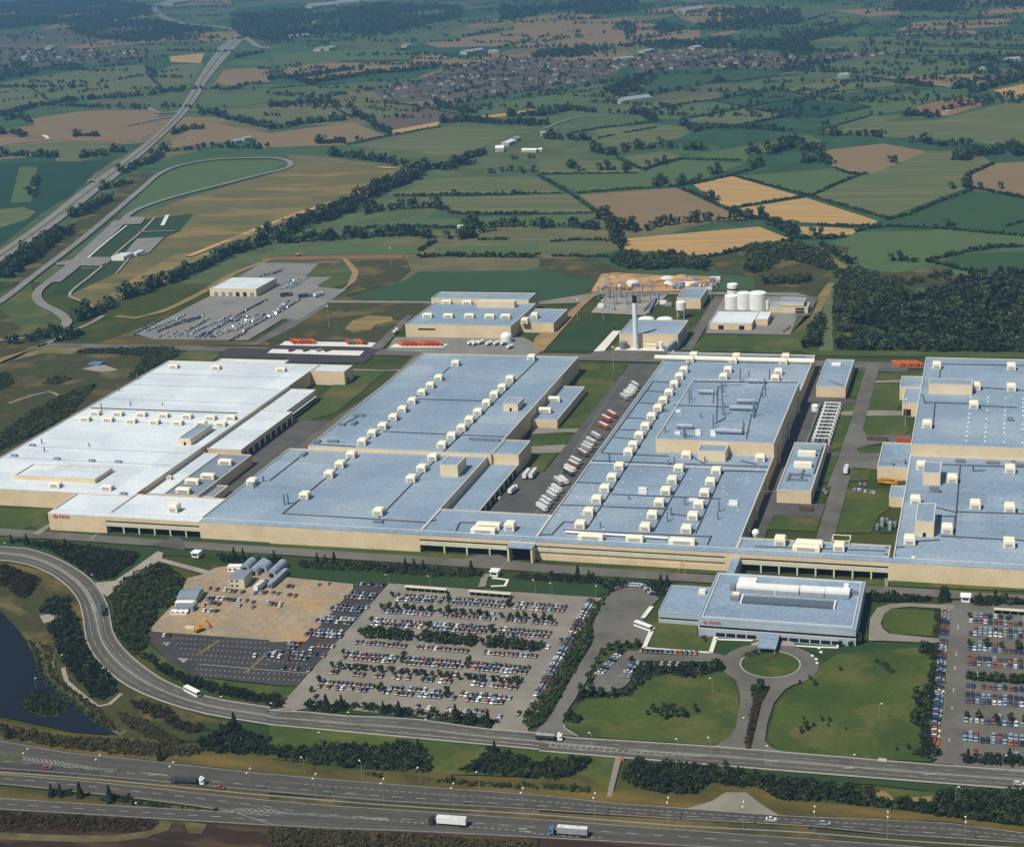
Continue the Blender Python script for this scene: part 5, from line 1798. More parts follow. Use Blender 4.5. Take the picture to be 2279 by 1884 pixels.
for x in (-229, -211):
    TB.strip_box('door', x, x + 4.6, 1349.8, 1350.1, .8, 4.4, 'dark')
x0, y0 = W('g', 1780, 1310)
CB = Bld('control_building', 'cream flat-roofed block with dark openings beside the silos', (x0 + 14, y0 + 6, 0))
CB.block(x0, x0 + 34, y0, y0 + 18, 0, 6)
CB.block(x0 + 9, x0 + 30, y0 + 4, y0 + 22, 6, 9.5, para=.4)
for k in range(2):
    CB.strip_box('opening', x0 + 23, x0 + 31, y0 - .2, y0 - .02, 1 + k * 2.6, 2.8 + k * 2.6, 'dark')
x0, y0 = W('g', 1065, 1272)
SB = Bld('switch_house', 'cream switch house at the corner of the substation yard', (x0 + 9, y0 + 10, 0))
SB.block(x0, x0 + 22, y0, y0 + 40, 0, 10)
CS = Bld('compound_shed', 'wide white-roofed shed standing in the new car compound', (-640, 1530, 0), roof='roof_white', wall='wall_light')
a, c = W('w', 705, 338), W('w', 1095, 342)
CS.block(a[0], c[0], a[1], a[1] + 50, 0, 8.5, para=.5)
for k in range(6):
    CS.strip_box('door', a[0] + 5 + k * 8, a[0] + 9 + k * 8, a[1] - .2, a[1] - .02, .8, 5, 'dark' if k in (3, 4) else 'roof_grey')
a, c = W('e', 862, 905), W('e', 972, 900)
TS = Bld('track_office', 'small white-roofed timing building beside the test track', (a[0] + 8, a[1] + 5, 0), roof='roof_white', wall='white')
TS.block(a[0], c[0], a[1], a[1] + 22, 0, 5, para=.3)
TS.block(a[0] + 12, a[0] + 20, a[1] + 22.2, a[1] + 42, 0, 4, para=.3)

# substation: gantries and transformers
for k, (px, py) in enumerate(((500, 1200), (590, 1195), (680, 1195), (760, 1190), (840, 1180), (540, 1250), (640, 1250), (720, 1240), (820, 1235))):
    x, y = W('g', px, py)
    b = MB()
    for sx in (-5, 5):
        b.hexa([(x + sx - .6, y - .6, 0), (x + sx + .6, y - .6, 0), (x + sx + .6, y + .6, 0), (x + sx - .6, y + .6, 0), (x + sx - .25, y - .25, 13), (x + sx + .25, y - .25, 13), (x + sx + .25, y + .25, 13), (x + sx - .25, y + .25, 13)])
    b.box(x - 6.5, x + 6.5, y - .35, y + .35, 10.5, 11.2)
    for q in range(4):
        b.cyl(x - 4.5 + q * 3, y, 7.6, 10.5, .3, .3, 6)
    tag(b.build('line_gantry', 'stack_grey'), f'grey steel line gantry in the {"rear" if k < 5 else "front"} line of the substation, {ordinal(k if k < 5 else k - 5)} from the dirt lane', 'gantry', 'substation gantries')
for k, (px, py, m) in enumerate(((900, 1210, 'box_grey'), (960, 1245, 'white'), (700, 1290, 'plant_grey'), (560, 1290, 'plant_grey'), (480, 1270, 'white'), (1000, 1260, 'box_grey'))):
    x, y = W('g', px, py)
    b = MB()
    b.box(x - 3, x + 3, y - 2, y + 2, .8, 4)
    for q in (-2, 0, 2):
        b.cyl(x + q, y, 4, 5.6, .3, .2, 6)
    tag(b.build('transformer', m), f'{ordinal(k)} squat transformer in the pale substation yard, counting from the switch house', 'transformer', 'substation transformers')
for s, lab in (('v 640 380 720 230', 'upper'), ('v 590 370 700 260', 'lower')):
    a, c = WL(s)
    b = MB()
    b.tube((*a, 3), (*c, 3), .9, 6)
    for t in np.linspace(0, 1, 7):
        x, y = a[0] + (c[0] - a[0]) * t, a[1] + (c[1] - a[1]) * t
        b.box(x - .3, x + .3, y - .3, y + .3, 0, 3)
    tag(b.build('busbar_duct', 'plant_grey'), f'{lab} grey busbar duct on short legs across the substation gravel', 'busbar duct')

# ------------------------------------------------------------------ the office building
HQ = Bld('office_building', 'low blue-grey office building with a wide flat roof facing the roundabout', (-99, 770, 0), 'office building', wall='hq_blue')
HQ.block(-139, -60, 743.2, 803, 0, 4.5, para=.2, roofname='roof_deck')
b = MB()
b.box(-139, -60, 743.2, 803, 6.1, 9.6)
b.frame(-139.1, -59.9, 743.1, 803.1, 9.6, 10.0, .5)
HQ.part('fascia', b, 'hq_blue')
b = MB()
b.face([(-138.6, 743.7, 9.7), (-60.4, 743.7, 9.7), (-60.4, 802.6, 9.7), (-138.6, 802.6, 9.7)])
HQ.part('roof', b, 'roof_blue')
b = MB()
b.frame(-137.4, -61.6, 745.2, 801.4, 9.75, 10.3, .5)
HQ.part('roof_edge', b, 'parapet')
b = MB()
b.box(-138.5, -60.5, 743.7, 802.4, 4.45, 6.1)
HQ.part('window_band', b, 'dark')
for k in range(12):
    if 4 <= k <= 5:
        continue
    x0 = -130 + k * 5.3
    HQ.strip_box('window', x0, x0 + 4.5, 743.02, 743.16, .8, 2.7, 'dark')
HQ.strip_box('canopy', -106.5, -97.5, 727, 743.0, 3.5, 4.2, 'roof_blue')
for x in (-106, -98.6):
    HQ.strip_box('canopy_column', x, x + .6, 728, 728.6, .8, 3.5, 'hq_blue')
b = MB()
b.box(-125, -92.5, 779, 785, 9.7, 13.2)
b.box(-125, -115.5, 785, 791, 9.7, 13.6)
b.box(-79, -66.5 + 0, 780, 786, 9.7, 13.2)
b.box(-92, -79.2, 780, 786, 9.7, 13.0)
HQ.part('plant_room', b, 'white')
for x0, x1 in ((-125, -105), (-104.8, -92.6), (-92, -79.3), (-79, -66.5)):
    HQ.strip_box('plant_louvre', x0 + .2, x1 - .2, 778.8, 778.98 if x0 < -93 else 779.9, 9.9, 12.0, 'steel')
HQ.strip_box('plant_louvre', -70, -67.5, 786.2, 790, 9.7, 14, 'white')
HQ.strip_box('flue', -128.5, -126, 780, 784, 9.7, 12.4, 'stack_grey')
HQ.strip_box('flue', -66, -62.5, 785, 787, 9.7, 11.6, 'stack_grey')
HQ.strip_box('roof_unit', -126, -122.5, 771.5, 774.5, 9.7, 12, 'unit_cream')
HQ.strip_box('roof_unit', -126.5, -122, 767.5, 771, 9.7, 11.4, 'stack_grey')
HQ.strip_box('skylight', -120, -73.5, 765.5, 774, 9.7, 10.4, 'solar')
b = MB()
for k in range(38):
    x = -119.6 + k * 1.23
    b.box(x, x + .16, 765.5, 774, 10.4, 10.55)
for k in range(3):
    b.box(-120, -73.5, 768 + k * 2.2, 768.2 + k * 2.2, 10.4, 10.52)
HQ.part('glazing_bars', b, 'roof_grey')
for x in (-121, -73.3):
    HQ.strip_box('end_wall', x, x + .8, 765.2, 774.2, 9.7, 11, 'white')
sign(HQ, -136.5, -127.2, 743.0, 7.2, 8.8, 'TOYOTA')
WG = Bld('office_wing', 'lower blue-roofed wing beside the office building facing the coach park', (-150, 772, 0), 'office building', wall='hq_blue')
WG.block(-162, -139.3, 754.5, 790, 0, 2.4, para=.1)
b = MB()
b.box(-162, -139.3, 754.5, 790, 3.7, 6.2)
b.frame(-162.1, -139.2, 754.4, 790.1, 6.2, 6.7, .45)
WG.part('fascia', b, 'hq_blue')
b = MB()
b.box(-161.6, -139.8, 754.9, 789.4, 2.35, 3.7)
WG.part('window_band', b, 'dark')
b = MB()
b.face([(-161.6, 755, 6.3), (-139.8, 755, 6.3), (-139.8, 789.6, 6.3), (-161.6, 789.6, 6.3)])
WG.part('roof', b, 'roof_blue')
WG.strip_box('roof_unit', -145.5, -142, 781, 784, 6.3, 8.4, 'unit_cream')
# ------------------------------------------------------------------ vehicles
def profile_body(b, prof, w, mi=0, tuck=0.0):
    """prof: (x, z) outline, extruded across y; rounded a little by narrowing the ends"""
    n = len(b.v)
    k = len(prof)
    for sgn in (-1, 1):
        for x, z in prof:
            b.v.append((x, sgn * w / 2 * (1 - tuck * max(0, z - .8)), z))
    b.f.append(tuple(n + i for i in range(k)))
    b.m.append(mi)
    b.f.append(tuple(n + k + i for i in reversed(range(k))))
    b.m.append(mi)
    for i in range(k):
        j = (i + 1) % k
        b.f.append((n + j, n + i, n + k + i, n + k + j))
        b.m.append(mi)


def wheel(b, x, y, r, w=.22):
    b.tube((x, y - w / 2, r), (x, y + w / 2, r), r, 10)


def car_meshes(kind):
    L_ = {'hatch': 3.9, 'saloon': 4.4, 'estate': 4.4}[kind]
    h = L_ / 2
    b = MB()
    body = [(-h, .32), (h, .32), (h, .62), (h - .12, .74), (h - 1.05, .86), (-h + .12, .90), (-h, .78)]
    profile_body(b, body, 1.72)
    rx0, rx1 = {'hatch': (-h + .45, .35), 'saloon': (-.95, .35), 'estate': (-h + .35, .35)}[kind]
    t = 1.42
    b.hexa([(rx0, -.66, t - .06), (rx1, -.66, t - .06), (rx1, .66, t - .06), (rx0, .66, t - .06), (rx0 + .05, -.62, t), (rx1 - .05, -.62, t), (rx1 - .05, .62, t), (rx0 + .05, .62, t)])
    g = MB()
    bx0, bx1 = {'hatch': (-h + .1, 1.05), 'saloon': (-1.55, 1.05), 'estate': (-h + .1, 1.05)}[kind]
    g.hexa([(bx0, -.8, .86), (bx1, -.8, .84), (bx1, .8, .84), (bx0, .8, .86), (rx0 + .02, -.655, t - .07), (rx1, -.655, t - .07), (rx1, .655, t - .07), (rx0 + .02, .655, t - .07)])
    w = MB()
    for x in (-h + .75, h - .8):
        for y in (-.76, .76):
            wheel(w, x, y, .31)
    return mesh_of(b, 'body', 'car_paint'), mesh_of(g, 'cabin_glass', 'car_glass'), mesh_of(w, 'running_gear', 'tyre'), b, g


CARS = {}
RAW = {}
for kd in ('hatch', 'saloon', 'estate'):
    bm_, gm_, wm_, rb, rg = car_meshes(kd)
    CARS[kd] = Proto('parked_car', bm_, [('cabin_glass', gm_), ('running_gear', wm_)])
    RAW[kd] = (rb, rg)
wmesh = MB()
wheel(wmesh, 0, 0, .31)
WHEEL = mesh_of(wmesh, 'wheel', 'tyre')


def moving_car(name, w, px, py, head, color, label, z=Z1, kd='saloon', h=0.7):
    x, y = W(w, px, py, h + z)
    o = bpy.data.objects.new(name, None)
    COL.objects.link(o)
    o.location, o.rotation_euler = (x, y, z), (0, 0, head)
    for nm, me in (('body', CARS[kd].root), ('cabin_glass', CARS[kd].parts[0][1])):
        c = bpy.data.objects.new(nm, me)
        COL.objects.link(c)
        c.parent = o
        c.color = (*CARCOL[color], 1)
    hl = 2.2 if kd != 'hatch' else 1.95
    for wx in (-hl + .75, hl - .8):
        for wy in (-.76, .76):
            c = bpy.data.objects.new('wheel', WHEEL)
            COL.objects.link(c)
            c.parent = o
            c.location = (wx, wy, 0)
    return tag(o, label, 'car')


PARK = []      # (x, y, heading, colour, phrase) ; phrase has {n} for the count in its row
PAL_L = ['grey'] * 5 + ['black'] * 3 + ['dark blue'] * 4 + ['blue'] * 2 + ['red'] * 3 + ['dark red'] * 3 + ['brown'] * 2 + ['white'] * 3 + ['silver'] * 3 + ['pale blue'] * 2 + ['green']
PAL_R = ['white'] * 4 + ['pale blue'] * 5 + ['silver'] * 4 + ['blue'] * 3 + ['dark blue'] * 3 + ['red'] * 3 + ['dark red'] * 2 + ['grey'] * 3 + ['orange'] + ['black'] * 2
PAL_D = ['grey'] * 4 + ['black'] * 4 + ['dark blue'] * 3 + ['white'] * 3 + ['red'] * 2 + ['dark red'] * 2 + ['silver'] * 2 + ['pale blue'] * 2


def row(x0, x1, y, head, pal, fill, phrase, step=2.4, blocks=None):
    n = 0
    x = x0
    while x <= x1:
        if (blocks is None or any(a <= x <= c for a, c in blocks)) and rng.random() < fill:
            PARK.append((x + rng.uniform(-.15, .15), y + rng.uniform(-.35, .35), head + rng.uniform(-.03, .03) + (math.pi if rng.random() < .3 else 0), rng.choice(pal), phrase.replace('{n}', ordinal(n))))
            n += 1
        x += step


UPD = math.pi / 2
BL = [(-311, -282.5), (-277.5, -248), (-243, -213.5)]
ROWS_L = [(764.5, .97), (759.6, .97), (749.6, .5), (743.2, .98), (731.8, .98), (727, .98), (719.5, .55), (704, .97), (690.6, .98), (686, .97), (678, .8), (669.5, .72), (658.6, .9), (653.8, .72), (643, .12)]
for i, (y, f) in enumerate(ROWS_L):
    row(-311, -213, y, UPD, PAL_L, f, '{c} car, {n} from the lane, ' + ordinal(i) + ' row of the tree-lined car park', blocks=BL)
for i, (y, x0, x1, f) in enumerate(((776, -339, -323, .7), (762.5, -338, -322, .95), (758, -340, -322, .95), (746, -339, -322, .95), (741.6, -341, -322, .95), (730, -340, -322, .95), (725.6, -343, -322, .9), (713.5, -341, -322, .95), (709, -344, -322, .9),
                                     (697, -346, -322, .8), (692.6, -344, -322, .55), (686, -356, -322, .55), (681.5, -352, -322, .5), (669.5, -340, -322, .35))):
    row(x0, x1, y, UPD, PAL_D, f, '{c} car, {n} from the earth, ' + ordinal(i) + ' row on the dark tarmac')
ROWS_R = [(789, .7), (781.5, .95), (772.5, .85), (766.5, .95), (756, .5), (749.3, .97), (739, .9), (733, .97), (721.5, .6), (709.3, .97), (700, .95), (694, .97), (681, .4), (675, .9), (663, .85), (658, .97), (648, .12)]
for i, (y, f) in enumerate(ROWS_R):
    row(-5.6, 42, y, UPD, PAL_R, f, '{c} car, {n} from the lane, ' + ordinal(i) + ' row, car park by the frame edge')
n = 0
for i in range(60):
    y = 792 - i * 2.4
    if 756 < y < 761 or rng.random() < .06:
        continue
    PARK.append((-18.2 + rng.uniform(-.3, .3), y, rng.uniform(-.03, .03), 'orange' if y < 653 else rng.choice(PAL_R), '{c} car, ' + ordinal(n) + ' from the factory in the file beside the dark hedge'))
    n += 1
A0, A1 = W('o', 400, 660), W('o', -10, 1385)
n = 0
for i in range(62):
    t = i / 61
    if rng.random() < .9:
        PARK.append((A0[0] + (A1[0] - A0[0]) * t + rng.uniform(-.3, .3), A0[1] + (A1[1] - A0[1]) * t, rng.uniform(-.05, .05), rng.choice(PAL_R), '{c} car, ' + ordinal(n) + ' from the factory in the file by the coach drive hedge'))
        n += 1
for k, (s, cnt, hd, pal, ph) in enumerate((('o 790 1050 1210 1068', 12, UPD, ['black', 'grey', 'dark blue', 'green', 'blue', 'red', 'silver'], 'in the row under the lawn wall of the visitor car park'),
                                           ('o 465 1225 640 1050', 10, .15, ['dark blue', 'blue', 'pale blue', 'black', 'silver', 'white'], 'in the curved row at the visitor car park edge'),
                                           ('o 660 1250 730 1155', 6, .1, ['pale blue', 'white', 'dark red', 'blue', 'silver'], 'in the short row by dark planting, visitor car park'),
                                           ('o 765 1142 1320 1160', 10, UPD, ['orange', 'black', 'red', 'pale blue', 'silver', 'grey'], 'in the row half hidden by bushes at the visitor car park'),
                                           ('o 700 535 790 540', 5, 1.2, ['white', 'white', 'pale blue'], 'at the rounded top end of the coach park'),
                                           ('o 800 550 885 610', 6, .3, ['blue', 'dark blue', 'white', 'pale blue'], 'on the shoulder of the coach park near the office wing'),
                                           ('o 600 565 670 545', 4, 1.4, ['black', 'grey'], 'in the dark corner of the coach park'))):
    a, c = WL(s)
    for i in range(cnt):
        t = i / (cnt - 1)
        PARK.append((a[0] + (c[0] - a[0]) * t, a[1] + (c[1] - a[1]) * t, hd + rng.uniform(-.05, .05), rng.choice(pal), '{c} car, ' + ordinal(i) + ' ' + ph))
for i, (px, py, c) in enumerate(((740, 485, 'red'), (855, 500, 'grey'), (985, 505, 'white'), (1065, 520, 'brown'), (1130, 530, 'grey'), (1255, 540, 'grey'), (1450, 560, 'pale blue'), (1535, 540, 'silver'), (1600, 550, 'brown'), (1720, 550, 'orange'),
                                 (1800, 565, 'silver'), (1960, 450, 'black'), (2015, 455, 'brown'), (1975, 585, 'red'), (2060, 600, 'brown'), (730, 640, 'grey'), (800, 640, 'dark blue'), (880, 635, 'white'), (950, 645, 'white'), (1020, 650, 'grey'),
                                 (1070, 660, 'grey'), (1120, 665, 'grey'), (1195, 665, 'white'), (1310, 675, 'red'), (1410, 700, 'grey'), (1640, 700, 'white'), (1700, 720, 'brown'), (1775, 730, 'grey'), (1840, 720, 'white'), (1825, 757, 'white'),
                                 (760, 710, 'grey'), (820, 710, 'grey'), (880, 730, 'dark red'), (650, 745, 'yellow'), (660, 825, 'white'), (760, 830, 'white'), (850, 835, 'grey'), (1205, 750, 'silver'), (1410, 775, 'silver'))):
    x, y = W('u', px, py, .8)
    PARK.append((x, y, UPD + rng.uniform(-.3, .3), c, '{c} car, ' + ordinal(i) + ' of those on the bare earth by the huts'))
for i, (px, py, c) in enumerate(((40, 1210, 'white'), (110, 1215, 'black'), (1435, 1525, 'white'), (1740, 1485, 'white'), (1720, 1520, 'white'), (1935, 1510, 'dark red'), (1940, 1580, 'dark red'), (2010, 1530, 'black'))):
    x, y = W('u', px, py, .8)
    PARK.append((x, y, UPD + .3, c, '{c} car, ' + ordinal(i) + ' of the few on the empty marked tarmac'))
for i, (w, px, py, c) in enumerate((('n', 2060, 1370, 'white'), ('n', 2035, 1440, 'pale blue'), ('n', 1925, 1520, 'black'), ('o', 70, 1010, 'white'), ('o', 165, 955, 'black'), ('n', 1780, 1545, 'pale blue'), ('n', 1385, 1490, 'dark red'), ('n', 1400, 1500, 'white'), ('n', 725, 1450, 'red'), ('n', 1235, 1478, 'white'))):
    x, y = W(w, px, py, .8)
    PARK.append((x, y, UPD if i < 5 else UPD, c, '{c} car, ' + ordinal(i) + ' stray in the tree-lined car park'))
FAR = []
for s, cnt, pal in (('w 90 638 200 585', 6, 'ps'), ('w 200 615 290 580', 5, 'pw'), ('w 310 575 450 515', 10, 'pw'), ('w 310 612 440 560', 8, 'dg'), ('w 440 560 600 525', 9, 'dg'), ('w 560 600 650 550', 5, 'ps'), ('w 610 615 820 525', 16, 'pw'),
                    ('w 720 615 800 570', 6, 'pw'), ('w 740 612 860 545', 8, 'pd'), ('w 840 612 1000 540', 11, 'pw'), ('w 850 620 950 600', 7, 'ww'), ('w 1000 620 1180 520', 10, 'pd'), ('w 930 562 1110 525', 10, 'pw'), ('w 900 590 1060 545', 9, 'pw'),
                    ('w 310 660 550 650', 5, 'pw'), ('w 600 665 780 660', 5, 'pd'), ('w 900 685 970 660', 4, 'rr'), ('w 1220 495 1330 390', 9, 'pw'), ('w 1240 495 1420 385', 9, 'pd'), ('w 1310 262 1410 252', 7, 'pp'), ('w 1350 218 1480 205', 9, 'pp'),
                    ('w 1120 175 1280 130', 8, 'pd'), ('w 940 492 1130 390', 10, 'dr'), ('w 830 540 1100 515', 8, 'pd'),
                    ('a 1110 1060 1215 1025', 14, 'pw'), ('a 1100 955 1250 930', 14, 'pw'), ('a 940 970 1000 968', 4, 'pp'), ('a 960 905 985 920', 3, 'ww'), ('a 580 900 600 895', 2, 'ww'), ('a 1210 960 1240 955', 3, 'ww'),
                    ('l 480 1300 560 1345', 5, 'pw'), ('l 790 1320 930 1350', 6, 'pw'), ('l 820 1280 860 1290', 2, 'ww'), ('g 500 1110 600 1100', 6, 'pd'), ('g 1220 1040 1390 1060', 12, 'pw'), ('g 1250 1080 1380 1090', 10, 'pd'), ('g 1260 1120 1340 1135', 6, 'pw'),
                    ('g 1050 1100 1140 1110', 6, 'pd'), ('g 640 1060 660 1060', 2, 'pw'), ('g 1900 1430 1950 1400', 4, 'rr'), ('n 420 490 480 480', 2, 'pw')):
    a, c = WL(s, .8)
    P = {'p': ['pale blue', 'silver', 'white', 'pale blue'], 'w': ['white', 'silver'], 's': ['silver', 'grey'], 'd': ['grey', 'dark blue', 'black'], 'g': ['grey', 'silver'], 'r': ['dark red', 'red', 'grey']}
    for i in range(cnt):
        t = (i + rng.uniform(-.25, .25)) / max(1, cnt - 1)
        for dup_ in range(4 if s[0] == 'w' else 1):
            FAR.append((a[0] + (c[0] - a[0]) * t + rng.uniform(-1, 1), a[1] + (c[1] - a[1]) * t + rng.uniform(-1.5, 1.5) + 6.0 * (dup_ - 1.2), UPD + rng.uniform(-.1, .1), rng.choice(P[rng.choice(pal)])))
PARK.sort(key=lambda c: c[0] ** 2 + c[1] ** 2)
NEAR, REST = PARK[:300], [p[:4] for p in PARK[300:]] + FAR
for (x, y, hd, c, ph) in NEAR:
    kd = rng.choice(['hatch', 'hatch', 'saloon', 'saloon', 'estate'])
    CARS[kd].place(x, y, Z1 + .04, hd, ph.replace('{c}', c), 'parked car', 'cars in the staff and visitor car parks', CARCOL[c])
sb = MB()
names = list(CARCOL)
smats = ['paint_' + k.replace(' ', '_') for k in names] + ['car_glass']
for (x, y, hd, c) in REST:
    kd = rng.choice(['hatch', 'saloon', 'saloon', 'estate'])
    cs, sn = math.cos(hd), math.sin(hd)
    for src, mi in ((RAW[kd][0], names.index(c)), (RAW[kd][1], len(names))):
        n0 = len(sb.v)
        sb.v += [(x + vx * cs - vy * sn, y + vx * sn + vy * cs, vz + Z1 + .04) for vx, vy, vz in src.v]
        sb.f += [tuple(n0 + i for i in f) for f in src.f]
        sb.m += [mi] * len(src.f)
tag(sb.build('parked_cars', smats), 'mass of smaller parked cars filling the farther rows and compounds', 'parked cars', None, 'stuff')

# lorries, trailers, coaches
def box_trailer(L_=13.0, h0=1.25, h1=4.0, w=2.5):
    b = MB()
    b.box(-L_ / 2, L_ / 2, -w / 2, w / 2, h0, h1)
    e = MB()
    e.box(-L_ / 2 + .05, L_ / 2 - .05, -w / 2 + .05, w / 2 - .05, h1 + .004, h1 + .05)
    c = MB()
    c.box(-L_ / 2 + .3, L_ / 2 - .3, -.5, .5, .85, h0 - .01)
    for x in (-L_ / 2 + 1.3, -L_ / 2 + 2.5, -L_ / 2 + 3.7):
        for y in (-1.0, 1.0):
            wheel(c, x, y, .5, .35)
    c.box(L_ / 2 - 3, L_ / 2 - 2.8, -.9, -.7, 0, h0)
    c.box(L_ / 2 - 3, L_ / 2 - 2.8, .7, .9, 0, h0)
    return b, e, c


tb_, te_, tc_ = box_trailer()
mat('trailer_top', (0.70, 0.71, 0.72), (0.45, 0.46, 0.48), 0.4, rough=0.5)
mat('trailer_side', (0.5, 0.5, 0.5), objcol=True, rough=0.5)
TRAILER = Proto('lorry_trailer', mesh_of(tb_, 'trailer_box', 'trailer_side'), [('roof_sheet', mesh_of(te_, 'roof_sheet', 'trailer_top')), ('running_gear', mesh_of(tc_, 'running_gear', 'tyre'))])
YARD = '''725 528 757 550 grey|700 550 748 580 white|682 572 735 605 white|660 590 712 622 white|622 612 692 655 grey|522 742 602 788 red|478 778 562 822 red|452 832 545 880 red|398 908 482 958 grey|362 953 440 995 grey
335 985 425 1030 grey|318 1005 412 1052 grey|296 1038 380 1090 brown|242 1103 328 1145 grey|222 1128 312 1176 brown|190 1160 290 1210 white|180 1185 270 1240 black|150 1245 228 1305 white|108 1250 190 1318 grey|92 1310 180 1368 white
62 1338 155 1402 grey|50 1365 140 1425 grey|10 1400 112 1462 grey|-5 1425 92 1490 grey|-30 1450 72 1515 white'''
for k, e in enumerate(YARD.replace('\n', '|').split('|')):
    a = e.split()
    x0, y0, x1, y1 = map(float, a[:4])
    p, q = W('k', x0, y0, 3), W('k', x1, y1, 3)
    col = {'red': (0.42, 0.07, 0.03), 'white': (.7, .7, .7), 'grey': (.3, .31, .33), 'brown': (.2, .1, .06), 'black': (.05, .05, .06)}[a[4]]
    TRAILER.place((p[0] + q[0]) / 2, (p[1] + q[1]) / 2, Z2, math.atan2(q[1] - p[1], q[0] - p[0]), f'{a[4]}-sided lorry trailer, {ordinal(k)} from the chimney end of the yard file', 'trailer', 'lorry trailers angled along the yard', col, .92)
for k, (px, py, hd) in enumerate(((1985, 1228, UPD), (2035, 1225, UPD))):
    x, y = W('j', px, py, 3)
    TRAILER.place(x, y, Z2, hd, f'{ordinal(k)} of two white trailers side by side on the yard edge, from the middle hall', 'trailer', 'white trailer pair', (.78, .77, .72))


def lorry(label, w, px, py, head, cabcol, boxm, topm='trailer_top', z=Z1, L_=12.5, h=2.2, cat='lorry', low=False, rigid=False):
    x, y = W(w, px, py, h + z)
    o = empty('lorry', (x, y, z), label, cat, None, head)
    def add(nm, b, m, par=o):
        me = mesh_of(b, nm, m)
        c = bpy.data.objects.new(nm, me)
        COL.objects.link(c)
        c.parent = par
        return c
    hh = 2.6 if low else 4.0
    b = MB()
    b.box(-L_ / 2 - 1.2, L_ / 2 - 1.2, -1.25, 1.25, 1.3, hh)
    bx = add('load_box', b, boxm)
    b = MB()
    b.box(-L_ / 2 - 1.1, L_ / 2 - 1.3, -1.18, 1.18, hh + .004, hh + .06)
    add('roof_sheet', b, topm, bx)
    b = MB()
    b.box(-L_ / 2 - 1.0, L_ / 2 + 2.4, -.5, .5, .8, 1.28)
    add('chassis', b, 'tyre')
    cx = L_ / 2 + 1.3
    b = MB()
    b.hexa([(cx - 1.0, -1.2, .7), (cx + 1.15, -1.2, .7), (cx + 1.15, 1.2, .7), (cx - 1.0, 1.2, .7), (cx - 1.0, -1.15, 3.0), (cx + .85, -1.15, 3.0), (cx + .85, 1.15, 3.0), (cx - 1.0, 1.15, 3.0)])
    b.hexa([(cx - 1.0, -1.1, 3.0), (cx + .4, -1.1, 3.0), (cx + .4, 1.1, 3.0), (cx - 1.0, 1.1, 3.0), (cx - 1.0, -1.05, 3.7), (cx - .3, -1.05, 3.7), (cx - .3, 1.05, 3.7), (cx - 1.0, 1.05, 3.7)])
    cab = add('cab', b, cabcol)
    b = MB()
    b.hexa([(cx + 1.02, -1.05, 1.75), (cx + 1.06, -1.05, 1.75), (cx + 1.06, 1.05, 1.75), (cx + 1.02, 1.05, 1.75), (cx + .91, -1.0, 2.7), (cx + .95, -1.0, 2.7), (cx + .95, 1.0, 2.7), (cx + .91, 1.0, 2.7)])
    b.box(cx - .1, cx + .7, -1.21, -1.19, 1.8, 2.6)
    b.box(cx - .1, cx + .7, 1.19, 1.21, 1.8, 2.6)
    add('windscreen', b, 'car_glass', cab)
    for wx in (-L_ / 2, -L_ / 2 + 1.25, L_ / 2 - .6, cx + .2):
        for wy in (-1.0, 1.0):
            b = MB()
            wheel(b, wx, wy, .5, .35)
            add('wheel', b, 'tyre')
    return o


def hd_px(w, a, c, h=1):
    p, q = W(w, *a, h), W(w, *c, h)
    return math.atan2(q[1] - p[1], q[0] - p[0])


H_HWY = hd_px('r', (1240, 1555), (1500, 1575))
lorry('white box lorry with dark cab heading along the nearest motorway carriageway', 'r', 1385, 1530, H_HWY + math.pi, 'box_dark', 'white')
lorry('pale grey box lorry with light blue cab following on the nearest carriageway', 's', 235, 1608, H_HWY + math.pi, 'box_blue', 'box_grey')
lorry('dark flat-sided lorry with white cab on the far motorway carriageway', 'q', 1440, 1210, H_HWY, 'white', 'box_dark', 'box_dark', low=True)
lorry('dark lorry with white cab passing the coach drive junction', 'o', 65, 1685, hd_px('o', (0, 1680), (140, 1690)), 'white', 'box_dark', 'box_grey', L_=9, low=True, z=Z2)
lorry('dark blue lorry on the bend of the access road', 'm', 795, 705, hd_px('m', (790, 660), (805, 760)), 'box_dark', 'box_dark', 'box_dark', L_=7.5, low=True, z=Z2)
lorry('white lorry driving up the side road between two halls', 'l', 709, 1192, UPD, 'white', 'white', L_=9, z=Z2)
lorry('white lorry reversing out of the middle hall dock', 'j', 1880, 1348, UPD - .15, 'white', 'white', L_=8, z=Z2)
lorry('white lorry parked at the car compound edge', 'w', 1608, 318, UPD - .3, 'white', 'white', L_=10, z=Z1)
lorry('dark blue lorry next to the white one at the car compound', 'w', 1490, 325, .6, 'box_blue', 'box_dark', 'box_blue', L_=10, z=Z1)
lorry('dark transporter lorry nearest the shed in the car compound', 'w', 1335, 318, .7, 'box_dark', 'box_dark', 'box_dark', L_=9, z=Z1)
lorry('white tipper lorry on the lane beside the workshop', 'f', 972, 1440, UPD, 'white', 'white', L_=6, z=Z2, low=True)
lorry('white lorry with red flash among the site huts', 'u', 1530, 425, UPD - .1, 'box_blue', 'white', L_=9, z=Z1)
lorry('pale silver tanker lorry on the distant motorway', 'a', 705, 1400, 1.2, 'white', 'box_grey', L_=9, z=1.7)


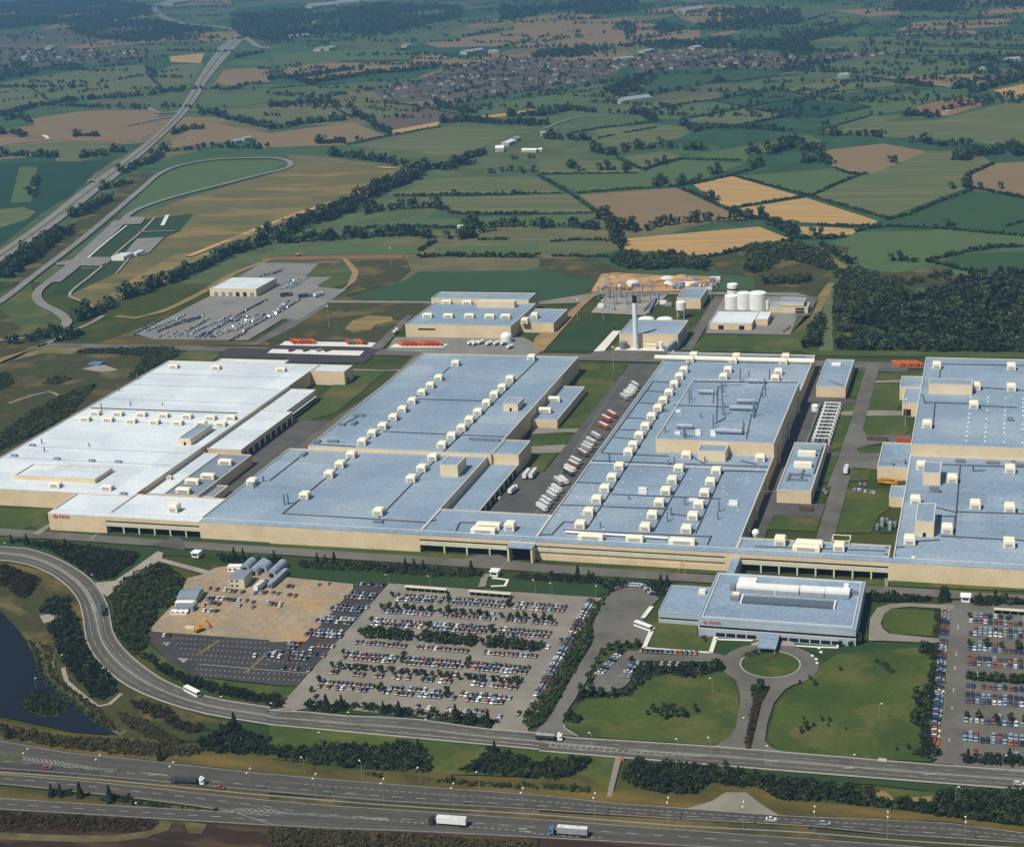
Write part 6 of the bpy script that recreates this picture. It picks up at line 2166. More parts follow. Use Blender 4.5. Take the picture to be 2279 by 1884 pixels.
def coach(label, w, px, py, head, z=Z1, L_=11.5, name='coach', cat='bus'):
    x, y = W(w, px, py, 1.8 + z)
    o = empty(name, (x, y, z), label, cat, None, head)
    b = MB()
    b.box(-L_ / 2, L_ / 2, -1.25, 1.25, .45, 1.6)
    b.box(-L_ / 2 + .1, L_ / 2 - .25, -1.2, 1.2, 2.55, 3.1)
    for x_ in np.linspace(-L_ / 2 + .1, L_ / 2 - .5, 7):
        b.box(x_, x_ + .18, -1.22, 1.22, 1.6, 2.55)
    g = MB()
    g.box(-L_ / 2 + .04, L_ / 2 - .04, -1.18, 1.18, 1.6, 2.54)
    for nm, bb, m in (('body', b, 'white'), ('window_band', g, 'car_glass')):
        c = bpy.data.objects.new(nm, mesh_of(bb, nm, m))
        COL.objects.link(c)
        c.parent = o
    for wx in (-L_ / 2 + 2.4, L_ / 2 - 2.2):
        for wy in (-1.05, 1.05):
            q = MB()
            wheel(q, wx, wy, .48, .3)
            c = bpy.data.objects.new('wheel', mesh_of(q, 'wheel', 'tyre'))
            COL.objects.link(c)
            c.parent = o


coach('white coach driving along the curved access road', 'm', 1485, 1342, hd_px('m', (1430, 1315), (1540, 1370)), Z2)
coach('white coach parked on the grey coach park', 'o', 805, 838, hd_px('o', (750, 820), (860, 860)), Z1)
moving_car('motorway_car', 'q', 360, 1120, H_HWY, 'red', 'red car on the dark strip of the far motorway carriageway')
moving_car('motorway_car', 'q', 1700, 1272, H_HWY, 'red', 'red car just ahead of the dark lorry on the motorway')
moving_car('motorway_car', 't', 130, 1515, H_HWY, 'white', 'white car on the motorway passing the pale layby')
moving_car('motorway_car', 't', 548, 1545, H_HWY, 'silver', 'silver white car on the motorway beyond the layby', kd='estate')
moving_car('motorway_car', 't', 2045, 1240, H_HWY, 'white', 'white van-like car entering the access road at the frame edge', Z2, 'estate')
moving_car('road_car', 'a', 655, 1440, 1.2, 'grey', 'grey car behind the tanker on the distant motorway', 1.7, 'saloon')
moving_car('road_car', 'a', 780, 1385, 1.2, 'black', 'dark car ahead of the tanker on the distant motorway', 1.7)
moving_car('road_car', 'a', 885, 1305, 1.2, 'white', 'white car farther up the distant motorway', 1.7)
moving_car('road_car', 'j', 1780, 1380, UPD, 'white', 'white van backing to the middle hall dock, upper', Z2, 'estate', 1)
moving_car('road_car', 'j', 1778, 1410, UPD, 'white', 'white van backing to the middle hall dock, lower', Z2, 'estate', 1)
moving_car('road_car', 'j', 2065, 1585, UPD - .3, 'white', 'white van at the near end of the lorry yard', Z2, 'estate', 1)
moving_car('road_car', 'q', 2020, 1880, 0, 'grey', 'grey car on the slip road below the motorway') if False else None

# shipping containers, skips
def container(x, y, hd, m, label, group, L_=12.2, z=Z2, h=2.7, name='shipping_container', cat='container'):
    b = MB()
    b.box(-L_ / 2, L_ / 2, -1.22, 1.22, .15, h)
    for i in range(int(L_ / .6)):
        u = -L_ / 2 + .3 + i * .6
        b.box(u, u + .22, -1.25, 1.25, .2, h - .1)
    b.box(-L_ / 2 + .1, L_ / 2 - .1, -1.1, 1.1, h, h + .05)
    me = mesh_of(b, name, m)
    o = bpy.data.objects.new(name, me)
    COL.objects.link(o)
    o.location, o.rotation_euler = (x, y, z), (0, 0, hd)
    d = MB()
    d.box(L_ / 2 + .01, L_ / 2 + .06, -1.15, 1.15, .2, h - .1)
    c = bpy.data.objects.new('end_doors', mesh_of(d, 'end_doors', m))
    COL.objects.link(c)
    c.parent = o
    tag(o, label, cat, group)


def crow(w, xa, xb, y, n, dx, dy, mats_, desc, group):
    for i in range(n):
        px = xa + (xb - xa) * i / max(1, n - 1)
        p, q = W(w, px - dx, y - dy, 2), W(w, px + dx, y + dy, 2)
        m = mats_[i % len(mats_)]
        container((p[0] + q[0]) / 2, (p[1] + q[1]) / 2, math.atan2(q[1] - p[1], q[0] - p[0]), m, f'{m[4:]} shipping container, {ordinal(i)} from the compound in {desc}', group)


crow('w', 1395, 1560, 712, 6, 28, 18, ['box_red', 'box_orange', 'box_red', 'box_red'], 'the row of six on the white pad', 'containers on the white pad')
crow('w', 1855, 1990, 716, 5, 22, 20, ['box_red', 'box_teal', 'box_orange', 'box_orange', 'box_brown'], 'the mixed row at the pad end', 'containers at the pad end')
crow('f', 1010, 1310, 1542, 10, 32, 16, ['box_orange', 'box_red', 'box_red', 'box_red', 'box_orange'], 'the long row before the workshop', 'containers before the workshop')
crow('l', 1100, 1265, 380, 7, 28, 12, ['box_orange', 'box_red', 'box_orange', 'box_red'], 'the row by the dark wood', 'containers by the wood')
for i, px in enumerate((1385, 1505, 1615, 1685)):
    x, y = W('w', px, 790, 1)
    container(x, y, 1.1, 'box_brown' if i != 2 else 'box_grey', f'{ordinal(i)} open brown skip along the rear edge of the nearer white pad', 'skips on the white pad', 6, h=1.7, name='skip', cat='skip')
for s, m, lab, L_ in (('l 885 958 1015 968', 'box_brown', 'long dark brown container beside the lawn near the side road', 14), ('l 1105 972 1200 976', 'box_red', 'dull red container against the end hall wall', 10), ('l 360 1500 435 1506', 'box_brown', 'brown container on the path below the service block', 8)):
    a, c = WL(s, 1.5)
    container((a[0] + c[0]) / 2, (a[1] + c[1]) / 2, math.atan2(c[1] - a[1], c[0] - a[0]), m, lab, None, L_)
for i, (px, py) in enumerate(((1555, 1545), (1590, 1548), (1632, 1540), (1695, 1550), (1755, 1548), (1808, 1548), (1858, 1575))):
    x, y = W('f', px, py, 1.5)
    b = MB()
    b.tube((-3.4, 0, 2.3), (3.4, 0, 2.3), 1.35, 12)
    me = mesh_of(b, 'tank', 'white')
    o = bpy.data.objects.new('tank_trailer', me)
    COL.objects.link(o)
    o.location, o.rotation_euler = (x, y, Z1), (0, 0, 1.15)
    g = MB()
    g.box(-3.2, 3.2, -.5, .5, .7, 1.1)
    for wx in (-2.6, -1.5, 2.4):
        for wy in (-.95, .95):
            wheel(g, wx, wy, .48, .3)
    c = bpy.data.objects.new('running_gear', mesh_of(g, 'running_gear', 'tyre'))
    COL.objects.link(c)
    c.parent = o
    tag(o, f'{ordinal(i)} white tank trailer in the line before the workshop, from the containers', 'tanker', 'white tank trailers before the workshop')
x, y = W('f', 1830, 1510, 3)
b = MB()
b.cyl(x, y, 0, 6, 5.2, 5.2, 18)
b.dome(x, y, 6, 5.2, 3.5, 18, 4)
tag(b.build('storage_dome', 'white'), 'white domed store at the corner of the workshop', 'storage dome')
# mobile crane on the side road
x, y = W('l', 1030, 1295, 2)
o = empty('mobile_crane', (x, y, Z2), 'long orange mobile crane parked beside the cream annexe', 'crane', None, hd_px('l', (930, 1280), (1130, 1300)))
for nm, m, bx in (('chassis', 'box_yellow', (-6, 6, -1.25, 1.25, .8, 1.8)), ('cab', 'box_yellow', (4.4, 6.4, -1.2, 1.2, 1.8, 3.0)), ('counterweight', 'box_orange', (-5.4, -2.8, -1.2, 1.2, 1.8, 3.2))):
    b = MB()
    b.box(*bx)
    c = bpy.data.objects.new(nm, mesh_of(b, nm, m))
    COL.objects.link(c)
    c.parent = o
b = MB()
b.hexa([(-4, -.5, 3.2), (9, -.35, 3.0), (9, .35, 3.0), (-4, .5, 3.2), (-4, -.5, 4.2), (9, -.35, 3.6), (9, .35, 3.6), (-4, .5, 4.2)])
c = bpy.data.objects.new('boom', mesh_of(b, 'boom', 'box_yellow'))
COL.objects.link(c)
c.parent = o
for wx in (-5, -3.6, 3.2, 4.8):
    for wy in (-1.05, 1.05):
        b = MB()
        wheel(b, wx, wy, .6, .4)
        c = bpy.data.objects.new('wheel', mesh_of(b, 'wheel', 'tyre'))
        COL.objects.link(c)
        c.parent = o

# ------------------------------------------------------------------ the building site: huts, digger
def hut(label, w, fl, fr, dep, h, wallm, roofm, cat='site hut', pitched=False, storeys=1, name='site_hut'):
    a, c = W(w, *fl, 0), W(w, *fr, 0)
    hd = math.atan2(c[1] - a[1], c[0] - a[0])
    l = math.dist(a, c)
    o = empty(name, (*a, Z1), label, cat, None, hd)
    def add(nm, b, m):
        q = bpy.data.objects.new(nm, mesh_of(b, nm, m))
        COL.objects.link(q)
        q.parent = o
    b = MB()
    b.box(0, l, 0, dep, 0, h)
    add('wall', b, wallm)
    b = MB()
    if pitched:
        b.hexa([(-.3, -.3, h), (l + .3, -.3, h), (l + .3, dep + .3, h), (-.3, dep + .3, h), (-.3, dep / 2 - .1, h + 1.4), (l + .3, dep / 2 - .1, h + 1.4), (l + .3, dep / 2 + .1, h + 1.4), (-.3, dep / 2 + .1, h + 1.4)])
    else:
        b.box(-.2, l + .2, -.2, dep + .2, h, h + .25)
    add('roof', b, roofm)
    for s_ in range(storeys):
        for k in range(max(1, int(l / 3))):
            b = MB()
            x0 = .6 + k * 3
            z0 = s_ * h / storeys + .9
            b.box(x0, x0 + 1.5, -.06, -.01, z0, z0 + 1.1)
            add('window', b, 'car_glass')


hut('two-storey cream site office with a flat grey roof', 'u', (1062, 490), (1285, 500), 12, 6, 'beam', 'roof_grey', storeys=2)
hut('long white cabin behind the two-storey site office', 'u', (1025, 240), (1225, 240), 4, 3, 'white', 'white')
hut('wide site hut with a shallow blue-grey roof', 'u', (245, 735), (540, 735), 14, 3.4, 'beam', 'roof_grey', pitched=True)
hut('low white cabin in front of the blue-grey roofed hut', 'u', (215, 790), (485, 790), 3, 2.6, 'white', 'white')
hut('grey cabin between the white cabin and the white sheeting', 'u', (230, 860), (490, 860), 5, 2.8, 'box_grey', 'roof_grey')
hut('low stack of white sheeting at the edge of the bare earth', 'u', (135, 905), (390, 905), 4, 1.2, 'white', 'white')
hut('long silver site trailer beside the grass bank', 'u', (1640, 500), (1700, 505), 22, 3, 'box_grey', 'plant_grey')
for k, (px, py, l) in enumerate(((1290, 235, 11), (1420, 300, 16), (1560, 250, 8), (1700, 330, 17))):
    x, y = W('u', px, py, 0)
    b = MB()
    n0 = 10
    for i in range(n0):
        a, c = math.pi * i / n0, math.pi * (i + 1) / n0
        b.face([(x + 2.8 * math.cos(a), y, Z1 + 2 + 2.6 * math.sin(a)), (x + 2.8 * math.cos(c), y, Z1 + 2 + 2.6 * math.sin(c)), (x + 2.8 * math.cos(c), y + l, Z1 + 2 + 2.6 * math.sin(c)), (x + 2.8 * math.cos(a), y + l, Z1 + 2 + 2.6 * math.sin(a))])
    b.face([(x + 2.8 * math.cos(math.pi * i / n0), y + .02, Z1 + 2 + 2.6 * math.sin(math.pi * i / n0)) for i in range(n0 + 1)])
    b.box(x - 2.8, x + 2.8, y + .03, y + l, .5, Z1 + 2)
    o = tag(b.build('arched_store', 'plant_grey', None, (x, y, 0)), f'{ordinal(k)} grey arched store in the cluster behind the site office', 'store', 'grey arched stores')
    d = MB()
    d.box(x - 1.3, x + 1.3, y - .1, y - .03, Z1, Z1 + 2.6)
    d.build('door', 'dark', o, (x, y, 0))


def digger(label, w, px, py, hd, sc=1.0):
    x, y = W(w, px, py, 1.5)
    o = empty('excavator', (x, y, Z1), label, 'excavator', None, hd)
    def add(nm, b, m, par=o):
        q = bpy.data.objects.new(nm, mesh_of(b, nm, m))
        COL.objects.link(q)
        q.parent = par
        return q
    for sy in (-1.2, 1.2):
        b = MB()
        profile_body(b, [(-2.2 * sc, .1), (2.2 * sc, .1), (2.6 * sc, .5), (2.2 * sc, .95), (-2.2 * sc, .95), (-2.6 * sc, .5)], .6)
        b.v = [(vx, vy + sy * sc, vz) for vx, vy, vz in b.v]
        add('crawler_track', b, 'tyre')
    b = MB()
    b.box(-2.4 * sc, 1.6 * sc, -1.4 * sc, 1.4 * sc, 1.0, 2.3 * sc)
    body = add('upper_body', b, 'box_yellow')
    b = MB()
    b.box(.1 * sc, 1.8 * sc, .2 * sc, 1.4 * sc, 2.3 * sc, 3.3 * sc)
    cab_ = add('cab', b, 'box_yellow', body)
    b = MB()
    b.tube((1.4 * sc, -.3, 2.0 * sc), (4.6 * sc, -.3, 5.0 * sc), .35 * sc, 6)
    b.tube((4.6 * sc, -.3, 5.0 * sc), (6.6 * sc, -.3, 2.0 * sc), .28 * sc, 6)
    arm = add('arm', b, 'box_yellow')
    b = MB()
    b.hexa([(6.0 * sc, -.9, .6), (7.0 * sc, -.9, .4), (7.0 * sc, .4, .4), (6.0 * sc, .4, .6), (6.2 * sc, -.9, 1.9), (6.9 * sc, -.9, 1.9), (6.9 * sc, .4, 1.9), (6.2 * sc, .4, 1.9)])
    add('bucket', b, 'box_orange', arm)


digger('large yellow excavator at the edge of the bare earth above the marked tarmac', 'u', 580, 1120, 1.0, 1.0)
digger('yellow excavator working beside the red earth track', 'f', 215, 860, .4)
digger('yellow excavator on the orange spoil behind the substation', 'g', 640, 1120, .2)
digger('pale yellow excavator at the spoil heap next to the first', 'g', 690, 1122, 2.6)
a, c = WL('u 370 1085 520 1085', 1)
b = MB()
b.box(a[0], c[0], a[1] - .8, a[1] + .8, Z1, 2.0)
tag(b.build('trench_box', 'beam'), 'long pale yellow steel beam lying beside the large excavator', 'beam')

# bus shelters of the car parks
def shelter(label, w, a, c, z=Z1):
    p, q = W(w, *a, 3), W(w, *c, 3)
    hd, l = math.atan2(q[1] - p[1], q[0] - p[0]), math.dist(p, q)
    o = empty('bus_shelter', (*p, z), label, 'bus shelter', None, hd)
    b = MB()
    b.box(0, l, -1.3, 1.3, 2.6, 2.9)
    r = bpy.data.objects.new('roof', mesh_of(b, 'roof', 'beam'))
    COL.objects.link(r)
    r.parent = o
    b = MB()
    b.box(.1, l - .1, 1.0, 1.1, .2, 2.6)
    r = bpy.data.objects.new('back_wall', mesh_of(b, 'back_wall', 'dark'))
    COL.objects.link(r)
    r.parent = o
    for k in range(int(l / 4) + 1):
        b = MB()
        b.box(k * 4, k * 4 + .15, -1.1, -.95, 0, 2.6)
        r = bpy.data.objects.new('post', mesh_of(b, 'post', 'beam'))
        COL.objects.link(r)
        r.parent = o


shelter('long pale shelter along the rear of the tree-lined car park, beside the pale lane', 'n', (1045, 540), (1370, 565))
shelter('long pale shelter along the rear of the tree-lined car park, middle block', 'n', (1540, 575), (1865, 600))
shelter('long pale shelter at the rear of the car park by the frame edge', 'p', (1850, 715), (2160, 735))


def gatehouse(label, w, px, py):
    x, y = W(w, px, py, 1.5)
    o = empty('gatehouse', (x, y, Z1), label, 'gatehouse')
    b = MB()
    b.box(-2.2, 2.2, -2.2, 2.2, 0, 2.8)
    r = bpy.data.objects.new('wall', mesh_of(b, 'wall', 'white'))
    COL.objects.link(r)
    r.parent = o
    b = MB()
    b.box(-2.7, 2.7, -2.7, 2.7, 2.8, 3.3)
    r = bpy.data.objects.new('roof', mesh_of(b, 'roof', 'white'))
    COL.objects.link(r)
    r.parent = o
    b = MB()
    b.box(-1.6, 1.6, -2.25, -2.2, 1.1, 2.2)
    r = bpy.data.objects.new('window', mesh_of(b, 'window', 'car_glass'))
    COL.objects.link(r)
    r.parent = o


gatehouse('small white gatehouse at the top of the pale access path', 'm', 1520, 295)
gatehouse('small white gatehouse on the path behind the tree-lined car park', 'n', 1742, 440)
gatehouse('small white gatehouse at the rear lane of the car park by the frame edge', 'p', 1632, 635)

# lamp posts
def lamp_proto(h, twin, arm=1.7):
    p = MB()
    p.cyl(0, 0, 0, h, .09, .06, 6)
    a = MB()
    for s in ((-1, 1) if twin else (1,)):
        a.tube((0, 0, h - .05), (0, s * arm, h + .3), .06, 5)
    hd = MB()
    for s in ((-1, 1) if twin else (1,)):
        hd.box(-.28, .28, s * arm - .2, s * arm + .65 * s if s > 0 else s * arm + .2, h + .22, h + .48) if s > 0 else hd.box(-.28, .28, s * arm - .65, s * arm + .2, h + .22, h + .48)
    return Proto('street_lamp', None, [('post', mesh_of(p, 'post', 'steel')), ('arm', mesh_of(a, 'arm', 'steel')), ('lamp_head', mesh_of(hd, 'lamp_head', 'white'))])


LT, LS = lamp_proto(11, True), lamp_proto(8, False, 1.0)
pairs = (('q', 198, 1008), ('q', 758, 1057), ('q', 1326, 1110), ('q', 1920, 1160), ('r', 345, 1203), ('r', 870, 1240), ('r', 1412, 1277), ('r', 1950, 1313), ('s', 425, 1352), ('s', 993, 1388), ('s', 1574, 1420), ('t', 463, 1457), ('t', 1030, 1498), ('t', 1631, 1538))
for i, (w, px, py) in enumerate(pairs):
    x, y = W(w, px, py, 11)
    LT.place(x, y, Z1 - .2, H_HWY, f'{ordinal(i)} twin-headed lamp post along the motorway verge, counting from the lake', 'lamp post', 'twin lamp posts along the motorway')
singles = (('m', 722, 450), ('m', 812, 1172), ('m', 1690, 1400), ('q', 272, 453), ('q', 470, 272), ('q', 1060, 1398), ('r', 30, 635), ('r', 625, 705), ('r', 400, 860), ('r', 1225, 757), ('r', 705, 1090), ('r', 260, 1062), ('r', 1157, 1127), ('r', 1615, 1163),
           ('s', 405, 870), ('s', 1072, 922), ('s', 1337, 442), ('s', 1320, 912), ('s', 1590, 742), ('s', 1745, 975), ('t', 785, 1028), ('t', 965, 637), ('t', 1922, 1045), ('t', 1557, 1288), ('n', 912, 453), ('n', 1238, 468), ('n', 2050, 500), ('o', 485, 640), ('o', 98, 527), ('o', 435, 537), ('m', 47, 215))
for i, (w, px, py) in enumerate(singles):
    x, y = W(w, px, py, 8)
    LS.place(x, y, Z1 - .2, rng.uniform(0, 6.28), f'slim single-headed lamp post on the plant roads, {ordinal(i)} in sequence', 'lamp post', 'single lamp posts on the plant roads')
# tall grey floodlight posts behind the halls
FL = Proto('floodlight_mast', None, [('post', mesh_of((lambda b: (b.cyl(0, 0, 0, 20, .28, .16, 6), b)[1])(MB()), 'post', 'steel')), ('lamp_head', mesh_of((lambda b: (b.box(-1, 1, -.3, .3, 19.6, 20.4), b)[1])(MB()), 'lamp_head', 'white'))])
for i, (w, px, py) in enumerate((('f', 940, 950), ('g', 1330, 1260), ('v', 245, 455), ('v', 25, 450), ('k', 575, 440), ('l', 1165, 870), ('a', 1470, 1160), ('j', 460, 100))):
    x, y = W(w, px, py)
    FL.place(x, y, .5, 0, f'tall thin floodlight mast rising beside the rear plant roads, {ordinal(i)} of eight', 'mast', 'floodlight masts')
# yellow barrier posts, signs and flagpoles near the office
for i, (w, px, py) in enumerate((('t', 500, 200), ('t', 515, 232), ('t', 448, 262), ('t', 478, 288), ('t', 485, 318))):
    x, y = W(w, px, py, .6)
    b = MB()
    b.dome(x, y, Z1 - .3, 1.0, .9, 9, 2)
    tag(b.build('stone_boulder', 'concrete'), f'{ordinal(i)} pale boulder in the little line on the lawn edge by the drive', 'boulder', 'pale boulders by the drive')
x, y = W('t', 990, 1062, 1.5)
o = empty('name_board', (x, y, Z1 - .3), 'low pale name board on the lawn by the access road', 'sign')
b = MB()
b.box(x - 1.8, x + 1.8, y - .12, y + .12, .4, 2.2)
b.build('board', 'beam', o, (x, y, Z1 - .3))
for sx in (-1.4, 1.2):
    b = MB()
    b.box(x + sx, x + sx + .2, y - .1, y + .1, 0, .4)
    b.build('post', 'steel', o, (x, y, Z1 - .3))
x, y = W('s', 640, 1060, 1)
b = MB()
b.box(x - .8, x + .8, y - .4, y + .4, Z1 - .3, 2.2)
tag(b.build('utility_cabinet', 'box_orange'), 'small orange cabinet where the pale side road meets the access road', 'cabinet')
x, y = W('m', 95 * 0 + 745, 385 * 0 + 20, 0)
xx, yy = W('i', 745, 383, 1)
b = MB()
b.box(xx - 6, xx + 6, yy - 4, yy + 4, .8, 2.4)
tag(b.build('tarpaulin_heap', 'box_blue'), 'bright blue tarpaulin heap on the rough ground beside the white-roofed hall', 'tarpaulin')
# goal-like yellow A-frame by the front road
x, y = W('o', 1095, 425, 2)
b = MB()
b.tube((x - 2, y, .5), (x + 1, y, 8), .2, 5)
b.tube((x + 3, y, .5), (x + 1, y, 8), .2, 5)
tag(b.build('lifting_frame', 'box_yellow'), 'thin yellow lifting frame on the grass by the front road', 'frame')
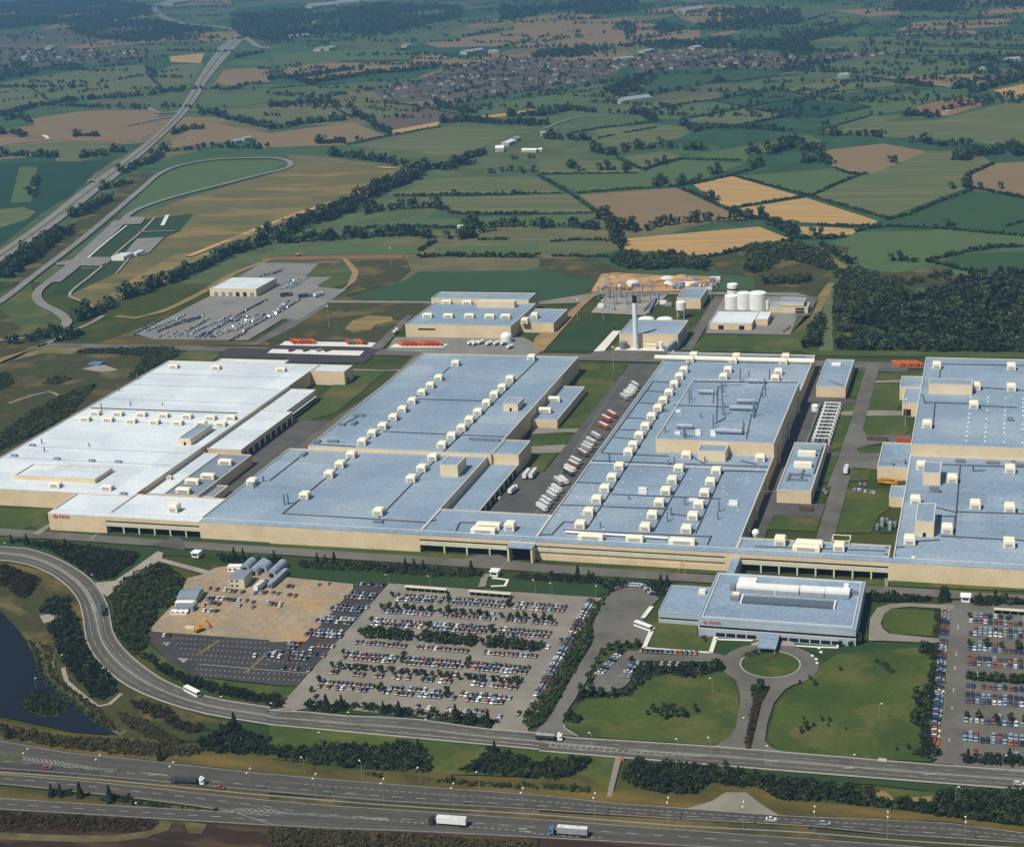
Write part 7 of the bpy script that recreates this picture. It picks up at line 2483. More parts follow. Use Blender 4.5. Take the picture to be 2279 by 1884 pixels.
# ------------------------------------------------------------------ dense planting (nobody could count it)
BELTS = '''shrubbery|leaf_black|2.2|dense dark shrubbery between the access road bend and the front road|m 80 185 500 215 1080 290 1060 340 880 480 740 500 640 420 500 330 380 265
shrubbery|leaf_dark|2.4|dense shrubbery between the access road and the bare earth site|m 1180 375 1280 385 1420 480 1400 600 1330 690 1210 720 1170 850 1130 1000 1060 1080 930 950 870 780 865 600 940 510
shrubbery|leaf_black|2.0|dark hedge on the inside of the access road curve|m 1090 1085 1150 1070 1330 1180 1520 1260 1740 1320 2083 1390 n 0 1365 100 1400 130 1450 40 1480 m 2083 1450 1700 1380 1480 1310 1280 1220
shrubbery|leaf_black|2.1|dark hedge along the road edge of the tree-lined car park|n 255 1475 320 1440 560 1450 850 1465 1200 1515 1500 1530 1780 1590 1700 1625 1350 1590 1300 1560 1100 1550 850 1520 700 1490 500 1515 350 1505
shrubbery|leaf_dark|2.2|dark hedge between the car park file and the coach drive|o 470 655 535 605 455 725 405 835 408 950 300 1140 190 1330 100 1500 20 1615 -100 1635 -140 1600 -40 1460 100 1250 200 1070 310 890 400 750
shrubbery|leaf_dark|2.4|long dark shrubbery between the front road and the lawn behind the car park|n 220 345 500 355 850 375 1200 405 1640 425 1640 475 1200 465 800 430 250 405
shrubbery|leaf_black|2.2|dark shrubbery behind the arched stores by the front road|m 1680 300 2083 335 n 110 340 90 375 0 370 m 2083 385 1720 365
shrubbery|leaf_black|2.3|dark shrubbery around the top of the coach park|o 0 455 400 475 660 520 840 520 1000 510 1010 540 930 630 880 560 760 525 640 540 560 575 450 525 0 500
shrubbery|leaf_dark|2.0|low shrubbery beside the small gatehouse path|n 1890 445 2083 465 2083 505 1900 485
shrubbery|leaf_black|2.2|dark shrub border around the visitor car park lawn|o 335 1345 400 1365 480 1370 600 1385 700 1330 760 1240 745 1170 850 1150 1000 1160 1400 1150 1430 1190 1200 1250 1080 1240 950 1220 850 1255 720 1350 690 1395 500 1405 330 1400 250 1500 330 1560 310 1600 200 1605 190 1580
shrubbery|leaf_black|2.3|black-green hedge between the office lawn and the single file of cars|p 1300 1005 1430 1000 1405 1180 1395 1290 1375 1430 1380 1560 1345 1736 1290 1736 1280 1640 1210 1600 1280 1500 1220 1410 1330 1350 1380 1150
shrubbery|leaf_black|2.3|round black-green clump at the road end of the office lawn hedge|t 1290 830 1350 860 1365 960 1420 1005 1425 1040 1300 1075 1235 1030 1290 930
shrubbery|leaf_black|2.2|dark hedge at the road edge of the car park by the frame edge|t 1575 1060 1640 1035 2083 1045 2300 1060 2300 1150 2083 1125 1640 1105
shrubbery|leaf_black|2.2|dark shrubbery behind the office right wall along the front road|p 875 605 1030 605 1340 630 1360 660 1000 660 880 655
shrubbery|leaf_black|2.2|dark shrubbery along the front road by the car park by the frame edge|p 1650 655 1740 625 2083 645 2300 660 2300 700 2083 690 1700 700
shrubbery|leaf_dark|1.8|dark strip of shrubs on the far lawn oval edge|p 1400 735 1448 725 1440 915 1385 925
shrubbery|leaf_black|2.4|dark tree belt on the motorway side of the access road, middle|r 0 970 300 985 450 965 620 950 760 975 1050 940 1180 975 1265 1130 1250 1165 800 1145 300 1095 0 1045
shrubbery|leaf_black|2.4|rounded dark tree belt beside the pale side road|r 1445 1160 1600 1085 1740 985 1880 1035 2083 1100 s 330 1050 415 1085 330 1150 180 1225 0 1215 r 2083 1210
shrubbery|leaf_black|2.5|long dark tree belt between the side road and the layby|s 640 1155 760 1085 1000 1105 1450 1125 1750 1205 2083 1245 2083 1390 1850 1385 1740 1300 1500 1270 1330 1240 1200 1335 780 1325 760 1270 660 1240
shrubbery|leaf_black|2.5|long black tree belt above the motorway at the frame edge|t 420 1245 950 1290 930 1380 1400 1405 1400 1325 1500 1305 2083 1325 2300 1340 2300 1610 2083 1585 1500 1515 1050 1445 500 1385 200 1365 300 1280
shrubbery|leaf_black|2.6|dark thicket below the access road left of the tree belts|q 1545 960 1680 870 1700 840 1820 790 1900 870 2083 905 2083 1035 1560 1015
shrubbery|leaf_red|2.2|reddish shrubs scattered below the access road curve|q 1000 625 1060 605 1300 685 1400 780 1640 850 1400 865 1300 800 1100 700
shrubbery|leaf_red|2.4|reddish brown shrubbery at the top of the lake bank|m 0 385 200 440 310 490 250 600 180 640 0 540
shrubbery|leaf_black|2.5|dark thicket on the lake bank inside the road bend|m 300 745 400 630 520 650 570 740 600 820 640 960 700 1080 840 1230 930 1360 780 1430 700 1400 640 1320 560 1230 480 1120 430 960 370 850 470 790
shrubbery|leaf_black|2.0|dark reeds and bushes covering the little lake island|q 175 640 245 575 350 565 450 605 510 680 455 725 340 735 235 695
shrubbery|leaf_dark|2.6|dark planting along the outer wall of the white-roofed hall|i 0 945 200 780 600 585 745 545 560 760 300 920 0 1060 -200 1150 -200 1060
shrubbery|leaf_dark|2.6|dark planting behind the far corner of the white-roofed hall|i 1130 335 1380 275 1380 320 1060 485 985 500
shrubbery|leaf_dark|2.2|row of dark bushes along the rear perimeter road|i 600 285 1100 262 1350 262 1130 330 850 308 620 308
shrubbery|leaf_dark|2.4|dark scrub on the rough ground at the frame edge|i -60 480 60 450 110 540 20 590 -60 600
shrubbery|leaf_dark|2.2|crescent of dark scrub around the pale mound|i 320 540 450 485 560 505 440 545
shrubbery|leaf_dark|1.6|dark low planting in the narrow bed between the two office drives|s 1645 500 1785 515 1735 600 1650 600
shrubbery|leaf_red|1.3|reddish low planting in the narrow bed between the two office drives|s 1660 600 1720 620 1650 850 1615 970 1585 970 1605 850
shrubbery|leaf_dark|1.4|dark clipped planting at the top of the roundabout lawn|o 1570 1090 1600 1062 1700 1035 1790 1035 1730 1070 1640 1098
shrubbery|leaf_dark|1.4|dark curved bed on the large office lawn|t 930 310 980 315 1050 350 1078 400 1030 410 1000 360
shrubbery|leaf_dark|2.0|dark bushes on the grass strip between motorway and slip road|q 380 1310 540 1315 550 1360 370 1355
shrubbery|leaf_dark|2.0|dark low bushes farther along the slip road strip|q 750 1375 880 1355 1100 1400 1700 1470 1000 1425
shrubbery|leaf_dark|1.6|dark scrub in the dry grass above the motorway|r 750 1180 880 1185 870 1215 760 1205
shrubbery|leaf_dark|1.6|dark scrub patch farther along the dry motorway verge|r 1280 1220 1500 1240 1800 1255 2083 1270 2083 1300 1500 1270 1300 1250
shrubbery|leaf_dark|1.6|dark scrub by the pale side road on the motorway verge|s 30 1260 140 1260 300 1285 400 1290 390 1330 250 1310 40 1300
shrubbery|leaf_olive|1.5|straw-coloured reeds in a strip along the lake shore|q 300 170 370 180 410 240 400 330 420 400 500 480 600 560 700 630 820 740 960 860 900 860 780 760 660 660 540 570 430 480 370 400 360 300 340 220
shrubbery|leaf_dark|1.6|low dark scrub along the lake edge below the reeds|q 210 150 260 160 320 290 330 400 400 500 560 610 700 720 860 830 840 850 600 690 380 520 300 420 290 300
shrubbery|leaf_olive|1.4|rough tussocks on the slope between reeds and access road|q 900 700 1100 760 1300 860 1450 960 1300 960 1100 880 950 790
shrubbery|leaf_olive|1.7|straw-coloured tall weeds along the motorway verge|q 0 800 300 860 600 900 900 910 1540 980 1540 1040 1000 1040 500 985 0 890
shrubbery|leaf_red|1.6|brown tall weeds on the bank below the slip road|q 0 1480 1000 1535 1180 1560 1160 1620 700 1620 0 1600
shrubbery|leaf_olive|1.6|brown weeds on the bank below the near carriageway|r 0 1600 1000 1660 2083 1710 2083 1760 0 1740
dark_wood|leaf_black|8.0|large dark wood of closely set trees behind the end hall|h 1010 1230 1300 1205 1480 1130 1600 1070 1800 1040 2000 1020 2300 1020 2300 1500 1700 1500 1300 1480 1000 1470 900 1400 760 1400 700 1350 850 1320 900 1270
dark_wood|leaf_wood|6.5|lower edge of the dark wood along the rear perimeter|h 640 1540 900 1505 1300 1490 1700 1505 2300 1510 2300 1605 1500 1612 1000 1600 650 1600
dark_wood|leaf_dark|5.0|open green scrub at the ride side of the dark wood|h 620 1105 760 1085 1000 1100 1240 1165 1000 1215 860 1260 760 1300 650 1330 610 1320
dark_wood|leaf_dark|4.5|scrub patch beside the grass ride below the dark wood|h 610 1340 680 1340 760 1410 880 1450 760 1470 640 1445
dark_wood|leaf_wood|5.5|tapering dark copse beside the grass ride behind the paint hall|h 372 1590 400 1500 490 1350 540 1335 520 1560
dark_wood|leaf_dark|6.0|dark scrub covering the mound behind the spoil heap|h -60 830 60 810 380 800 520 870 680 990 560 980 400 930 240 910 120 980 0 1000 -60 1000
dark_wood|leaf_dark|5.0|dark scrub in lines below the mound|h 60 1060 300 1045 450 1040 440 1070 300 1090 90 1090
dark_wood|leaf_dark|6.0|dark thicket along the near edge of the tan field|g 590 870 740 850 790 880 900 860 1050 850 1150 880 1320 930 1290 985 1100 960 880 975 690 970 560 920
dark_wood|leaf_dark|5.0|dark scrub above the grass strip by the wood|h 610 1010 820 980 1000 1060 1200 1060 1480 1010 1560 1010 1300 1090 1000 1110 640 1060
far_wood|leaf_far|11|wide dark wood in the far blue distance|b -300 120 0 100 600 60 900 30 1500 60 1480 140 900 270 0 330 -300 260
far_wood|leaf_far|11|dark wooded hill in the far distance behind the village|c 1240 235 1340 90 1650 70 2000 60 2050 180 1620 230
far_wood|leaf_far|10|long wooded ridge above the village|c -60 450 0 400 500 370 800 330 1200 325 1700 270 2100 240 2100 330 1600 370 1200 375 500 440
far_wood|leaf_far|9|dark spinney below the village church end|c 500 705 680 610 900 565 905 640 640 755
far_wood|leaf_far|9|dark trees wrapping the right end of the village|d 30 290 300 300 700 210 910 165 700 260 400 330 520 420 240 460 200 400 0 380 -60 330
far_wood|leaf_far|9|dark trees below the right end of the village|d 220 520 300 470 700 470 760 500 620 540 240 560
far_wood|leaf_far|10|dark woods around the town at the far side of the motorway|a 520 230 800 180 1200 160 1400 200 1650 230 1700 300 1000 330 700 300
far_wood|leaf_far|10|dark tree mass along the lower edge of the far town|a -100 560 0 550 150 490 300 540 280 580 0 625 -100 640
far_wood|leaf_far|12|hazy wooded slopes at the top of the photograph|a -400 40 800 0 1200 60 1150 150 600 200 -400 250
far_wood|leaf_far|12|hazy scattered woods at the upper middle distance|c -300 60 700 0 900 60 700 100 300 120 -300 170
far_wood|leaf_far|12|hazy dark woods at the upper edge near the frame side|d 1100 0 1700 30 2300 0 2300 60 1500 110 1080 70
far_wood|leaf_far|9|dark trees between stubble field and village|c 580 200 640 170 740 200 760 260 700 290
far_wood|leaf_far|9|dark clump beside the tan fields in the distance|c 880 240 940 180 1060 200 1100 240 960 255'''
for ln in BELTS.split('\n'):
    nm, m, sz, lab, s = ln.split('|')
    sz = float(sz)
    poly = WL(s)
    if nm == 'shrubbery':
        pts = scatter(poly, sz * 0.85)
        o = foliage_mass(nm, lab, 'shrubbery', pts, SHRUB, sz * .75, sz * 1.35, m, 'stuff', None, 5)
    elif nm == 'dark_wood':
        pts = [p for p in scatter(poly, sz * 0.6, .7) if math.sin(p[0] * .045 + 1.3) * math.sin(p[1] * .03 + p[0] * .012) + rng.uniform(-.5, .5) > -.62]
        o = foliage_mass(nm, lab, 'wood', pts, TREE_LO, sz * .5, sz * 1.45, m, 'stuff', None, 6)
    else:
        xs = [p[1] for p in poly]
        sp = sz * (1.5 if max(xs) > 5000 else 1.15)
        pts = [p for p in scatter(poly, sp, .9) if math.sin(p[0] * .011 + 2) * math.sin(p[1] * .006 + p[0] * .004) + rng.uniform(-.7, .7) > -.25]
        if len(pts) > 5000:
            pts = rng.sample(pts, 5000)
        o = foliage_mass(nm, lab, 'wood', pts, TREE_FAR, sz * .75, sz * 1.35, m, 'stuff', None, 7)

# ------------------------------------------------------------------ hedgerows, each a thing
HEDGES = '''4|g 0 250 230 380 420 520 600 610|running down the side of the brown field
3.5|g 300 385 700 350 1060 335|along the top of the brown field
4|g 1060 335 1230 400 1440 500 1640 580|between the brown field and the upper tan field
4|g 1190 315 1490 247 1750 170|above the upper tan field
3.5|g 1490 247 1800 330 2083 400 h 430 405 1030 580|long straight below the pale pasture
3.5|g 1470 500 1800 450 2060 405|between the two upper tan fields
3|g 0 545 420 540|across the small green paddocks, lower
3|g 0 390 160 385|across the small green paddocks, upper
4|g 100 760 340 745 540 750|on the rough meadow above the spoil heap
4|g 110 870 400 875 600 880|nearest the workshop grassland
3.5|g 20 235 420 235 760 230|along the pasture below the farm lane
4|g 600 110 700 160 820 210|short and slanting beside the tree clump
4|g 830 200 960 150 1110 120|rising to the scrubby spur
3.5|g 1110 120 1300 128 1570 130|continuing beyond the scrubby spur
5|g 640 830 620 780 600 740|short and upright at the end of the large tan field
5|g 1290 880 1400 865 1450 850|at the near tip of the large tan field
6|g 1440 850 1700 795 2000 760 h 340 760|along the near side of the large tan field
3.5|h 440 405 640 310 830 240|between the two green pastures by the copse
4|h 620 195 740 235 880 240|at the foot of the brown ploughland
4|h 1030 590 1200 545 1400 460 1680 360|between the pale pasture and the deep green field
4.5|h 1690 350 1900 385 2083 425|below the brown field at the frame edge
4.5|h 1840 160 1750 200 1650 240 1645 300 1660 345|curving beside the brown field at the frame edge
4|h 500 630 800 640 1040 640 1500 660 1800 690 2083 712|long and level under the deep green field
4|h 790 680 900 655 1010 645|at the tip of the bright tan strip
5|h 1340 910 1600 845 1850 805 2083 795|upper arm of the wedge by the wood
5|h 1340 912 1550 960 1750 1010|lower arm of the wedge by the wood
3|h 1950 640 2083 600|short at the frame edge above the level hedge
6|h 100 590 200 640 300 690|thick between the tan fields
6|h 290 740 400 735 560 740 700 718|thick below the tan strip
7|h 520 790 600 840 700 900 760 930|thick and dark beside the mound
3|h 200 605 350 612|short in the tan field corner
4|c 820 860 1150 800 1400 770|above the dark paddock
3.5|c 1500 750 1700 710 1900 700|broken, above the dark paddock
3|c 1090 920 1350 880 1600 830|between paddock and long pasture
3|c 1600 830 2030 760|farther along the long pasture
3|c 1380 790 1590 830 1900 890 2083 905|slanting through the far pastures
3|c 1530 970 1700 935 1940 890|near the long scrub line
3|c 1110 955 1530 970|below the long pasture
3|c 1890 700 2083 750|slanting on the far slope
4|c 1290 650 1700 610 2083 570|below the village trees
4|c 260 1030 500 990 930 940|above the dry pasture
3.5|c 460 1070 580 1045|broken in the dry pasture, first piece
3.5|c 660 1030 800 1005 900 990|broken in the dry pasture, second piece
3|c 0 740 330 710 560 670|on the slope under the village
3|d 230 700 370 735 480 750 700 790 900 830|down to the tip of the dark paddock
3|d 480 750 640 710 1090 672 1400 700|along the top of the pale slope
3|d 780 790 1000 730 1220 695|above the pale slope
4|d 740 592 900 600 1090 632|beside the white shed
3|d 60 840 300 880 490 910 700 870 900 830|under the dark paddock
3|d 0 950 150 920 300 890|short below the dark paddock
3|d 520 1000 700 955 900 895|rising to the quarry scrub
4|d 1100 430 1600 435 2083 432|level across the far green fields
4|d 1130 360 1600 365 2083 390|second level line in the far fields
4|d 950 282 1500 278 2083 270|third level line in the far fields
5|f 980 408 1200 405 1500 400 2083 388|across the two large pale meadows
5|f 1400 540 1700 550 2083 545|under the lower pale meadow
5|f 600 665 900 648 1450 652|under the narrow green meadow
5|f 1160 830 1220 790 1285 755|short and slanting near the pylon line
6|f 1170 880 1350 870 1500 872 1800 875 2083 880|dark and low behind the workshop grassland
4|f 1620 745 1850 742|row of small bushes in the meadow
3.5|a 0 870 130 845|stub beside the motorway fields
3|a 0 660 230 675|faint across the pale fields
3|a 230 675 300 720 370 780|slanting across the pale fields
4|a 1130 560 1180 620 1250 680|beside the pale field near the motorway
5|b 0 690 300 665 600 650|above the teal meadow
4|b 520 850 640 910|short between stubble strips
4|b 560 480 800 475 1080 470|below the teal meadow at the stubble
3.5|b 880 785 1280 850 1500 900|edge of the ploughland
3.5|b 600 1120 900 1055 1200 1000 1330 985|above the broad pale field'''
for ln in HEDGES.split('\n'):
    wd_, s, where = ln.split('|')
    wd_ = float(wd_)
    line = WL(s)
    d = math.hypot(*line[0])
    st = max(1.7, wd_ * .45) if d < 3000 else 3.2
    pts = [(x + rng.uniform(-.2, .2) * wd_, y + rng.uniform(-.25, .25) * wd_) for x, y, a in along(line, st)]
    foliage_mass('hedgerow', 'dark clipped field hedge ' + where, 'hedge', pts, HEDGE, wd_ * .5, wd_ * 1.0, 'leaf_far' if d > 2600 else 'leaf_wood', None, 'field hedges beyond the plant', 8)

# ------------------------------------------------------------------ tree belts in the countryside: rows of big trees, each belt dense
TBELT = '''14|9|e 600 1370 700 1330 790 1300 900 1240|in the gap near the compound corner
13|16|e 960 1200 1150 1130 1300 1075 1500 990 1700 890 2083 760 f 0 760|long dark belt between the proving ground and the compound
15|26|f 0 745 200 660 380 590 560 520|widening dark belt above the compound
15|30|f 380 600 560 530 800 390 1000 310 1150 240|broad dark belt climbing to the bare corner
14|22|f 1150 215 1300 190 1400 200 1560 150|dark trees at the bare corner of the proving ground
12|16|f 480 90 800 130 1000 160 1180 200|tree line above the proving ground bank
11|14|f 1400 170 1540 110 1700 70|thinning trees towards the white farm
14|14|f 720 540 850 520 1000 500 1150 500 1300 500 1400 530|dark trees under the lower pale meadow
13|16|f 60 770 300 750 600 730 900 710 1100 700 1250 730|dark belt behind the compound grassland
12|9|f 1480 660 1750 640 1900 640 2083 640 g 0 650 200 650 480 660|line of trees across the valley meadows
11|8|f 1460 740 1560 715 1640 690 1720 670|slanting trees in the valley meadow
13|14|g 480 570 540 620 580 700 620 800|trees down the end of the brown field
13|11|g 620 650 760 690 900 640 1100 610 1300 605 1450 600 1600 590|tree line between the brown and large tan fields
12|9|g 1640 580 1760 590 1830 640 1960 720|trees around the end of the large tan field
12|12|g 900 330 960 300 1000 290|clump at the top corner of the brown field
11|8|g 1060 330 1130 310 1190 310 1260 280|trees at the crossing of three hedges
12|16|c 420 1160 480 1180 520 1200 590 1200|dark clump by the winding lane
12|14|c 640 1150 800 1160 950 1140 1100 1160 1300 1165|scrubby spur of trees in the pastures
11|12|c 480 1320 540 1310 600 1320|trees on the pasture hedge, first
11|12|c 1610 1190 1680 1170 1720 1190|copse edge nearest the brown ploughland
14|26|d 140 1190 260 1130 300 1110 360 1140 500 1180|big dark copse beside the brown ploughland
12|20|d 400 1260 500 1240 600 1270|lower copse beside the brown ploughland
12|14|d 530 1040 620 1050 750 1040 900 1060 1050 1070|tree line above the brown ploughland
12|14|d 1120 1090 1300 1100 1450 1130 1680 1120|tree line on the pale pasture top
13|24|d 1600 1240 1700 1200 1850 1190 1950 1150 2083 1210|spreading trees at the frame edge
10|12|c 1110 960 1200 1020 1350 990 1500 990 1700 1000 1950 1020|scrub line across the far pastures
11|14|c 700 880 800 890 850 920 920 940|trees by the farm in the pastures
11|14|d 1090 640 1200 640 1250 660 1400 680|trees at the quarry end of the hedge
12|20|d 1550 690 1640 650 1700 720 1780 690 1950 640 2083 600|dark trees round the quarry head
11|20|d 1180 900 1260 890 1400 910|trees in front of the quarry
12|16|b 0 1000 100 990 250 960 430 940 600 930|tree line over the brown field by the loop
13|15|b 650 890 720 920 800 970 920 1040|row of dark trees sloping between stubble fields
12|16|b 350 1110 420 1110 520 1110 600 1110|clump at the edge of the broad pale field
12|16|b 20 830 140 810 300 800 560 800|tree line below the village edge
11|16|b 1280 800 1340 830 1500 860 1580 880|trees between ploughland and village
12|22|b 1330 950 1550 940 1850 960 2083 970 c 60 960|broad tree belt above the white farm
12|16|b 1850 900 2083 900 c 60 890 240 850 440 870|trees at the tan strip by the lane
12|20|c 40 1070 200 1080 330 1090 420 1080|trees round the white farm
12|24|b 220 600 380 580 550 550 720 540|wooded strip in the far stubble
12|22|b 360 640 800 570 1000 560 1300 520|second wooded strip in the far stubble
11|16|b 0 620 100 600 220 620 340 660|trees by the far lane end
12|18|a 0 900 100 880 300 820 500 790 700 770 900 760 1150 740 1300 710 1410 710|long belt between the pale and brown fields
12|16|a 400 520 520 510 640 530|clump on the edge of the far town
12|14|a 770 490 900 480 1080 460 1200 460|line of trees under the far town
11|12|a 1150 540 1180 570 1200 600|small clump by the pale field
12|18|a 0 1215 80 1200 180 1210 300 1210 430 1220|dark clump above the teal field
11|14|a 640 1225 700 1200 800 1210|smaller clump above the teal field
11|14|a 850 1180 900 1170 970 1180|trees by the motorway edge
11|14|a 580 1060 660 1050 760 1060|clump in the dry field
11|16|a 0 1040 90 1030 200 1060|trees at the bend of the far lane
11|12|a 60 930 150 900 240 950|trees beside the brown field
12|14|a 1170 1190 1300 1170 1500 1160 1650 1140 1850 1150 2083 1150|tree line along the far side of the test loop
11|18|a 950 1340 1050 1290 1140 1270 1250 1210|planted bank between motorway and loop
10|16|a 800 1470 900 1440 1010 1420|planted bank lower down the motorway
11|24|a 600 1680 700 1620 780 1570 860 1550|broad planted bank beside the motorway
11|34|e 0 1040 100 970 250 850 400 740 500 690|very broad planted bank beside the motorway
12|16|a 1540 890 1620 870 1750 920 1900 950 2083 990|dark row beyond the motorway bridge
10|12|a 1340 1040 1450 1000 1550 1000|bushes beyond the motorway bridge
10|10|a 1650 690 1780 700 1900 660 2083 650|trees in the fields beyond the bridge
10|8|a 250 1520 270 1440 285 1390|short dark row in the teal field
11|14|a 1830 450 1900 430 2030 410|trees beyond the stubble near the far junction
8|8|e 350 1500 430 1440 520 1490 640 1470|bushes at the corner of the perimeter lane
8|8|e 90 1540 130 1560|lone bushes on the grass near the perimeter lane
8|8|e 220 1540 300 1510 420 1440|bushes by the pale perimeter path
9|9|e 440 1530 560 1500 630 1480|dark bushes along the pale perimeter path
8|8|h 1070 910 1130 900 1200 910 1260 920|small spinney in the green field by the wood
9|6|h 280 690 310 680 340 690|round tree at the tan field corner
10|8|h 450 720 480 710 510 720|trees on the thick hedge below the tan strip
10|8|h 1500 640 1540 630 1580 640|round tree on the level hedge
9|8|h 1530 350 1560 345|trees beside the pale pasture corner
9|6|h 1630 340 1640 280 1650 350|trees in the curved hedge
9|6|h 1720 350 1780 355|bushes below the brown field, first
9|6|h 1900 350 1930 355|bushes below the brown field, second
10|10|c 210 1300 250 1290 280 1310|round trees on the pasture hedge, second
9|8|c 300 1325 340 1325|round trees on the pasture hedge, third
10|8|c 660 1320 720 1300|round trees on the pasture hedge, fourth
10|8|c 840 1290 880 1285|round trees at the slanting hedge
10|10|c 930 1280 1000 1260|round trees past the slanting hedge
11|10|c 1340 1350 1400 1330|trees over the upper tan field
10|10|c 1640 1290 1750 1270|trees at the far corner of the upper tan field
10|8|c 1290 1540 1400 1560|trees in the hedge beside the upper tan field
9|8|c 650 1180 700 1130|trees on the farm pasture, near
9|8|c 780 1120 830 1120|trees on the farm pasture, middle
9|8|c 920 1090 950 1090|trees on the farm pasture, far
10|8|c 1420 770 1480 750|trees on the dark paddock hedge
10|10|c 1730 650 1780 640|tall trees below the village trees
10|10|c 1360 640 1410 620|tall trees nearest the village
9|8|d 590 770 650 760|tree in the dark paddock, upper
9|8|d 330 860 370 850|tree in the dark paddock, lower
9|8|d 570 870 620 860|tree in the dark paddock, middle
8|8|d 530 965 570 960|lone tree on the pale slope
9|8|d 700 670 720 665|tall tree on the pale slope
9|8|d 980 1030 1010 1030|tree above the scrub line
9|8|d 1210 450 1260 450|tree on the level far hedge, first
9|10|d 1280 480 1420 490|trees on the level far hedge, second
10|12|d 1700 480 1800 440 1860 500|trees on the level far hedge, third
10|12|d 1830 540 1870 560|trees below the level far hedge
10|12|d 2000 520 2083 560|trees at the frame edge of the far fields
9|8|d 1050 1255 1110 1255|lone dark tree on the brown ploughland
9|8|d 1900 760 1990 750 2083 750|trees below the tan field at the frame edge
10|8|b 680 1080 710 1080|lone tree on the brown field by the loop
9|7|b 1880 1230 1930 1225|round tree in the farm meadow, first
9|7|b 2010 1220 2050 1220|round tree in the farm meadow, second
10|10|b 1700 1340 1780 1330|round trees on the meadow hedge, first
10|10|b 1800 1330 1880 1320|round trees on the meadow hedge, second
10|10|b 1950 1340 2050 1330|round trees on the meadow hedge, third
8|6|b 1440 1510 1470 1505|small tree on the hedge between pale meadows
12|10|f 1520 650 1590 620|tall tree by the caravan in the valley
12|12|f 1480 740 1560 720 1600 740|tall dark tree at the valley bend
10|8|f 1380 735 1440 730|bushy tree in the valley meadow'''
n_tree = 0
for ln in TBELT.split('\n'):
    h_, w_, s, where = ln.split('|')
    h_, w_ = float(h_), float(w_)
    line = WL(s)
    d = math.hypot(*line[0])
    tot = sum(math.dist(a, c) for a, c in zip(line, line[1:]))
    far = d > 2300
    step = h_ * (.42 if not far else .6)
    pts = []
    for x, y, a in along(line, step):
        for k in range(max(1, int(w_ / (h_ * .6)))):
            if rng.random() < .16:
                continue
            o_ = rng.uniform(-.5, .5) * w_ * .8
            pts.append((x - math.sin(a) * o_ + rng.uniform(-1, 1), y + math.cos(a) * o_ * 1.0 + rng.uniform(-1, 1)))
    if len(pts) <= 5 and tot < 60:
        # one to five trees standing apart: separate things
        for q, (x, y) in enumerate(pts[:3]):
            pass
    foliage_mass('tree_row' if len(pts) > 3 else 'field_tree', ('row of dark broadleaf trees, ' if len(pts) > 3 else 'dark broadleaf tree, ') + where, 'trees' if len(pts) > 3 else 'tree', pts, TREE_LO if not far else TREE_FAR, h_ * .45, h_ * 1.12,
                 'leaf_wood' if d < 2600 else 'leaf_far', 'stuff' if len(pts) > 3 else None, None, 9)

# scattered hedge trees and spinneys over the far countryside, one hazy mass
pts = []
for k in range(420):
    X, Y = rng.uniform(-60, 2340), 260 * rng.random() ** 1.3
    d = RT * ((X - PW_ / 2) / FPX) + DN * ((Y - PH_ / 2) / FPX) + FW
    x0, y0 = d[0] * ALT / -d[2], d[1] * ALT / -d[2]
    a = (-.3 if rng.random() < .75 else 1.2) + rng.uniform(-.25, .25)
    for q in range(rng.choice([3, 6, 12, 25, 40])):
        t = q * rng.uniform(7, 11)
        if min(math.dist((x0, y0), m_) for m_ in MA[::3]) > 130:
            pts.append((x0 + math.cos(a) * t + rng.uniform(-4, 4), y0 + math.sin(a) * t + rng.uniform(-4, 4)))
foliage_mass('far_trees', 'countless dark hedge trees and spinneys dotted over the hazy far fields', 'trees', pts, TREE_FAR, 4, 10, 'leaf_far', 'stuff', None, 15)

# ------------------------------------------------------------------ individual trees and shrubs around the plant
def tree_proto(name, H, Wd, n, leaf, m, shape, seed, trunk=.16):
    if shape == 'cone':
        q = leaf_quads(n, (Wd / 2, Wd / 2, H * .92), H * .08, leaf, 'cone', seed)
    else:
        q = crown(n, H, Wd, leaf, seed, .3, 9)
    t = MB()
    t.cyl(0, 0, 0, H * .45, trunk, trunk * .6, 7)
    g = random.Random(seed)
    for k in range(4):
        a = g.uniform(0, 6.28)
        t.tube((0, 0, H * (.25 + .06 * k)), (math.cos(a) * Wd * .25, math.sin(a) * Wd * .25, H * (.5 + .07 * k)), trunk * .4, 5)
    return Proto(name, None, [('trunk', mesh_of(t, 'trunk', 'bark')), ('crown', quads_mesh('crown', q, m))])


CON = [tree_proto('conifer_tree', 8, 4.4, 330, .75, 'leaf_black', 'cone', 200 + i) for i in range(4)]
YNG = [tree_proto('young_tree', 4.2, 3.4, 260, .55, 'leaf_mid', 'round', 220 + i, .09) for i in range(5)]
YDK = [tree_proto('young_tree', 4.6, 3.8, 300, .55, 'leaf_dark', 'round', 240 + i, .1) for i in range(4)]
YOL = [tree_proto('young_tree', 4.4, 3.6, 260, .55, 'leaf_olive', 'round', 260 + i, .1) for i in range(3)]
BRD = [tree_proto('broadleaf_tree', 9, 8, 620, .8, 'leaf_dark', 'round', 280 + i, .22) for i in range(4)]


def plant(protos, x, y, label, cat='tree', group=None, s=1.0):
    k = s * rng.uniform(.85, 1.15)
    rng.choice(protos).place(x, y, .7, rng.uniform(0, 6.28), label, cat, group, None, (k, k, k * rng.uniform(.9, 1.12)))


def prow(protos, blocks, y, step, where, group, s=1.0, jit=.5):
    n = 0
    for a, c in blocks:
        x = a
        while x <= c:
            plant(protos, x + rng.uniform(-jit, jit), y + rng.uniform(-.6, .6), f'{ordinal(n)} young tree from the lane {where}', 'tree', group, s)
            n += 1
            x += step


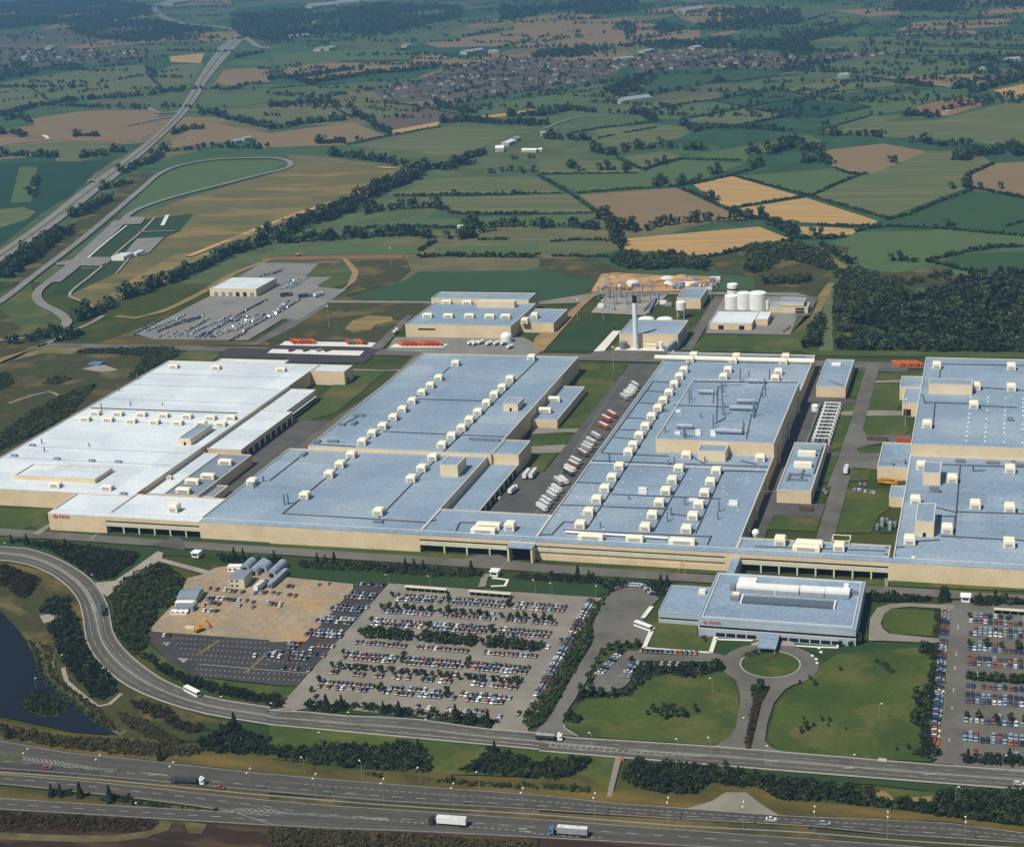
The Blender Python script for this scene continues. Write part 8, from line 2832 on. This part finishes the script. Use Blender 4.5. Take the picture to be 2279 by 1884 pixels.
GP = 'young trees in the tree-lined car park'
prow(YOL + YDK, [(-309, -285), (-276, -250), (-241, -215)], 746.4, 4.6, 'between the third and fourth car rows', GP, .95)
prow(YDK, [(-309, -284), (-277, -249), (-242, -214)], 714.5, 3.0, 'in thick planting behind the eighth car row, rear', GP, 1.15)
prow(YDK, [(-309, -284), (-277, -249), (-242, -214)], 710.5, 3.2, 'in thick planting behind the eighth car row, front', GP, 1.05)
prow(YOL + YDK, [(-308, -283), (-276, -249), (-241, -214)], 673.5, 4.2, 'between the eleventh and twelfth car rows', GP, .9)
n = 0
for y in (763, 760, 746, 730, 727, 712, 690, 686, 673, 657, 654):
    for x in (-280, -245.5):
        if rng.random() < .95:
            plant(YDK + YOL, x + rng.uniform(-.4, .4), y, f'{ordinal(n)} young tree standing at a row end between the car park blocks', 'tree', 'row-end trees of the tree-lined car park', .9)
            n += 1
n = 0
for y in (762, 746, 730, 714, 690, 675, 658, 648):
    plant(YDK + YOL, -313.2, y, f'{ordinal(n)} young tree from the factory along the pale lane edge of the car park', 'tree', 'lane-edge trees of the tree-lined car park', .85)
    n += 1
prow(YDK, [(-5, 40)], 752.6, 7.5, 'between fifth and sixth rows, frame-edge car park', 'young trees in the frame-edge car park', .9)
prow(YDK, [(-6, 42)], 716.0, 2.8, 'in thick planting, frame-edge car park', 'young trees in the frame-edge car park', 1.05)
prow(YDK, [(-6, 40)], 678.0, 6.5, 'between thirteenth and fourteenth rows, frame-edge car park', 'young trees in the frame-edge car park', .9)
prow(YDK, [(-6, 42)], 785.5, 9, 'in the first double row, frame-edge car park', 'young trees in the frame-edge car park', .6)
for i, (w, px, py) in enumerate((('n', 370, 345), ('n', 430, 352), ('n', 500, 350), ('n', 1050, 400), ('n', 1120, 405), ('n', 1190, 415), ('n', 1560, 430), ('n', 320, 1470), ('n', 440, 1478), ('n', 560, 1485), ('n', 880, 1510), ('n', 1000, 1525),
                                 ('n', 1440, 1575), ('n', 1560, 1590), ('n', 1690, 1605), ('o', 385, 490), ('o', 300, 480), ('o', 940, 530), ('o', 990, 540), ('t', 1650, 1075), ('t', 1830, 1085), ('t', 1970, 1080), ('p', 1040, 640), ('p', 1440, 640), ('p', 1490, 650),
                                 ('p', 1740, 670), ('p', 1860, 660), ('m', 400, 250), ('m', 510, 260), ('m', 210, 210), ('m', 90, 195), ('m', 1810, 310), ('m', 1880, 320), ('n', 40, 350), ('t', 40, 1250), ('s', 1540, 1190), ('r', 1740, 1020), ('r', 1150, 1000), ('q', 1810, 800), ('q', 850, 1380), ('q', 400, 1340), ('q', 470, 1340), ('q', 620, 1345), ('q', 1240, 1055), ('q', 70, 885), ('q', 400, 945))):
    x, y = W(w, px, py, 1)
    plant(CON, x, y, f'{ordinal(i)} dark pointed conifer rising above the plant hedges', 'tree', 'dark conifers in the plant hedges', rng.uniform(.75, 1.0))
for i, (w, px, py, s_) in enumerate((('o', 490, 1055, .8), ('o', 535, 1020, .9), ('o', 605, 1000, 1), ('o', 680, 1000, .9), ('o', 755, 995, 1.1), ('o', 450, 1120, .8), ('o', 420, 1190, .8), ('o', 385, 1255, .9), ('o', 395, 1290, .7), ('o', 710, 1110, .7), ('o', 840, 1160, .9),
                                     ('o', 910, 1180, .9), ('o', 1180, 1165, .9), ('o', 1265, 1175, .9), ('o', 1350, 1175, 1.4), ('o', 1400, 1170, 1.2), ('o', 1275, 950, .8), ('o', 410, 1370, 1.1), ('o', 480, 1380, 1.1), ('o', 570, 1380, 1.1), ('o', 330, 1360, 1.0))):
    x, y = W(w, px, py, 1)
    plant(YDK, x, y, f'{ordinal(i)} small round tree edging the visitor car park, starting at the coach drive', 'tree', 'round trees around the visitor car park', s_)
for i, (w, px, py, s_) in enumerate((('s', 885, 705, .9), ('s', 965, 690, .9), ('s', 970, 755, 1.3), ('s', 1030, 710, 1.1), ('s', 1110, 730, 1.0), ('s', 1130, 745, .8), ('s', 1210, 705, .9), ('s', 840, 725, .6), ('s', 935, 730, .9), ('s', 1060, 740, .7))):
    x, y = W(w, px, py, 0)
    plant(YDK, x, y, f'{ordinal(i)} young tree in the loose group on the lawn before the visitor car park', 'tree', 'young trees on the inner office lawn', s_ * .95)
for i, (w, px, py, s_) in enumerate((('t', 360, 865, .9), ('t', 402, 840, 1.0), ('t', 455, 815, .7), ('t', 525, 772, .7), ('t', 580, 775, .6), ('t', 568, 815, .5), ('t', 660, 382, .8), ('t', 465, 495, .9), ('t', 430, 450, .7), ('t', 1190, 988, .7), ('t', 1100, 1000, .5), ('t', 705, 840, .5), ('t', 350, 480, .6), ('t', 380, 760, .5))):
    x, y = W(w, px, py, 0)
    plant(YDK, x, y, f'{ordinal(i)} small dark bush on the broad lawn beside the long hedge', 'bush', 'bushes on the broad office lawn', s_ * .8)
for i, (w, px, py, s_) in enumerate((('s', 1710, 530, 1.3), ('t', 1260, 600, 1.1), ('t', 1230, 790, 1.1), ('t', 1330, 560, 1.1), ('p', 1470, 620, 1.2), ('p', 1300, 1060, 1.0), ('p', 660, 1010, .7), ('p', 740, 1010, .8), ('p', 800, 985, 1.0), ('l', 430, 1560 - 60, .3), ('k', 580, 118, .5), ('d', 1085, 1262, 1.1))):
    if w == 'l':
        continue
    x, y = W(w, px, py, 0)
    plant(BRD, x, y, ['dark tree at the head of the bed between the two office drives', 'dark spreading tree on the lawn side of the long hedge, upper', 'dark spreading tree on the lawn side of the long hedge, lower', 'dark tree rising from the long hedge middle',
                      'dark tree beside the rear lane gatehouse', 'dark tree at the corner of the crossing path', 'low dark bush before the office wall end', 'dark bush at the office corner', 'dark tree in the shade of the office corner', '', 'dark bush at the top of the pale path by the boiler house',
                      'lone spreading tree in the middle of the brown ploughland'][i], 'tree', None, s_ * .6 if i not in (11,) else 1.2)

# ------------------------------------------------------------------ houses, farms and sheds in the distance
def house_proto(l, w, h, rh, wallm, roofm):
    b = MB()
    b.box(-l / 2, l / 2, -w / 2, w / 2, 0, h)
    n = len(b.v)
    r = MB()
    e = .4
    r.v += [(-l / 2 - e, -w / 2 - e, h - .1), (l / 2 + e, -w / 2 - e, h - .1), (l / 2 + e, w / 2 + e, h - .1), (-l / 2 - e, w / 2 + e, h - .1), (-l / 2 - e, 0, h + rh), (l / 2 + e, 0, h + rh)]
    r.f += [(0, 1, 5, 4), (2, 3, 4, 5), (0, 4, 3), (1, 2, 5), (3, 2, 1, 0)]
    r.m += [0] * 5
    r.box(-l * .25, -l * .25 + .8, -.4, .4, h + rh * .6, h + rh + 1.2)
    return Proto('house', mesh_of(b, 'house', wallm), [('roof', mesh_of(r, 'roof', roofm))])


mat('brick', C(140, 112, 98), C(122, 98, 88), 0.2)
mat('render', C(205, 196, 186), C(180, 172, 165), 0.2)
mat('roof_tile', C(108, 88, 80), C(90, 78, 74), 0.1)
mat('roof_slate', C(92, 92, 98), C(110, 104, 104), 0.1)
HOU = [house_proto(11, 8, 5.2, 3.4, 'brick', 'roof_tile'), house_proto(10, 8, 5, 3.2, 'render', 'roof_slate'), house_proto(16, 8, 5, 3.2, 'brick', 'roof_slate'), house_proto(9, 8, 5.4, 3, 'render', 'roof_tile')]
VIL = (('the village on the slope, brick end', 'b 790 690 1200 625 1400 515 1900 455 2083 450 2083 690 1600 735 1250 775 900 785', 110), ('the village on the slope, middle streets', 'c -60 485 520 485 690 505 540 600 0 685 -60 690', 70),
       ('the village among the trees', 'c 720 480 900 405 1300 390 1500 425 1900 430 2050 440 1880 535 1500 535 1150 530 780 560', 80), ('the thin end of the village by the far fields', 'd 60 445 500 450 1050 385 1090 415 700 465 200 505', 26))
for where, s, n in VIL:
    poly = WL(s)
    pts = scatter(poly, 34, .4)
    pts = rng.sample(pts, min(n, len(pts)))
    for x, y in pts:
        rng.choice(HOU).place(x, y, .4, rng.choice([.3, .3 + UPD, .5, .1]) + rng.uniform(-.1, .1), 'small brick or pale house in ' + where, 'house', 'houses in ' + where)
    tp = [p for p in scatter(poly, 30, .5)]
    foliage_mass('garden_trees', 'dark garden trees between houses of ' + where, 'trees', rng.sample(tp, int(len(tp) * .5)), TREE_FAR, 5, 10, 'leaf_far', 'stuff', None, 12)
poly = WL('a -100 380 700 390 1230 395 1000 465 300 505 -100 540') 
hb_ = MB()
for x, y in scatter(poly, 75, .45)[:170]:
    hb_.obox(x, y, 0, 6.5, rng.uniform(9, 18), 8, rng.choice([.2, 1.7]) + rng.uniform(-.2, .2), rng.choice([0, 0, 1]), rng.choice([2, 3, 3]))
poly2 = WL('a 0 260 500 235 900 205 1200 255 700 325 0 345')
for x, y in scatter(poly2, 140, .45)[:140]:
    hb_.obox(x, y, 0, 7, rng.uniform(9, 22), 9, rng.choice([.2, 1.7]), rng.choice([0, 0, 1]), rng.choice([2, 3, 3]))
tag(hb_.build('distant_town', ['brick', 'render', 'roof_tile', 'roof_slate']), 'hazy mass of small houses of the far town left of the distant motorway', 'town', None, 'stuff')
tp = scatter(poly, 55, .5) + scatter(poly2, 100, .5)
foliage_mass('town_trees', 'hazy trees among the houses of the far town', 'trees', tp, TREE_FAR, 8, 14, 'leaf_far', 'stuff', None, 13)


def shed(label, w, fl, fr, dep, h, m='white', name='barn', cat='barn'):
    a, c = W(w, *fl, 0), W(w, *fr, 0)
    hd = math.atan2(c[1] - a[1], c[0] - a[0])
    l = math.dist(a, c)
    o = empty(name, (*a, .4), label, cat, None, hd)
    b = MB()
    b.box(0, l, 0, dep, 0, h)
    q = bpy.data.objects.new('wall', mesh_of(b, 'wall', 'render'))
    COL.objects.link(q)
    q.parent = o
    b = MB()
    b.hexa([(-.3, -.3, h), (l + .3, -.3, h), (l + .3, dep + .3, h), (-.3, dep + .3, h), (-.3, dep / 2 - .1, h + dep * .18), (l + .3, dep / 2 - .1, h + dep * .18), (l + .3, dep / 2 + .1, h + dep * .18), (-.3, dep / 2 + .1, h + dep * .18)])
    q = bpy.data.objects.new('roof', mesh_of(b, 'roof', m if math.hypot(*a) < 2600 else 'box_grey'))
    COL.objects.link(q)
    q.parent = o


for a in (('long white poultry shed in the middle of the far pastures', 'c', (668, 798), (872, 772), 26, 5), ('small white farm shed touching the long poultry shed', 'c', (630, 806), (660, 802), 16, 4), ('white farmhouse end of the farm by the tree belt', 'b', (1745, 1178), (1810, 1175), 18, 6),
          ('white farm range running uphill, first part', 'b', (1850, 1130), (1900, 1110), 14, 5), ('white farm range running uphill, second part', 'b', (1905, 1100), (1945, 1085), 14, 5), ('low white farm sheds beside the meadow', 'b', (1945, 1180), (2060, 1182), 10, 4),
          ('white cottage by the winding lane, first', 'c', (10, 1058), (65, 1055), 14, 5), ('white cottage by the winding lane, second', 'c', (85, 1072), (140, 1068), 14, 5), ('white house in the farm meadow corner', 'c', (0, 1178), (25, 1176), 10, 4),
          ('small white shed on the far pale slope', 'd', (665, 605), (735, 600), 22, 5), ('white caravan in the valley meadow', 'f', (1465, 660), (1500, 655), 6, 3), ('pale warehouse on the far stubble edge', 'b', (1525, 425), (1660, 405), 25, 7), ('pale barn beside the far warehouse', 'b', (1700, 420), (1770, 415), 22, 6),
          ('pale works at the far lane end, first', 'b', (395, 400), (450, 390), 25, 7), ('pale works at the far lane end, second', 'b', (460, 395), (520, 380), 25, 7), ('pale barn among trees in the far fields', 'b', (1060, 370), (1095, 365), 22, 6),
          ('pale row of buildings across the far wood edge', 'b', (160, 298), (310, 285), 22, 6), ('pale warehouse at the top of the photograph', 'a', (1335, 40), (1470, 22), 70, 10), ('bright roofs of the far depot, lower', 'b', (330, 68), (520, 50), 60, 9), ('bright roofs of the far depot, middle', 'b', (530, 45), (700, 30), 60, 9),
          ('bright roofs of the far depot, upper', 'b', (720, 8), (960, 2), 60, 9), ('pale sheds on the far ridge', 'c', (1130, 105), (1290, 80), 45, 8), ('pale school block in the village, first', 'c', (600, 480), (740, 465), 20, 6), ('pale school block in the village, second', 'c', (815, 420), (900, 405), 22, 6), ('pale block above the village', 'c', (1200, 390), (1260, 380), 22, 6),
          ('white farm building by the motorway junction, first', 'a', (1820, 1115), (1875, 1105), 14, 5), ('white farm building by the motorway junction, second', 'a', (1890, 1095), (1950, 1085), 14, 5), ('bright house of the far town, first', 'a', (195, 465), (220, 462), 24, 8), ('bright house of the far town, second', 'a', (230, 452), (255, 448), 24, 8), ('bright house of the far town, third', 'a', (395, 388), (425, 384), 30, 8),
          ('white dot of a shed below the far hedges', 'd', (1762, 548), (1785, 546), 14, 5), ('white hut on the quarry floor', 'd', (1475, 890), (1515, 886), 10, 5), ('pale glasshouse on the far lane', 'd', (1960, 478), (2060, 470), 20, 4)):
    shed(*a)

# spoil heaps behind the substation
for i in range(26):
    px, py = rng.uniform(500, 1350), rng.uniform(1030, 1130)
    x, y = W('g', px, py)
    b = MB()
    r = rng.uniform(3, 8)
    n0 = 9
    ang0 = rng.random()
    top = rng.uniform(1.5, 3.5)
    base = [(x + r * rng.uniform(.7, 1.2) * math.cos(ang0 + 6.283 * k / n0), y + r * rng.uniform(.7, 1.2) * math.sin(ang0 + 6.283 * k / n0), .7) for k in range(n0)]
    mid_ = [(x + (bx - x) * .55, y + (by - y) * .55, .7 + top * rng.uniform(.6, .9)) for bx, by, _ in base]
    for k in range(n0):
        j = (k + 1) % n0
        b.face([base[k], base[j], mid_[j], mid_[k]])
        b.face([mid_[k], mid_[j], (x, y, .7 + top)])
    m = rng.choice(['sand', 'sand', 'red_soil', 'track_dirt', 'gravel', 'concrete'])
    tag(b.build('spoil_heap', m), 'heap of loose orange or pale spoil behind the substation', 'spoil heap', 'spoil heaps behind the substation')
for i in range(34):
    px, py = (rng.uniform(500, 760), rng.uniform(1085, 1125)) if i < 12 else (rng.uniform(1200, 1400), rng.uniform(1030, 1140)) if i < 28 else (rng.uniform(1050, 1140), rng.uniform(1090, 1120))
    x, y = W('g', px, py, 1)
    b = MB()
    b.obox(0, 0, 0, rng.uniform(2.2, 3.2), rng.uniform(5, 10), 2.8, 0)
    me = mesh_of(b, 'site_container', rng.choice(['box_grey', 'white', 'white', 'box_blue', 'box_yellow', 'box_grey']))
    o = bpy.data.objects.new('site_container', me)
    COL.objects.link(o)
    o.location, o.rotation_euler = (x, y, .8), (0, 0, rng.choice([0.1, 1.6]) + rng.uniform(-.2, .2))
    tag(o, 'pale cabin or container scattered over the orange spoil ground', 'site cabin', 'cabins on the spoil ground')
